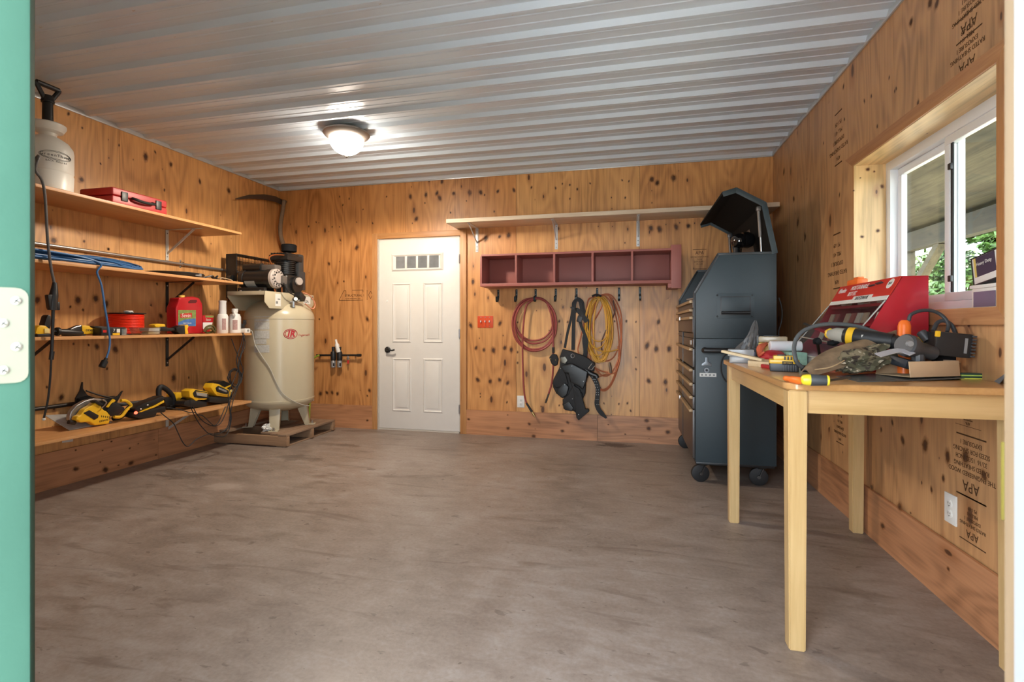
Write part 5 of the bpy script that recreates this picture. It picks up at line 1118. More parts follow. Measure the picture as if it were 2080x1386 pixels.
# ---- red-brown cubby shelf
CUB = mat('cubby_paint', (.33, .105, .085), .5, var=.10, vs_=5.)
cx0, cx1, cz0, cz1, cyf = -1.403, .352, 1.487, 1.797, 4.645
t = thing('cubby_shelf', 'red brown wall cubby with five open compartments', 'shelf', ((cx0+cx1)/2, YB, cz0))
def cb(name, lo, hi): b = MB(); b.box(lo, hi, .002); return b.build(name, CUB, t)
cb('top_board', (cx0, cyf, cz1-.019), (cx1, YB-.001, cz1)); cb('bottom_board', (cx0-.008, cyf-.006, cz0), (cx1+.01, YB-.001, cz0+.028)); cb('back_board', (cx0, YB-.012, cz0+.02), (cx1, YB-.001, cz1-.01))
for u in (977, 1048, 1125.5, 1203.5, 1284): x_ = at(u, 550, y=cyf).x; cb('divider', (x_-.010, cyf, cz0+.026), (x_+.010, YB-.010, cz1-.018))
cb('end_post', (cx1-.004, cyf-.008, cz0-.045), (cx1+.082, cyf+.06, cz1+.028)); cb('side_board', (cx1, cyf, cz0-.02), (cx1+.02, YB-.001, cz1)); cb('bottom_rail', (cx1-.03, cyf+.0, cz0-.040), (cx1+.07, YB-.001, cz0-.002))
# ---- eight coat hooks below the cubby
HOOK = mat('green_black_iron', (.030, .042, .045), .38, .6)
hl_ = ['first iron coat hook from the left under the cubby', 'second iron coat hook from the left under the cubby', 'third iron coat hook from the left, holding the red hose', 'fourth iron coat hook from the left, empty beside the tool belt',
       'fifth iron coat hook from the left, holding the tool belt', 'sixth iron coat hook from the left, holding the yellow cord', 'seventh iron coat hook from the left, right of the yellow cord', 'rightmost iron coat hook under the cubby']
HX = [1012, 1049, 1088, 1129, 1171, 1213, 1257.5, 1300]
for u, lb in zip(HX, hl_):
    p_ = at(u, 598, y=YB-.004); x_ = p_.x; zt = cz0-.012; h = thing('coat_hook', lb, 'hook', (x_, YB, zt-.1), 0, 'iron coat hooks under the cubby')
    b = MB(); b.box((x_-.011, YB-.005, zt-.085), (x_+.011, YB-.0005, zt), .002); b.build('back_plate', HOOK, h)
    b = MB(); b.tube([(x_, YB-.004, zt-.06), (x_, YB-.012, zt-.10), (x_, YB-.040, zt-.125), (x_, YB-.066, zt-.115), (x_, YB-.070, zt-.085)], 0, flat=(.009, .004, (1, 0, 0))); b.ball((x_, YB-.070, zt-.082), .010, 12, 8); b.build('hook', HOOK, h)
    for dz in (-.015, -.055):
        b = MB(); b.lathe([(0, .005), (1, .004)], (x_, YB-.005, zt+dz), (x_, YB-.0075, zt+dz), 10); b.build('screw', GREY, h)

# ---- red air hose on the third hook
yh = YB-.030
C7 = crop(950, 570, .2381)
t = thing('air_hose', 'red rubber air hose coiled on the third hook from the left', 'hose', at(1088, 655, y=yh))
rnd = random.Random(11); P = []
tail = [(545, 1110), (510, 1060), (488, 1000), (478, 900), (472, 780), (468, 650), (468, 500), (476, 380), (490, 260), (520, 190)]
P += [(u, v, yh-.028) for u, v in tail]
for k in range(5):
    cx_, cy_ = 568+rnd.uniform(-10, 10), [330, 345, 368, 372, 378][k]; rx, ry = [165, 172, 178, 188, 180][k], [185, 195, 222, 232, 226][k]
    for a in (-70, -25, 20, 60, 105, 150, 195, 240):
        th = math.radians(a); P.append((cx_+rx*math.cos(th)*(1+rnd.uniform(-.02, .02)), cy_+ry*math.sin(th), yh+.016-.009*k+.004*math.sin(th)))
P += [(640, 160, yh-.028), (700, 250, yh-.028), (726, 400, yh-.028), (730, 520, yh-.028), (730, 640, yh-.028), (728, 760, yh-.02), (716, 880, yh-.012), (690, 970, yh-.008)]
b = MB(); b.tube([C7([(u, v)], y=y_)[0] for u, v, y_ in P], .0088, 10, sm=5); RH = mat('red_rubber', (.30, .055, .045), .5); b.build('hose', RH, t)
b = MB(); a_, c_ = C7([(500, 1045)], y=yh-.028)[0], C7([(548, 1120)], y=yh-.028)[0]; b.lathe([(0, .010), (1, .012)], a_, c_, 12); b.build('hose_sleeve', RUBBER, t)
b = MB(); d_ = C7([(575, 1165)], y=yh-.028)[0]; b.lathe([(0, .008), (.4, .012), (.7, .012), (.72, .008), (1, .007)], c_, d_, 12); b.build('brass_fitting', mat('brass', (.45, .33, .14), .35, .9), t)
b = MB(); b.cyl(*C7([(730, 570), (731, 620)], y=yh-.028), .0125, n=12); b.build('hose_sleeve', RUBBER, t)
b = MB(); b.lathe([(0, .009), (.6, .008), (.62, .011), (1, .008)], *C7([(692, 965), (664, 1045)], y=yh-.008), 12); b.build('steel_end', DARKSTEEL, t)

# ---- orange cord and yellow cord on the sixth hook
def cordpath(loops, y0, dy, r, seed):
    rnd = random.Random(seed); P = []
    for k, (cx_, cy_, rx, ry) in enumerate(loops):
        for a in (-75, -30, 15, 60, 100, 145, 190, 235):
            th = math.radians(a); P.append(C7([(cx_+rx*math.cos(th)*(1+rnd.uniform(-.06, .06)), cy_+ry*math.sin(th)*(1+rnd.uniform(-.015, .015)))], y=y0-dy*k)[0])
    return P
t = thing('extension_lead', 'orange extension cord hanging in long loops behind the yellow cord', 'extension cord', at(1240, 690, y=YB-.02))
b = MB(); P = cordpath([(1160, 525, 145, 415), (1150, 530, 140, 405), (1165, 400, 155, 290), (1170, 470, 140, 350)], YB-.016, .006, 1, 5)
P += C7([(1030, 160), (1000, 330), (960, 500), (940, 600), (985, 700), (1060, 730), (1130, 770), (1200, 785)], y=YB-.04)
b.tube(P, .0062, 8, sm=5); b.tube(C7([(1070, 130), (1150, 180), (1110, 290), (1060, 380), (1075, 500), (1060, 640)], y=YB-.046), .006, 8); b.tube(C7([(1100, 830), (1180, 800), (1260, 780), (1300, 660), (1280, 560)], y=YB-.046), .006, 8)
b.build('cord', mat('orange_cord', (.52, .155, .06), .5), t)
b = MB(); b.lathe([(0, .008), (.3, .014), (1, .013)], *C7([(1210, 700), (1222, 790)], y=YB-.05), 12); b.build('plug', mat('clear_brown_plug', (.16, .10, .06), .3), t)
b = MB(); b.tube(C7([(1240, 170), (1255, 260), (1235, 320), (1160, 470), (1140, 560), (1160, 650)], y=YB-.052), .006, 8); b.build('dark_cord', mat('brown_cord', (.11, .06, .05), .5), t)
t = thing('extension_lead', 'yellow extension cord bundled in a narrow oval on the sixth hook', 'extension cord', at(1215, 665, y=YB-.06))
L_ = []; rnd = random.Random(8)
for k in range(11): L_.append((1128+rnd.uniform(-22, 22), 415+rnd.uniform(-6, 8), 95+rnd.uniform(-28, 18), 275+rnd.uniform(-16, 10)))
for k in range(3): L_.append((1125+rnd.uniform(-25, 25), 330+30*k, 92+rnd.uniform(-12, 22), 190+30*k))
b = MB(); P = cordpath(L_, YB-.044, .0026, 1, 9); P += C7([(1040, 500), (1100, 590), (1200, 605), (1280, 590)], y=YB-.082); b.tube(P, .0052, 8, sm=5); b.build('cord', mat('yellow_cord', (.60, .31, .025), .42), t)
b = MB(); b.tube(C7([(1060, 135), (1100, 120), (1140, 135)], y=YB-.086), .009, 8); b.build('tie', RUBBER, t)

# ---- tool belt with pouches on the fifth hook
C8 = crop(1080, 590, .19474); LEA = mat('black_nylon', (.005, .005, .006), .62, bump=.3, bs=160.); LEA2 = mat('black_leather', (.008, .009, .010), .40)
t = thing('tool_belt', 'black tool belt with pouches and braces hanging from the fifth hook', 'tool belt', at(1165, 760, y=YB-.05))
yv = YB-.085
def ribbon(pts, hw, name, y=yv, m=LEA, hh=.003, wd=(1, 0, 0)): b = MB(); b.tube(C8(pts, y=y), 0, flat=(hw, hh, wd), sm=4); return b.build(name, m, t)
ribbon([(470, 85), (435, 130), (430, 180), (410, 300), (375, 440), (345, 600)], .012, 'brace_strap', YB-.055)
ribbon([(470, 85), (445, 150), (440, 300), (435, 450), (432, 620)], .017, 'brace_strap', YB-.06)
ribbon([(455, 80), (520, 120), (535, 200), (575, 300), (580, 400), (550, 500), (560, 620), (560, 700)], .020, 'shoulder_strap', YB-.07)
ribbon([(500, 90), (520, 220), (505, 330), (560, 480), (575, 560), (545, 690)], .014, 'brace_strap', YB-.08)
ribbon([(430, 235), (470, 205), (520, 250), (575, 330)], .022, 'shoulder_pad', YB-.095)
for uv in ((425, 185), (440, 200)): b = MB(); b.obox(C8([uv], y=YB-.065)[0], (.04, .012, .016), Matrix.Rotation(.3, 3, 'Y'), .003); b.build('strap_buckle', BLACK, t)
b = MB(); b.obox(C8([(500, 300)], y=YB-.09)[0], (.05, .02, .06), Matrix.Rotation(.3, 3, 'Y'), .006); b.build('strap_clip', BLACK, t)
def pouch(pts, y, d, name, m=LEA, bev=.010): b = MB(); b.prism(C8(pts, y=y), (0, d, 0), bev, 3); return b.build(name, m, t)
pouch([(290, 700), (320, 612), (420, 640), (560, 690), (660, 760), (650, 850), (540, 830), (420, 770), (330, 770)], YB-.135, .048, 'belt')
pouch([(300, 705), (420, 700), (650, 785), (600, 860), (565, 960), (560, 1080), (530, 1140), (555, 1235), (500, 1330), (445, 1265), (335, 1235), (318, 1190), (342, 1130), (258, 1080), (220, 1010), (225, 930), (292, 800)], YB-.128, .042, 'pouch_backing', LEA, .008)
pouch([(180, 700), (215, 660), (262, 672), (280, 720), (268, 780), (240, 795), (205, 770)], YB-.10, .030, 'tape_holder')
for uv in ((198, 715), (250, 728)): b = MB(); c = C8([uv], y=YB-.10)[0]; b.lathe([(0, .006), (1, .003)], c, c+Vector((0, -.004, 0)), 8); b.build('rivet', mat('brass', (.45, .33, .14)), t)
pouch([(300, 700), (350, 690), (375, 730), (350, 770), (310, 755)], YB-.142, .015, 'steel_clip', mat('dull_steel', (.18, .17, .14), .4, .8), .004)
pouch([(300, 790), (420, 760), (590, 850), (570, 960), (530, 1040), (500, 1010), (400, 960), (380, 870), (340, 870)], YB-.155, .065, 'main_pouch', LEA2, .014)
pouch([(310, 790), (350, 860), (385, 980), (330, 1010), (250, 1020), (215, 980), (225, 930), (270, 870)], YB-.140, .050, 'side_pouch')
pouch([(270, 1040), (340, 960), (390, 1010), (370, 1090), (320, 1130), (258, 1080)], YB-.150, .07, 'small_pouch', LEA2)
pouch([(320, 1140), (380, 1090), (440, 980), (530, 1080), (535, 1200), (470, 1260), (400, 1260), (330, 1240)], YB-.145, .055, 'lower_pouch')
pouch([(430, 990), (500, 1030), (560, 1240), (590, 1240), (602, 1262), (490, 1358), (466, 1330), (450, 1200)], YB-.150, .05, 'hammer_sleeve', LEA, .006)
pouch([(325, 1200), (390, 1160), (440, 1230), (420, 1265), (345, 1250)], YB-.152, .04, 'pocket_flap', LEA2, .008)
pouch([(430, 800), (480, 820), (440, 990), (500, 1100), (470, 1110), (400, 960)], YB-.151, .015, 'webbing', LEA, .004)
b = MB(); c = C8([(428, 684)], y=YB-.140)[0]; b.tube([c+Vector((math.cos(k*PI/6)*.017, 0, math.sin(k*PI/6)*.019)) for k in range(12)], .003, 6, closed=True); b.build('ring', STEEL, t)
b = MB(); b.tube(C8([(590, 815), (630, 762), (662, 785), (625, 832), (590, 815)], y=YB-.140), .0035, 6, sm=1); b.build('belt_buckle', STEEL, t)
for uv in ((345, 985), (425, 1132), (490, 1295), (540, 950), (420, 790), (300, 815)): b = MB(); c = C8([uv], y=YB-.150)[0]; b.lathe([(0, .006), (1, .003)], c, c+Vector((0, -.005, 0)), 8); b.build('rivet', STEEL, t)
b = MB(); b.tube(C8([(600, 850), (660, 930), (690, 1020), (685, 1120), (680, 1190), (710, 1260), (780, 1335)], y=YB-.09), 0, flat=(.022, .003, (1, 0, .2)), rr=lambda k: 1 if k < .9 else .35+6.5*(1-k)); tail_ = b.build('belt_tail', LEA, t)
b = MB()
for uv in ((650, 930), (672, 985), (686, 1040), (686, 1090), (682, 1140), (690, 1190), (640, 905), (664, 955), (678, 1012), (684, 1066)):
    for du in (-10, 10): c = C8([(uv[0]+du, uv[1])], y=YB-.094)[0]; b.lathe([(0, .0028), (1, .002)], c, c+Vector((0, -.002, 0)), 6)
b.build('eyelets', STEEL, tail_)
b = MB(); b.tube(C8([(560, 830), (620, 870), (670, 890), (680, 915)], y=YB-.12), .022, 10); b.build('holder_loop', LEA2, t)
# ================================================================== tool chest
CH = mat('chest_paint', (.021, .036, .044), .46, var=.10, vs_=8., bump=.02); CHD = mat('drawer_paint', (.060, .045, .038), .36, var=.05); EDGE = mat('chest_edge', (.010, .011, .012), .4)
HAND = mat('drawer_handle', (.40, .275, .155), .45, .2); Xf, Xb, Yn, Yf_ = .427, .965, 3.735, 4.87
t = thing('tool_chest', 'tall dark blue grey rolling tool chest with its top lid open', 'tool chest', ((Xf+Xb)/2, (Yn+Yf_)/2, 0))
def pt(name, m, fn, par=None): b = MB(); fn(b); return b.build(name, m, par or t)
# lower cabinet shell
def low(b):
    b.box((Xf+.018, Yn, .152), (Xb, Yn+.02, 1.020), .003); b.box((Xf+.018, Yf_-.02, .152), (Xb, Yf_, 1.020), .003); b.box((Xb-.02, Yn+.02, .152), (Xb, Yf_-.02, 1.020)); b.box((Xf+.018, Yn+.02, .152), (Xb-.02, Yf_-.02, .175)); b.box((Xf+.018, Yn+.02, 1.0), (Xb-.02, Yf_-.02, 1.019))
lower = pt('lower_cabinet', CH, low)
pt('base_rail', EDGE, lambda b: b.box((Xf+.02, Yn+.004, .135), (Xb-.01, Yf_-.004, .153), .003))
# upper cabinet: sides with a sloped front edge
side = [(Xf+.018, 1.022), (Xb, 1.022), (Xb, 1.600), (.600, 1.600), (Xf+.018, 1.335)]
def sidep(b, y): b.prism([(x_, y, z_) for x_, z_ in side], (0, .02, 0), .002)
pt('near_side', CH, lambda b: sidep(b, Yn)); pt('far_side', CH, lambda b: sidep(b, Yf_-.02))
pt('back_panel', CHD, lambda b: b.box((Xb-.012, Yn+.02, 1.022), (Xb-.001, Yf_-.02, 1.60)))
pt('tray_floor', EDGE, lambda b: b.box((Xf+.02, Yn+.02, 1.300), (Xb-.012, Yf_-.02, 1.310)))
for y in (Yn-.002, Yf_-.022):
    def rim(b):
        b.prism([(.600, y, 1.600), (Xb, y, 1.600), (Xb, y, 1.617), (.590, y, 1.617)], (0, .024, 0), .001); b.prism([(.600, y, 1.600), (.590, y, 1.617), (Xf+.004, y, 1.345), (Xf+.018, y, 1.332)], (0, .024, 0), .001)
        b.box((Xf+.004, y, 1.022), (Xf+.019, y+.024, 1.342), .001)
    pt('edge_trim', EDGE, rim)
def drawer(z0, z1, ya=Yn+.024, yb_=Yf_-.024, hz=None, split=None):
    for a, c in ([(ya, yb_)] if split is None else [(ya, split-.003), (split+.003, yb_)]):
        d = MB(); d.box((Xf, a, z0+.002), (Xf+.30, c, z1-.002), .003); o = d.build('drawer', CHD, t)
        if hz is not None: d = MB(); d.box((Xf-.022, a+.002, hz-.012), (Xf+.002, c-.002, hz+.008), .004); d.build('drawer_handle', HAND, o)
for z0, z1, hz in ((1.232, 1.300, 1.283), (1.175, 1.230, 1.222), (1.060, 1.173, 1.168), (.815, .948, .944), (.703, .800, .797), (.612, .700, .696), (.520, .608, .603), (.170, .515, .509)): drawer(z0, z1, hz=hz)
pt('divider_band', CHD, lambda b: (b.box((Xf+.004, Yn+.022, 1.022), (Xf+.03, Yf_-.022, 1.055), .002), b.box((Xf+.002, Yn+.022, .955), (Xf+.03, Yf_-.022, 1.018), .002)))
pt('badge', mat('badge_silver', (.45, .45, .43), .35, .5), lambda b: b.box((Xf-.002, Yn+.11, .972), (Xf+.003, Yn+.19, 1.004), .002))
pt('drawer_gap', INK, lambda b: b.box((Xf+.012, Yn+.022, .16), (Xf+.02, Yf_-.022, 1.30)))
pt('centre_post', mat('chest_blue', (.02, .04, .055), .3), lambda b: b.box((Xf-.003, 4.42, .175), (Xf+.003, 4.47, 1.06), .001))
pt('lock_clip', STEEL, lambda b: (b.box((Xf-.03, 4.43, 1.155), (Xf-.018, 4.47, 1.185), .003)))
pt('lock_clip', STEEL, lambda b: (b.box((Xf-.03, 4.43, .495), (Xf-.018, 4.47, .525), .003)))
# recessed side handle, push bar, opener, sticker
h0, h1 = at(1463, 641, y=Yn), at(1525, 602, y=Yn)
pt('handle_plate', CH, lambda b: b.box((h0.x-.022, Yn-.003, h0.z-.022), (h1.x+.022, Yn, h1.z+.022), .002))
pt('handle_recess', EDGE, lambda b: b.box((h0.x, Yn-.0045, h0.z), (h1.x, Yn-.002, h1.z), .001))
pt('recess_pan', CH, lambda b: (b.box((h0.x+.008, Yn-.0055, h0.z+.030), (h1.x-.008, Yn-.004, h1.z-.006), .001)))
pt('grip_bar', BLACK, lambda b: b.tube([(h0.x+.006, Yn-.012, h0.z+.018), (h1.x-.006, Yn-.012, h0.z+.018)], .010, 10, sm=1))
for u, v in ((1457, 600), (1528, 600), (1457, 643), (1528, 643)): c = at(u, v, y=Yn-.003); pt('rivet', EDGE, lambda b: b.lathe([(0, .006), (1, .004)], c, c+Vector((0, -.003, 0)), 10))
pa, pc = at(1431, 711, y=Yn), at(1560, 716, y=Yn)
pt('push_bar', BLACK, lambda b: b.tube([pa, pa+Vector((.002, -.05, 0)), pa+Vector((.02, -.075, 0)), Vector((pc.x-.02, Yn-.075, pa.z)), Vector((pc.x, Yn-.05, pa.z)), Vector((pc.x, Yn, pa.z))], .019, 12))
oc = at(1435, 742, y=Yn)
def opener(b):
    b.prism([oc+Vector((a, 0, c)) for a, c in ((-.008, .055), (.008, .055), (.010, .025), (.034, .010), (.032, -.008), (.012, -.004), (-.012, -.004), (-.032, -.008), (-.034, .010), (-.010, .025))], (0, -.012, 0), .003); b.lathe([(0, .020), (1, .018)], oc+Vector((0, 0, -.035)), oc+Vector((0, -.010, -.035)), 16)
opn = pt('bottle_opener', mat('opener_grey', (.20, .22, .24), .4, .6), opener)
pt('opener_hole', INK, lambda b: b.lathe([(0, .008), (1, .008)], oc+Vector((0, -.0105, -.035)), oc+Vector((0, -.0115, -.035)), 12), opn)
st0 = at(1438, 762, y=Yn); stk = pt('sticker', PAPER, lambda b: b.box((st0.x-.055, Yn-.001, st0.z-.013), (st0.x+.055, Yn, st0.z+.013)))
def stm(b):
    for k in range(4): b.obox(st0+Vector((-.039+.026*k, -.0013, 0)), (.012, .0006, .013), Matrix.Rotation(.5*k, 3, 'Y'))
pt('sticker_marks', GREY, stm, stk)
# casters
for x_, y_, a in ((Xf+.055, Yn+.06, .5), (Xb-.10, Yn+.06, .25), (Xf+.055, Yf_-.07, .1), (Xb-.10, Yf_-.07, .1)):
    R = Matrix.Rotation(a, 3, 'Z'); c = Vector((x_, y_, .062)); ax = R @ Vector((0, 1, 0)) if a < .2 else R @ Vector((.35, 1, 0)).normalized(); fw_ = Vector((ax.y, -ax.x, 0))
    pt('wheel', RUBBER, lambda b: b.lathe([(0, .050), (.12, .061), (.88, .061), (1, .050)], c-ax*.018, c+ax*.018, 28))
    k_ = pt('caster_fork', DARKSTEEL, lambda b: (b.bar(c-ax*.024, c-ax*.024+fw_*.025+Vector((0, 0, .062)), .004, .03, up=ax), b.bar(c+ax*.024, c+ax*.024+fw_*.025+Vector((0, 0, .062)), .004, .03, up=ax), b.lathe([(0, .03), (1, .036)], c+fw_*.02+Vector((0, 0, .058)), c+fw_*.02+Vector((0, 0, .0735)), 16), b.cyl(c-ax*.03, c+ax*.03, .012, n=12)))
# lid: folded sheet with end flanges, standing open
lp = [at(u, v, y=Yn) for u, v in ((1467, 391), (1496, 382), (1556, 412), (1584, 518))]
lp = [Vector((p_.x, 0, p_.z)) for p_ in lp]; lp[3] = Vector((Xb+.004, 0, 1.604))
LIN_ = mat('lid_liner', (.012, .011, .010), .85); 
for i, nm in enumerate(('lid_lip', 'lid_slope', 'lid_top')):
    a_, c_ = lp[i], lp[i+1]; d_ = (c_-a_).normalized(); n_ = Vector((d_.z, 0, -d_.x))
    if n_.x > 0 and i == 2: n_ = -n_
    def fn(b, a_=a_, c_=c_):
        b.prism([a_+Vector((0, Yn-.004, 0)), c_+Vector((0, Yn-.004, 0)), c_+Vector((0, Yf_+.004, 0)), a_+Vector((0, Yf_+.004, 0))], -Vector((d_.z, 0, -d_.x))*.004*(1 if i else 1), .001)
    pt(nm, CH, fn)
inn = []
cen = Vector((.76, 0, 1.84))
def inset(P, k):
    out = []
    for i, p_ in enumerate(P):
        ns = []
        for a_, c_ in ((P[i-1], p_) if i else (None, None), (p_, P[i+1]) if i < len(P)-1 else (None, None)):
            if a_ is None: continue
            d_ = (c_-a_).normalized(); n_ = Vector((d_.z, 0, -d_.x)); n_ = n_ if n_.dot(cen-p_) > 0 else -n_; ns.append(n_)
        n_ = sum(ns, Vector()).normalized(); out.append(p_+n_*k/max(.5, n_.dot(ns[0])))
    return out
ip = inset(lp, .032)
for y in (Yn-.004, Yf_-.004):
    pt('lid_flange', CH, lambda b: [b.prism([lp[i]+Vector((0, y, 0)), lp[i+1]+Vector((0, y, 0)), ip[i+1]+Vector((0, y, 0)), ip[i]+Vector((0, y, 0))], (0, .008, 0), .0005) for i in range(3)])
l2 = inset(lp, .012)
pt('lid_liner', LIN_, lambda b: [b.prism([l2[i]+Vector((0, Yn+.01, 0)), l2[i+1]+Vector((0, Yn+.01, 0)), l2[i+1]+Vector((0, Yf_-.01, 0)), l2[i]+Vector((0, Yf_-.01, 0))], (lp[i]-l2[i])*.5, 0) for i in range(3)])
for y, nm in ((Yn+.035, 'gas_strut'), (Yf_-.04, 'gas_strut')):
    a_, c_ = at(1541, 424, y=Yn+.03), at(1547, 516, y=Yn+.03); a_, c_ = Vector((a_.x, y, a_.z)), Vector((c_.x, y, c_.z+.0))
    m_ = a_.lerp(c_, .62); g_ = pt(nm, mat('strut_grey', (.16, .14, .13), .35, .6), lambda b: (b.cyl(a_, m_, .011, n=12), b.obox(a_, (.03, .03, .03), None, .006))); pt('rod', STEEL, lambda b: b.cyl(m_, c_-Vector((0, 0, .02)), .0055, n=10), g_)
# things in the top tray
gb = at(1502, 490, y=4.10); t2 = thing('black_lantern', 'glossy black round lamp head standing in the open top of the chest', 'lamp', (gb.x, 4.10, 1.31))
GLB = mat('gloss_black', (.006, .006, .007), .08, coat=1.)
b = MB(); b.ball(gb, .062, 28, 18, (1, 1, .95)); b.build('globe', GLB, t2); b = MB(); c_ = at(1516, 487, y=4.10); b.lathe([(0, .058), (.5, .064), (1, .050)], gb+Vector((.02, 0, .005)), c_+Vector((.04, .02, .0)), 24); b.build('collar', GLB, t2)
b = MB(); bb = at(1496, 508, y=4.10); b.lathe([(0, .060), (.3, .062), (.6, .045), (1, .020)], (bb.x, 4.10, 1.3105), (bb.x, 4.10, gb.z-.05), 24); b.build('stand', BLACK, t2)
bd = [at(u, v, y=4.25) for u, v in ((1512, 474), (1532, 458), (1546, 510))]; b = MB(); b.prism([Vector((bd[0].x, 4.25, bd[0].z)), Vector((bd[1].x, 4.25, bd[1].z)), Vector((bd[2].x+.02, 4.25, 1.3105)), Vector((bd[0].x-.06, 4.25, 1.3105))], (0, .012, 0), .001); tag(b.build('board_offcut', mat('brown_board', (.20, .125, .080), .7, var=.2)), 'brown board offcut standing in the chest top behind the black lamp', 'board')
ty = 3.80
o = MB(); o.lathe([(0, .014), (.7, .014), (.75, .008), (1, .008)], (Xf+.05, ty+.02, 1.3105), (Xf+.05, ty+.02, 1.40), 12); tag(o.build('small_bottle', mat('cream_plastic', (.6, .52, .36), .4)), 'small cream bottle at the front of the chest top tray', 'bottle')
o = MB(); o.cyl((Xf+.045, ty+.10, 1.3105), (Xf+.045, ty+.10, 1.36), .018, n=12); tag(o.build('red_pot', RED), 'small red pot at the front of the chest top tray', 'pot')
o = MB(); o.obox((Xf+.05, ty+.30, 1.317), (.05, .22, .012), Matrix.Rotation(.2, 3, 'Z'), .003); tag(o.build('spanner_packet', mat('silver_packet', (.45, .45, .47), .3, .6)), 'flat silver packet at the front of the chest top tray', 'packet')
b = MB(); b.tube([at(u, v, y=Yn+.10) if u > 1582 else at(1582, v, y=Yn+.10) for u, v in ((1582, 605), (1588, 625), (1588, 650), (1582, 672), (1582, 684))], .004, 6); b.tube([(Xb+.004, Yn+.10, 1.30), (Xb+.012, Yn+.10, 1.26)], .004, 6, sm=1)
pw_ = b.build('power_cord', RUBBER, t)
b = MB(); b.tube([at(u, v, y=Yn-.03) for u, v in ((1478, 716), (1468, 728), (1464, 745), (1468, 765), (1480, 780), (1494, 786))], .0045, 6); b.build('hanging_cord', RUBBER, t)

# ================================================================== table
TWA = woodmat('table_wood_y', (.50, .31, .12), (.66, .45, .205), 1, .8, .35, .0, coat=.3); TWX = woodmat('table_wood_x', (.52, .33, .13), (.66, .45, .21), 0, .8, .35, .0, coat=.3); TWZ = woodmat('table_wood_z', (.52, .335, .135), (.68, .48, .23), 2, .8, .35, .0, coat=.3)
TT = woodmat('table_top_wood', (.44, .225, .075), (.56, .31, .12), 1, .8, .28, .0, coat=.4)
tx0, tx1, ty0, ty1, tz1 = .515, 1.232, 1.872, 3.115, .915
tb = thing('work_table', 'tall varnished wooden table by the window, heaped with tools', 'table', ((tx0+tx1)/2, (ty0+ty1)/2, 0))
b = MB(); rc = .05; P = [Vector((tx0+rc-rc*math.cos(k*PI/8), ty0+rc-rc*math.sin(k*PI/8), tz1-.024)) for k in range(5)]+[Vector((tx1, ty0, tz1-.024)), Vector((tx1, ty1, tz1-.024))]+[Vector((tx0+rc-rc*math.sin(k*PI/8), ty1-rc+rc*math.cos(k*PI/8), tz1-.024)) for k in range(5)]
b.prism(P, (0, 0, .024), .006, 3); b.build('table_top', TT, tb)
for lo, hi, m_, nm in (((tx0+.035, ty0+.05, tz1-.105), (tx0+.057, ty1-.05, tz1-.024), TWA, 'apron'), ((tx1-.075, ty0+.05, tz1-.105), (tx1-.053, ty1-.05, tz1-.024), TWA, 'apron'), ((tx0+.05, ty0+.035, tz1-.105), (tx1-.06, ty0+.057, tz1-.024), TWX, 'apron'), ((tx0+.05, ty1-.057, tz1-.105), (tx1-.06, ty1-.035, tz1-.024), TWX, 'apron')):
    b = MB(); b.box(lo, hi, .002); b.build(nm, m_, tb)
for x_, y_ in ((.553, 1.914), (.567, 3.06), (1.182, 3.06), (1.190, 1.930)):
    b = MB(); h = .030; l_ = .026; b._add([(x_-l_, y_-l_, 0), (x_+l_, y_-l_, 0), (x_+l_, y_+l_, 0), (x_-l_, y_+l_, 0), (x_-h, y_-h, tz1-.0245), (x_+h, y_-h, tz1-.0245), (x_+h, y_+h, tz1-.0245), (x_-h, y_+h, tz1-.0245)], [(0, 1, 2, 3), (4, 5, 6, 7), (0, 1, 5, 4), (1, 2, 6, 5), (2, 3, 7, 6), (3, 0, 4, 7)])
    bmesh.ops.bevel(b.bm, geom=b.bm.edges[:], offset=.004, segments=2, affect='EDGES'); b.build('leg', TWZ, tb)
T0 = tz1
def tp(u, v, dz=0.): return at(u, v, z=T0+dz)
def flat(pts, dz=0.): return [tp(u, v, dz) for u, v in pts]
# ---- red display case of bits below the window
RC = mat('case_red', (.46, .012, .028), .30, coat=.5); cy0, cy1 = 2.43, 3.06
t = thing('display_case', 'red metal display case with sloping clear front beneath the window', 'display case', (1.05, 2.74, T0))
pr_ = [(1.205, T0), (1.205, 1.318), (1.108, 1.318), (.962, 1.050), (.862, .955), (.862, T0)]
def side_panel(b, y): b.prism([(x_, y, z_) for x_, z_ in pr_], (0, .006, 0), .001)
pt('side_panel', RC, lambda b: side_panel(b, cy0), t); pt('side_panel', RC, lambda b: side_panel(b, cy1-.006), t)
pt('back_panel', RC, lambda b: b.box((1.199, cy0+.006, T0), (1.205, cy1-.006, 1.318)), t); pt('top_panel', RC, lambda b: b.box((1.108, cy0, 1.312), (1.205, cy1, 1.319), .001), t); pt('base_panel', RC, lambda b: b.box((.862, cy0+.006, T0), (1.199, cy1-.006, T0+.012)), t)
sl0, sl1 = Vector((1.108, 0, 1.318)), Vector((.962, 0, 1.050)); sd = (sl1-sl0); sn = Vector((sd.z, 0, -sd.x)).normalized(); sn = sn if sn.x < 0 else -sn
def slp(k, y, off=0.): p_ = sl0+sd*k+sn*off; return Vector((p_.x, y, p_.z))
def band(k0, k1, ya, yb_, off, th): return lambda b: b.prism([slp(k0, ya, off), slp(k0, yb_, off), slp(k1, yb_, off), slp(k1, ya, off)], -sn*th, 0)
hd = pt('header', mat('header_red', (.58, .035, .022), .35), band(0, .30, cy0, cy1, .003, .006), t)
pt('header_stripe', PAPER, band(.30, .37, cy0+.004, cy1, .004, .003), t)
up_ = -sd.normalized(); rg = Vector((0, -1, 0))
text('Milwaukee', .040, slp(.10, cy1-.075, .0035), rg, up_, WHITE, 'letters', hd, shear=.3, align='CENTER', sx=.55)
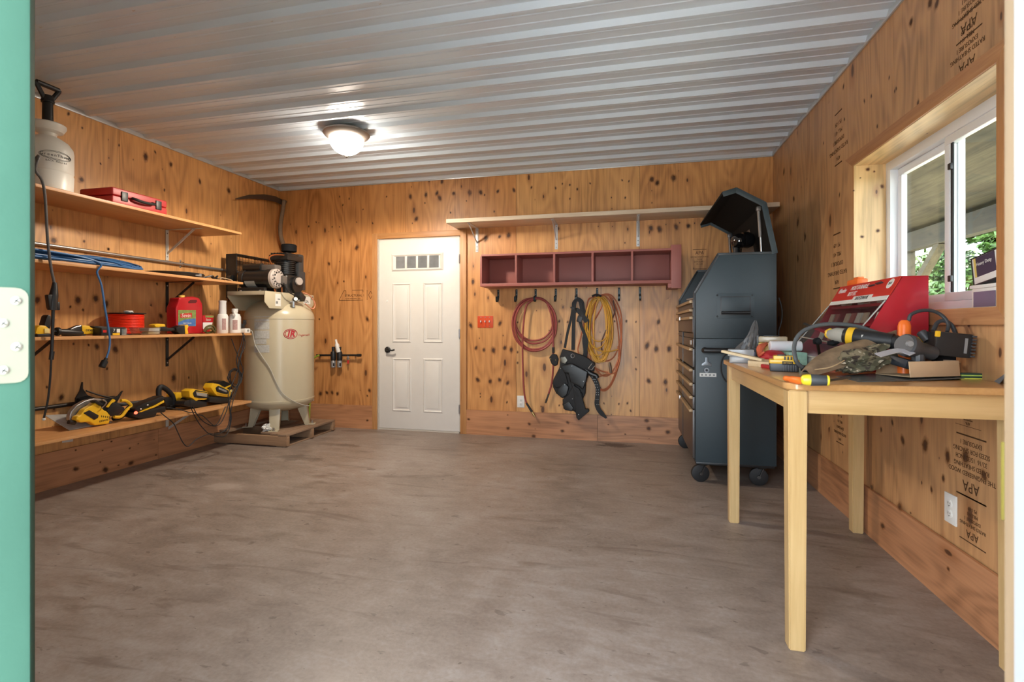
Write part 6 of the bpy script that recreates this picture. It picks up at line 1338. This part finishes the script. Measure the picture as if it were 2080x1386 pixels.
text('MOST DURABLE.', .034, slp(.08, cy1-.175, .0035), rg, up_, WHITE, 'letters', hd, align='LEFT', shear=.15, sx=.75); text('BEST FIT.', .034, slp(.19, cy1-.175, .0035), rg, up_, WHITE, 'letters', hd, align='LEFT', shear=.15, sx=.75)
sp_ = pt('name_strip', PAPER, band(.25, .34, cy0+.16, cy0+.36, .0045, .002), t); text('SHOCKWAVE', .026, slp(.295, cy0+.26, .0045), rg, up_, INK, 'letters', sp_, sx=.85)
pt('bit_picture', DKGREY, lambda b: (b.bar(slp(.10, cy0+.25, .006), slp(.085, cy0+.20, .006), .004, .010, up=sn), b.bar(slp(.08, cy0+.18, .006), slp(.065, cy0+.13, .006), .004, .016, up=sn)), t)
bdg = pt('round_badge', PAPER, lambda b: b.lathe([(0, .024), (1, .024)], slp(.10, cy0+.055, .003), slp(.10, cy0+.055, .0045), 20), t); text('25X', .016, slp(.10, cy0+.055, .0045), rg, up_, INK, 'letters', bdg)
# trays behind a clear hinged front
for k, (z_, x_) in enumerate(((1.21, 1.06), (1.12, 1.02), (1.03, .97))):
    pt('inner_tray', RC, lambda b: b.box((x_, cy0+.008, z_-.012), (1.195, cy1-.008, z_)), t)
    for j in range(9):
        y_ = cy0+.04+j*.065
        if (j*7+k*3) % 5: pt('bit_card', mat('bit_card_%d' % ((j+k) % 3), ((.62, .48, .36), (.70, .66, .58), (.40, .10, .08))[(j+k) % 3], .5, var=.3, vs_=60), lambda b: b.obox((x_+.02, y_, z_+.026), (.006, .050, .050), Matrix.Rotation(.35, 3, 'Y')), t)
cf0, cf1 = slp(.385, 0, .004), Vector((.862, 0, .962))
pt('clear_front', CLEAR, lambda b: b._add([(cf0.x, cy0+.004, cf0.z), (cf0.x, cy1-.004, cf0.z), (cf1.x-.012, cy1-.004, cf1.z), (cf1.x-.012, cy0+.004, cf1.z)], [(0, 1, 2, 3)]), t)
pt('front_rail', mat('clear_edge', (.55, .55, .52), .25), lambda b: (b.bar((cf0.x, cy0+.004, cf0.z), (cf1.x-.012, cy0+.004, cf1.z), .006, .004), b.bar((cf0.x, cy1-.004, cf0.z), (cf1.x-.012, cy1-.004, cf1.z), .006, .004), b.bar((cf1.x-.012, cy0, cf1.z), (cf1.x-.012, cy1, cf1.z), .006, .004)), t)
pt('front_sticker', PAPER, lambda b: b.box((.8605, cy0+.22, T0+.005), (.8618, cy0+.40, T0+.045)), t)
oc_ = at(1745, 563, y=3.02); b = MB(); b.box((1.125, 2.90, 1.3195), (1.175, 3.03, 1.352), .008); b.box((1.135, 2.92, 1.350), (1.165, 2.97, 1.362), .004); tag(b.build('orange_block', ORANGE), 'orange plastic block lying on top of the red display case', 'block')
# ---- grey bristly brush head / bag at the back corner
t = thing('plastic_bag', 'crumpled grey plastic bag standing at the back end of the table', 'bag', at(1524, 728, y=3.03))
c = at(1524, 700, y=3.03); c.z = T0; BAG = mat('grey_bag', (.095, .095, .095), .38, var=.35, vs_=40, bump=.7, bs=50)
from mathutils import noise as nz_
def bag(u, v):
    th = u*2*PI; k = (1-v)**.55*(.30+.70*min(1, (1-v)*1.4)); r = .062*k+.004
    w1 = abs(nz_.noise(Vector((math.cos(th)*2.2, math.sin(th)*2.2, v*1.6))))*.9+abs(nz_.noise(Vector((math.cos(th)*5, math.sin(th)*5, v*3.+7))))*.5
    r *= .62+w1; return c+Vector((math.cos(th)*r+.030*v, math.sin(th)*r*1.05+.012+.01*math.sin(v*7), v*.225))
b = MB(); b.sheet(bag, 56, 22); bmesh.ops.remove_doubles(b.bm, verts=b.bm.verts[:], dist=.0004); b.build('bag', BAG, t); shift(t, T0)
# ---- clear organiser box
c = at(1507, 730, y=2.86); c.z = T0; t = thing('parts_box', 'clear grey parts box behind the wooden stick', 'box', c)
b = MB(); b.obox(c+Vector((-.005, .0, .055)), (.125, .10, .035), Matrix.Rotation(-.2, 3, 'Z'), .004); b.build('lid', mat('smoked_clear', (.42, .42, .42), .15, alpha=.75), t); b = MB(); b.obox(c+Vector((0, 0, .019)), (.12, .09, .036), Matrix.Rotation(-.2, 3, 'Z'), .003); b.build('box', mat('smoked_clear', (.4, .4, .4)), t)
b = MB(); b.obox(c+Vector((.035, -.051, .045)), (.035, .001, .03), Matrix.Rotation(-.2, 3, 'Z')); s_ = b.build('label', mat('navy_label', (.03, .045, .10), .5), t); text('A', .026, c+Vector((.036, -.0525, .045)), (1, -.2, 0), Zv, WHITE, 'letters', s_); shift(t, T0)
# ---- amber screw box
c = at(1570, 705, y=3.0); c.z = T0; t = thing('screw_box', 'clear amber screw box with yellow base at the back of the table', 'box', c)
R = Matrix.Rotation(-.25, 3, 'Z'); b = MB(); b.obox(c+Vector((0, 0, .052)), (.14, .10, .104), R, .006); b.build('base', mat('amber_yellow', (.62, .42, .06), .35), t); b = MB(); b.obox(c+Vector((0, 0, .121)), (.14, .10, .032), R, .008); b.build('lid', mat('amber_clear', (.55, .45, .30), .2, alpha=.8), t); b = MB(); b.obox(c+Vector((-.01, 0, .139)), (.07, .03, .006), R, .002); b.build('latch', BLACK, t); shift(t, T0)
# ---- orange plier handle, white tube, cloths
b = MB(); a_, c_ = at(1543, 722, y=2.80), at(1556, 699, y=2.90); b.tube([a_, a_.lerp(c_, .5)+Vector((-.012, 0, .008)), c_], .014, 10, rr=lambda k: .011+.007*math.sin(PI*min(1, k*1.1))); b.cyl(a_, Vector((a_.x+.02, a_.y-.01, T0+.062)), .006, n=8); tag(b.build('plier_handle', mat('salmon_handle', (.62, .13, .06), .4)), 'orange plier handle between the grey bag and the white tube', 'pliers')
t = thing('paper_tube', 'white paper tube lying in front of the display case', 'tube', at(1595, 722, y=2.84)); a_, c_ = at(1563, 706, y=2.84), at(1628, 706, y=2.84); a_.z = c_.z = T0+.090; b = MB(); b.lathe([(0, .022), (.02, .026), (.98, .026), (1, .023)], a_, c_, 24); b.build('tube', mat('white_paper', (.74, .74, .76), .5), t)
c = at(1566, 720, y=2.82); b = MB(); b.lump(Vector((c.x+.005, c.y, T0+.031)), (.125, .17, .064), None, .22, 3, 21); o = tag(b.build('red_rag', mat('red_cloth', (.42, .012, .020), .6, var=.2)), 'folded red rag under the white paper tube', 'rag'); shift(o, T0)
c = at(1614, 722, y=2.80); b = MB(); b.box((c.x-.042, c.y-.06, T0), (c.x+.040, c.y+.07, T0+.062), .004); o = tag(b.build('green_packet', mat('green_white_packet', (.30, .52, .42), .4, var=.5, vs_=35)), 'green and white packet right of the red rag', 'packet')
# ---- stick and wood blocks
PW = woodmat('pale_stick', (.60, .46, .27), (.76, .62, .40), 0, 1., .6)
b = MB(); a_, c_ = at(1468, 712, y=2.72), at(1550, 730, y=2.60); b.bar(a_, c_, .032, .012, .001); o = tag(b.build('wooden_stick', PW), 'pale wooden stick jutting over the far corner of the table', 'stick'); shift(o, T0+.026)
b = MB(); b.prism(flat([(1519, 744), (1562, 748), (1578, 738), (1530, 734)]), (0, 0, .026), .002); o = tag(b.build('wood_block', PW), 'pale wood block under the wooden stick', 'block'); shift(o, T0)
b = MB(); b.prism(flat([(1545, 747), (1568, 751), (1590, 744), (1560, 741)]), (0, 0, .016), .004); o = tag(b.build('red_strip', mat('red_cloth', (.42, .012, .020))), 'dark red strip beside the yellow battery', 'strip'); shift(o, T0)
# ---- yellow drill battery
c = tp(1598, 756); R = Matrix.Rotation(-.22, 3, 'Z'); t = thing('drill_battery', 'yellow and black drill battery near the table front edge', 'battery', c)
c = c+Vector((0, .04, 0)); b = MB(); b.obox(c+Vector((0, 0, .022)), (.110, .075, .040), R, .006); b.build('case', BLACK, t); b = MB(); b.obox(c+Vector((0, 0, .044)), (.114, .080, .018), R, .006); b.obox(c+Vector((0, .004, .059)), (.080, .066, .020), R, .005); b.build('yellow_shell', YEL, t)
b = MB(); b.obox(c+R @ Vector((.012, -.041, .040)), (.04, .003, .014), R, .001); s_ = b.build('label', INK, t); b = MB()
for k in range(4): b.obox(c+R @ Vector((.002+.012*k, -.034, .060)), (.006, .003, .014), R, .001)
b.obox(c+Vector((-.008, 0, .070)), (.034, .03, .006), R, .002); b.build('contacts', BLACK, t); b = MB()
for k in range(6): b.obox(c+R @ Vector((-.002+.009*k, -.0385, .018)), (.004, .003, .026), R, .001)
b.build('grip_ribs', DKGREY, t); text('20V MAX', .008, c+R @ Vector((.012, -.043, .040)), R @ Vector((1, 0, 0)), Zv, YEL, 'letters', s_); shift(t, T0)
# ---- screwdrivers at the front edge
def driver(name, label, prof, p0, p1, m, extra):
    t = thing(name, label, 'screwdriver', p0); b = MB(); b.lathe(prof, p0, p1, 20); b.build('handle', m, t); extra(t); shift(t, T0); return t
def ex1(t): pass
p0, p1 = tp(1594, 768, .013), tp(1628, 774, .013)
driver('screwdriver', 'small orange screwdriver handle beside the yellow battery', [(0, .006), (.04, .009), (.2, .010), (.3, .008), (.42, .012), (.9, .0125), (1, .008)], p0, p1, ORANGE, ex1)
p0, p1 = tp(1627, 772, .018), tp(1684, 774, .018); dr = (p1-p0)
def ex2(t):
    b = MB(); b.lathe([(0, .0185), (.04, .0192), (.96, .0165), (1, .012)], p0+dr*.34, p0+dr*.94, 20); b.build('rubber_grip', mat('charcoal_rubber', (.04, .045, .05), .55), t)
    b = MB(); b.lathe([(0, .016), (.5, .0175), (1, .016)], p0+dr*.90, p0+dr*1.0, 20); b.build('collar', mat('lemon_yellow', (.80, .66, .03), .35), t)
    b = MB(); b.cyl(p1, p1+dr*.95+Vector((0, .05, .008)), .004, n=10); b.build('shaft', DARKSTEEL, t)
driver('screwdriver', 'stubby yellow and black screwdriver at the table corner', [(0, .009), (.06, .015), (.2, .018), (.4, .018), (1, .016)], p0, p1, mat('lemon_yellow', (.80, .66, .03), .35), ex2)
# ---- camouflage cap
CAMO = camomat('camo_cloth'); CAMB = mat('camo_brim', (.24, .165, .10), .8, var=.75, vs_=18, bump=.3, bs=60)
t = thing('camouflage_hat', 'camouflage hat lying with its brim towards the camera on the table', 'hat', tp(1700, 765))
A0, A1, A2, A3 = at(1628, 760, y=2.03), at(1766, 700, y=2.36), at(1790, 712, y=2.33), at(1655, 760, y=1.98)
L0, L1 = tp(1632, 762, .004), at(1770, 702, y=2.34)
b = MB()
def brim(u, v):
    base = tp(1640, 764, .004).lerp(Vector((1.02, 2.28, T0+.155)), u); wide = math.sin(PI*min(1, .12+u*.88))*.085
    return base+Vector((-.62, .62, .35)).normalized()*(v-.35)*wide*1.3+Vector((0, 0, -.02*(v-.5)**2*4))
b.sheet(brim, 18, 8, .004); b.build('brim', CAMB, t)
b = MB(); cc = Vector((.868, 2.212, T0+.045)); b.lump(cc, (.25, .17, .085), Matrix.Rotation(.5, 3, 'Z') @ Matrix.Rotation(-.25, 3, 'Y'), .46, 4, 3, 3.4); b.build('crown', CAMO, t)
b = MB(); b.tube([tp(1655, 764, .006), tp(1690, 758, .02), at(1730, 736, y=2.16), at(1768, 712, y=2.24)], .0022, 6); b.build('stitching', mat('tan_thread', (.50, .36, .20), .8), t); shift(t, T0+.001)
# ---- reciprocating saw lying behind the cap
c1, c2 = at(1712, 682, y=2.33), at(1815, 694, y=2.22); t = thing('reciprocating_saw', 'black and yellow reciprocating saw with dark red blade behind the cap', 'saw', c1)
ax = (c2-c1).normalized(); b = MB(); b.lathe([(0, .026), (.1, .034), (.3, .036), (.55, .033), (1, .030)], c1, c2, 20); b.build('body', BLACK, t); b = MB(); b.lathe([(0, .037), (1, .038)], c1.lerp(c2, .12), c1.lerp(c2, .26), 20); b.build('yellow_band', YEL, t)
b = MB(); b.lathe([(0, .018), (.5, .030), (1, .030)], c1-ax*.055, c1+ax*.005, 16); b.build('shoe', mat('clear_shoe', (.35, .33, .28), .3), t)
b = MB(); bl0 = c1-ax*.045; bl1 = at(1632, 657, y=2.42); b.bar(bl0, bl0.lerp(bl1, .75), .002, .020, up=(1, 0, 0)); b.build('blade', mat('blade_red', (.20, .012, .025), .35), t); b = MB(); b.bar(bl0.lerp(bl1, .72), bl1, .0025, .014, up=(1, 0, 0)); b.build('blade_tip', DARKSTEEL, t)
b = MB(); b.lump(c1-ax*.05, (.035, .035, .045), None, .3, 2, 5); b.build('yellow_collar', YEL, t)
b = MB(); b.tube([c2, at(1830, 700, y=2.2), at(1845, 706, y=2.18)], .026, 12, rr=lambda k: .028-.004*k); b.build('rear_handle', BLACK, t); b = MB(); b.obox(c1.lerp(c2, .40)+Vector((0, -.032, .008)), (.03, .003, .010), Matrix.Rotation(-.1, 3, 'Z')); b.build('badge', WHITE, t)
# ---- grey cable arching over the table, metal jig parts
t = thing('grey_cable', 'thick grey cable arching over the tools in front of the case', 'cable', tp(1620, 735)); b = MB()
P = [at(1634, 750, y=2.31), at(1620, 738, y=2.30), at(1615, 726, y=2.30), at(1613, 705, y=2.33), at(1620, 684, y=2.35), at(1640, 668, y=2.36), at(1675, 659, y=2.37), at(1710, 659, y=2.37), at(1745, 664, y=2.36), at(1775, 674, y=2.34), at(1810, 686, y=2.32), at(1826, 700, y=2.27)]
b.tube(P, .0085, 10); b.build('cable', mat('slate_grey', (.085, .095, .10), .5), t); b = MB(); b.lump(at(1638, 750, y=2.31), (.045, .05, .028), None, .2, 2, 2); b.build('cable_end', BLACK, t)
t = thing('wire_clamp', 'black wire clamp lying among the tools behind the hat', 'clamp', tp(1660, 735)); a_, c_ = at(1618, 683, y=2.36), at(1692, 697, y=2.335)
b = MB(); b.cyl(a_, c_, .003, n=8); b.build('rod', STEEL, t); b = MB(); b.lump(at(1660, 694, y=2.345), (.035, .03, .03), None, .4, 2, 12); b.cyl(at(1660, 694, y=2.345), tp(1668, 740), .006, n=8); b.build('jaw', BLACKM, t); b = MB(); b.lump(c_, (.045, .03, .024), None, .3, 2, 14); b.build('grip', BLACKM, t)
# ---- orange upright tube, black torch, yellow pieces, charger, cable
t = thing('clamp_handle', 'upright orange handle standing before the red case side', 'handle', tp(1836, 745)); a_, c_ = at(1836, 716, y=2.20), at(1837, 651, y=2.22); b = MB(); b.lathe([(0, .019), (.05, .021), (.9, .021), (.97, .017), (1, .010)], Vector((a_.x, a_.y, T0)), c_, 18); b.build('handle', ORANGE, t)
t = thing('torch', 'dark grey torch lying across the tools beside the orange handle', 'torch', tp(1860, 735)); a_, c_ = at(1836, 700, y=2.10), at(1893, 718, y=2.16); b = MB(); b.lathe([(0, .036), (.05, .041), (.22, .041), (.45, .028), (1, .026)], a_, c_, 20); TG = mat('torch_grey', (.055, .060, .068), .45); b.build('body', TG, t); b = MB(); b.lathe([(0, .012), (1, .010)], a_+Vector((0, -.036, .004)), a_+Vector((0, -.046, .004)), 14); b.build('button', GREY, t)
b = MB(); b.cyl(a_.lerp(c_, .5), Vector((a_.lerp(c_, .5).x, a_.lerp(c_, .5).y, T0)), .02, n=10); b.build('foot', TG, t)
t = thing('caulk_tool', 'yellow and black tool standing behind the torch', 'tool', tp(1866, 735)); q_ = at(1864, 690, y=2.26); b = MB(); b.box((q_.x-.014, 2.25, T0), (q_.x+.014, 2.28, q_.z+.01), .004); b.build('yellow_body', YEL, t); b = MB(); a_, c_ = at(1870, 674, y=2.24), at(1885, 692, y=2.22); b.lathe([(0, .012), (.1, .017), (1, .015)], a_, c_, 14); b.build('grip', DKGREY, t)
b = MB(); b.box((q_.x+.02, 2.24, q_.z-.03), (q_.x+.05, 2.27, q_.z-.01), .004); b.build('yellow_tab', YEL, t)
t = thing('charger_box', 'black finned charger box with yellow corner near the window sill', 'charger', tp(1925, 745)); c0, c1_ = at(1895, 722, y=2.15), at(1957, 683, y=2.15)
R = Matrix.Rotation(.10, 3, 'Y'); cc = at(1923, 700, y=2.20); b = MB(); b.obox(cc, (.115, .09, .088), R, .006); b.build('case', BLACK, t); b = MB()
for k in range(7): b.obox(cc+R @ Vector((.058, -.04, -.036+.012*k)), (.014, .02, .006), R, .001)
b.build('fins', DKGREY, t); b = MB(); b.obox(cc+R @ Vector((-.054, -.042, .035)), (.014, .012, .022), R, .003); b.build('yellow_corner', YEL, t); b = MB(); b.obox(cc+R @ Vector((.036, -.0455, .0)), (.009, .002, .055), R); b.build('vent_strip', GREY, t); b = MB(); b.box((cc.x-.03, cc.y+.0, T0), (cc.x+.03, cc.y+.04, cc.z-.040)); b.build('underside_block', BLACKM, t)
b = MB(); b.tube([at(1846, 652, y=2.24), at(1850, 640, y=2.24), at(1868, 632, y=2.25), at(1890, 631, y=2.26), at(1912, 640, y=2.26), at(1926, 658, y=2.25), at(1924, 674, y=2.23)], .0065, 10); b.tube([at(1896, 672, y=2.26), at(1904, 656, y=2.28), at(1918, 652, y=2.28), at(1932, 660, y=2.27), at(1940, 675, y=2.25), at(1941, 684, y=2.22)], .0075, 10); b.build('cable', mat('charcoal_rubber', (.04, .045, .05)), t)
# ---- cardboard box lying open, paper sheets, metal strip
CARD = mat('cardboard', (.55, .40, .25), .8, var=.08); CARDI = mat('cardboard_inside', (.42, .29, .17), .85, var=.1)
t = thing('cardboard_box', 'open cardboard box on its side at the front of the table', 'box', tp(1895, 768))
f0_, f1_ = tp(1845, 767, .012), tp(1946, 764, .012); X_ = (f1_-f0_); Wd = X_.length; X_.normalize(); Y_ = Vector((-X_.y, X_.x, 0)); Rb = Matrix((X_, Y_, Zv)).transposed()
def bx(a, w_, m_, nm, R2=None): b = MB(); b.obox(f0_+Rb @ Vector(a), w_, Rb @ R2 if R2 else Rb, .0006); return b.build(nm, m_, t)
Dp, Hh = .125, .056
bx((Wd/2, Dp/2, .0015), (Wd, Dp, .003), CARDI, 'bottom_side'); bx((Wd/2, -.004, Hh/2), (Wd, .003, Hh), CARD, 'front_side', Matrix.Rotation(-.10, 3, 'X')); bx((Wd/2, Dp, Hh*.62), (Wd, .003, Hh*1.25), CARDI, 'back_side', Matrix.Rotation(-.15, 3, 'X'))
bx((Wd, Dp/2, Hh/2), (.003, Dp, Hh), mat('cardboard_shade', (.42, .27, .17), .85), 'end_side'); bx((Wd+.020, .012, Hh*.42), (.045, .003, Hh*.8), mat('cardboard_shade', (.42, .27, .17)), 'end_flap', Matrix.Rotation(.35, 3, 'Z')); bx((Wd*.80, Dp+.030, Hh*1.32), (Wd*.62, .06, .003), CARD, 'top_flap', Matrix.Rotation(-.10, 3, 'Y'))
b = MB(); b.obox(f0_+Rb @ Vector((Wd*.36, Dp*.50, .040)), (.115, .075, .034), Rb @ Matrix.Rotation(.22, 3, 'Y') @ Matrix.Rotation(.2, 3, 'X'), .010); tag(b.build('black_pad', mat('navy_black', (.016, .020, .027), .5)), 'black padded item lying inside the open cardboard box', 'pad')
b = MB(); b.sheet(lambda u, v: tp(1745+215*u, 777-4*u, .0)+Vector((0, .002+.20*v*(1-.3*u), .004+.010*math.sin(u*PI)*v+.006*u*u)), 14, 4, .002); o = tag(b.build('plastic_sheet', mat('dark_film', (.12, .125, .12), .25, var=.3)), 'glossy dark plastic sheet under the cardboard box', 'sheet'); shift(o, T0+.0005)
b = MB(); a_, m_, c_ = at(1783, 722, y=2.06), at(1826, 712, y=2.09), at(1854, 720, y=2.06); b.tube([a_, m_, c_], 0, flat=(.013, .0015, (0, 1, .5)), sm=3); o = tag(b.build('metal_strip', mat('pale_metal', (.50, .50, .54), .35, .3)), 'bent pale metal strip lying over the camouflage cap', 'strip')
t = thing('spacer_pack', 'green and yellow striped pack beside the cardboard box', 'pack', tp(1978, 772)); R = Matrix.Rotation(.02, 3, 'Z'); c = tp(1979, 771); 
for k, m_ in enumerate((mat('lime_yellow', (.62, .66, .10), .4), mat('dark_green', (.02, .06, .045), .4), mat('lime_green', (.42, .58, .12), .4), mat('dark_green', (.02, .06, .045)))):
    b = MB(); b.obox(c+Vector((0, .018, .003+.0055*k)), (.082, .036, .005), R, .001); b.build('layer', m_, t)
shift(t, T0)
b = MB(); b.obox(tp(1988, 762, .004)+Vector((0, .05, 0)), (.09, .016, .008), None, .001); o = tag(b.build('steel_rule', mat('pale_metal', (.5, .5, .54))), 'short steel rule behind the green and yellow pack', 'ruler'); shift(o, T0)
b = MB(); a_ = [tp(2012, 770, .002), tp(2030, 779, .002)]; c_ = [at(2052, 725, y=a_[0].y+.005), at(2056, 747, y=a_[1].y+.005)]; b.prism([a_[0], a_[1], c_[1], c_[0]], (.006, .014, .002), .002); o = tag(b.build('steel_plate', mat('blue_grey_steel', (.27, .33, .39), .4, .3)), 'blue grey steel plate leaning up at the right end of the table', 'plate'); shift(o, T0)
# ---- boxes on the window sill
t = thing('nail_box', 'tilted nail box with dark printed label on the window sill', 'box', (1.33, 2.12, WZ0)); q0 = crop(1680, 150, .368)
R = Matrix.Rotation(-.16, 3, 'X') ; xs_ = 1.345
c0 = at(2012, 545, x=xs_); b = MB(); b.obox(c0+Vector((0, -.03, .0)), (.07, .145, .105), R, .003); bx_ = b.build('case', WHITE, t)
b = MB(); b.obox(c0+Vector((-.0355, -.03, .0))+R @ Vector((0, 0, .012)), (.001, .118, .075), R); lb_ = b.build('label', mat('navy_print', (.05, .035, .07), .45), t); b = MB(); b.obox(c0+Vector((-.0365, -.03, 0))+R @ Vector((0, .052, .012)), (.001, .010, .075), R); b.build('yellow_stripe', mat('label_yellow', (.65, .50, .12), .5), lb_)
b = MB()
for a_, sz_ in (((0, .071, 0), (.074, .006, .105)), ((0, 0, -.053), (.074, .148, .005)), ((0, 0, .053), (.074, .148, .005))): b.obox(c0+Vector((0, -.03, 0))+R @ Vector(a_), sz_, R, .001)
b.obox(c0+Vector((0, -.03, 0))+R @ Vector((0, .02, .060)), (.03, .03, .012), R, .003); b.build('edge_trim', BLACK, t)
text('Heavy Duty', .018, c0+Vector((-.0368, -.03, 0))+R @ Vector((0, .0, .022)), (0, -1, .16), (0, .16, 1), WHITE, 'letters', lb_)
t = thing('white_tub', 'white tub with purple label under the nail box on the sill', 'tub', (1.33, 2.12, WZ0)); c1_ = at(2024, 598, x=xs_); zt_ = c0.z-.062
b = MB(); b.box((1.285, c1_.y-.10, WZ0+.001), (1.37, c1_.y+.035, zt_-.016), .006); b.build('tub', WHITE, t); b = MB(); b.box((1.28, c1_.y-.105, zt_-.018), (1.375, c1_.y+.040, zt_-.004), .004); b.build('lid', WHITE, t); b = MB(); b.box((1.2838, c1_.y-.098, WZ0+.006), (1.2848, c1_.y+.022, zt_-.03)); b.build('label', mat('mauve_label', (.16, .12, .19), .5), t)
# ---- yellow strip hanging at the doorway casing
b = MB(); z0_, z1_ = 1.11-(940-662)*.50/1021, 1.11-(828-662)*.50/1021; b.box((JX1+.0058, YF+.0205, z0_), (JX1+.020, YF+.0225, z1_), .001); tag(b.build('yellow_strap', mat('dull_yellow', (.12, .095, .012))), 'narrow yellow strap hanging on the doorway casing at the right edge', 'strap')
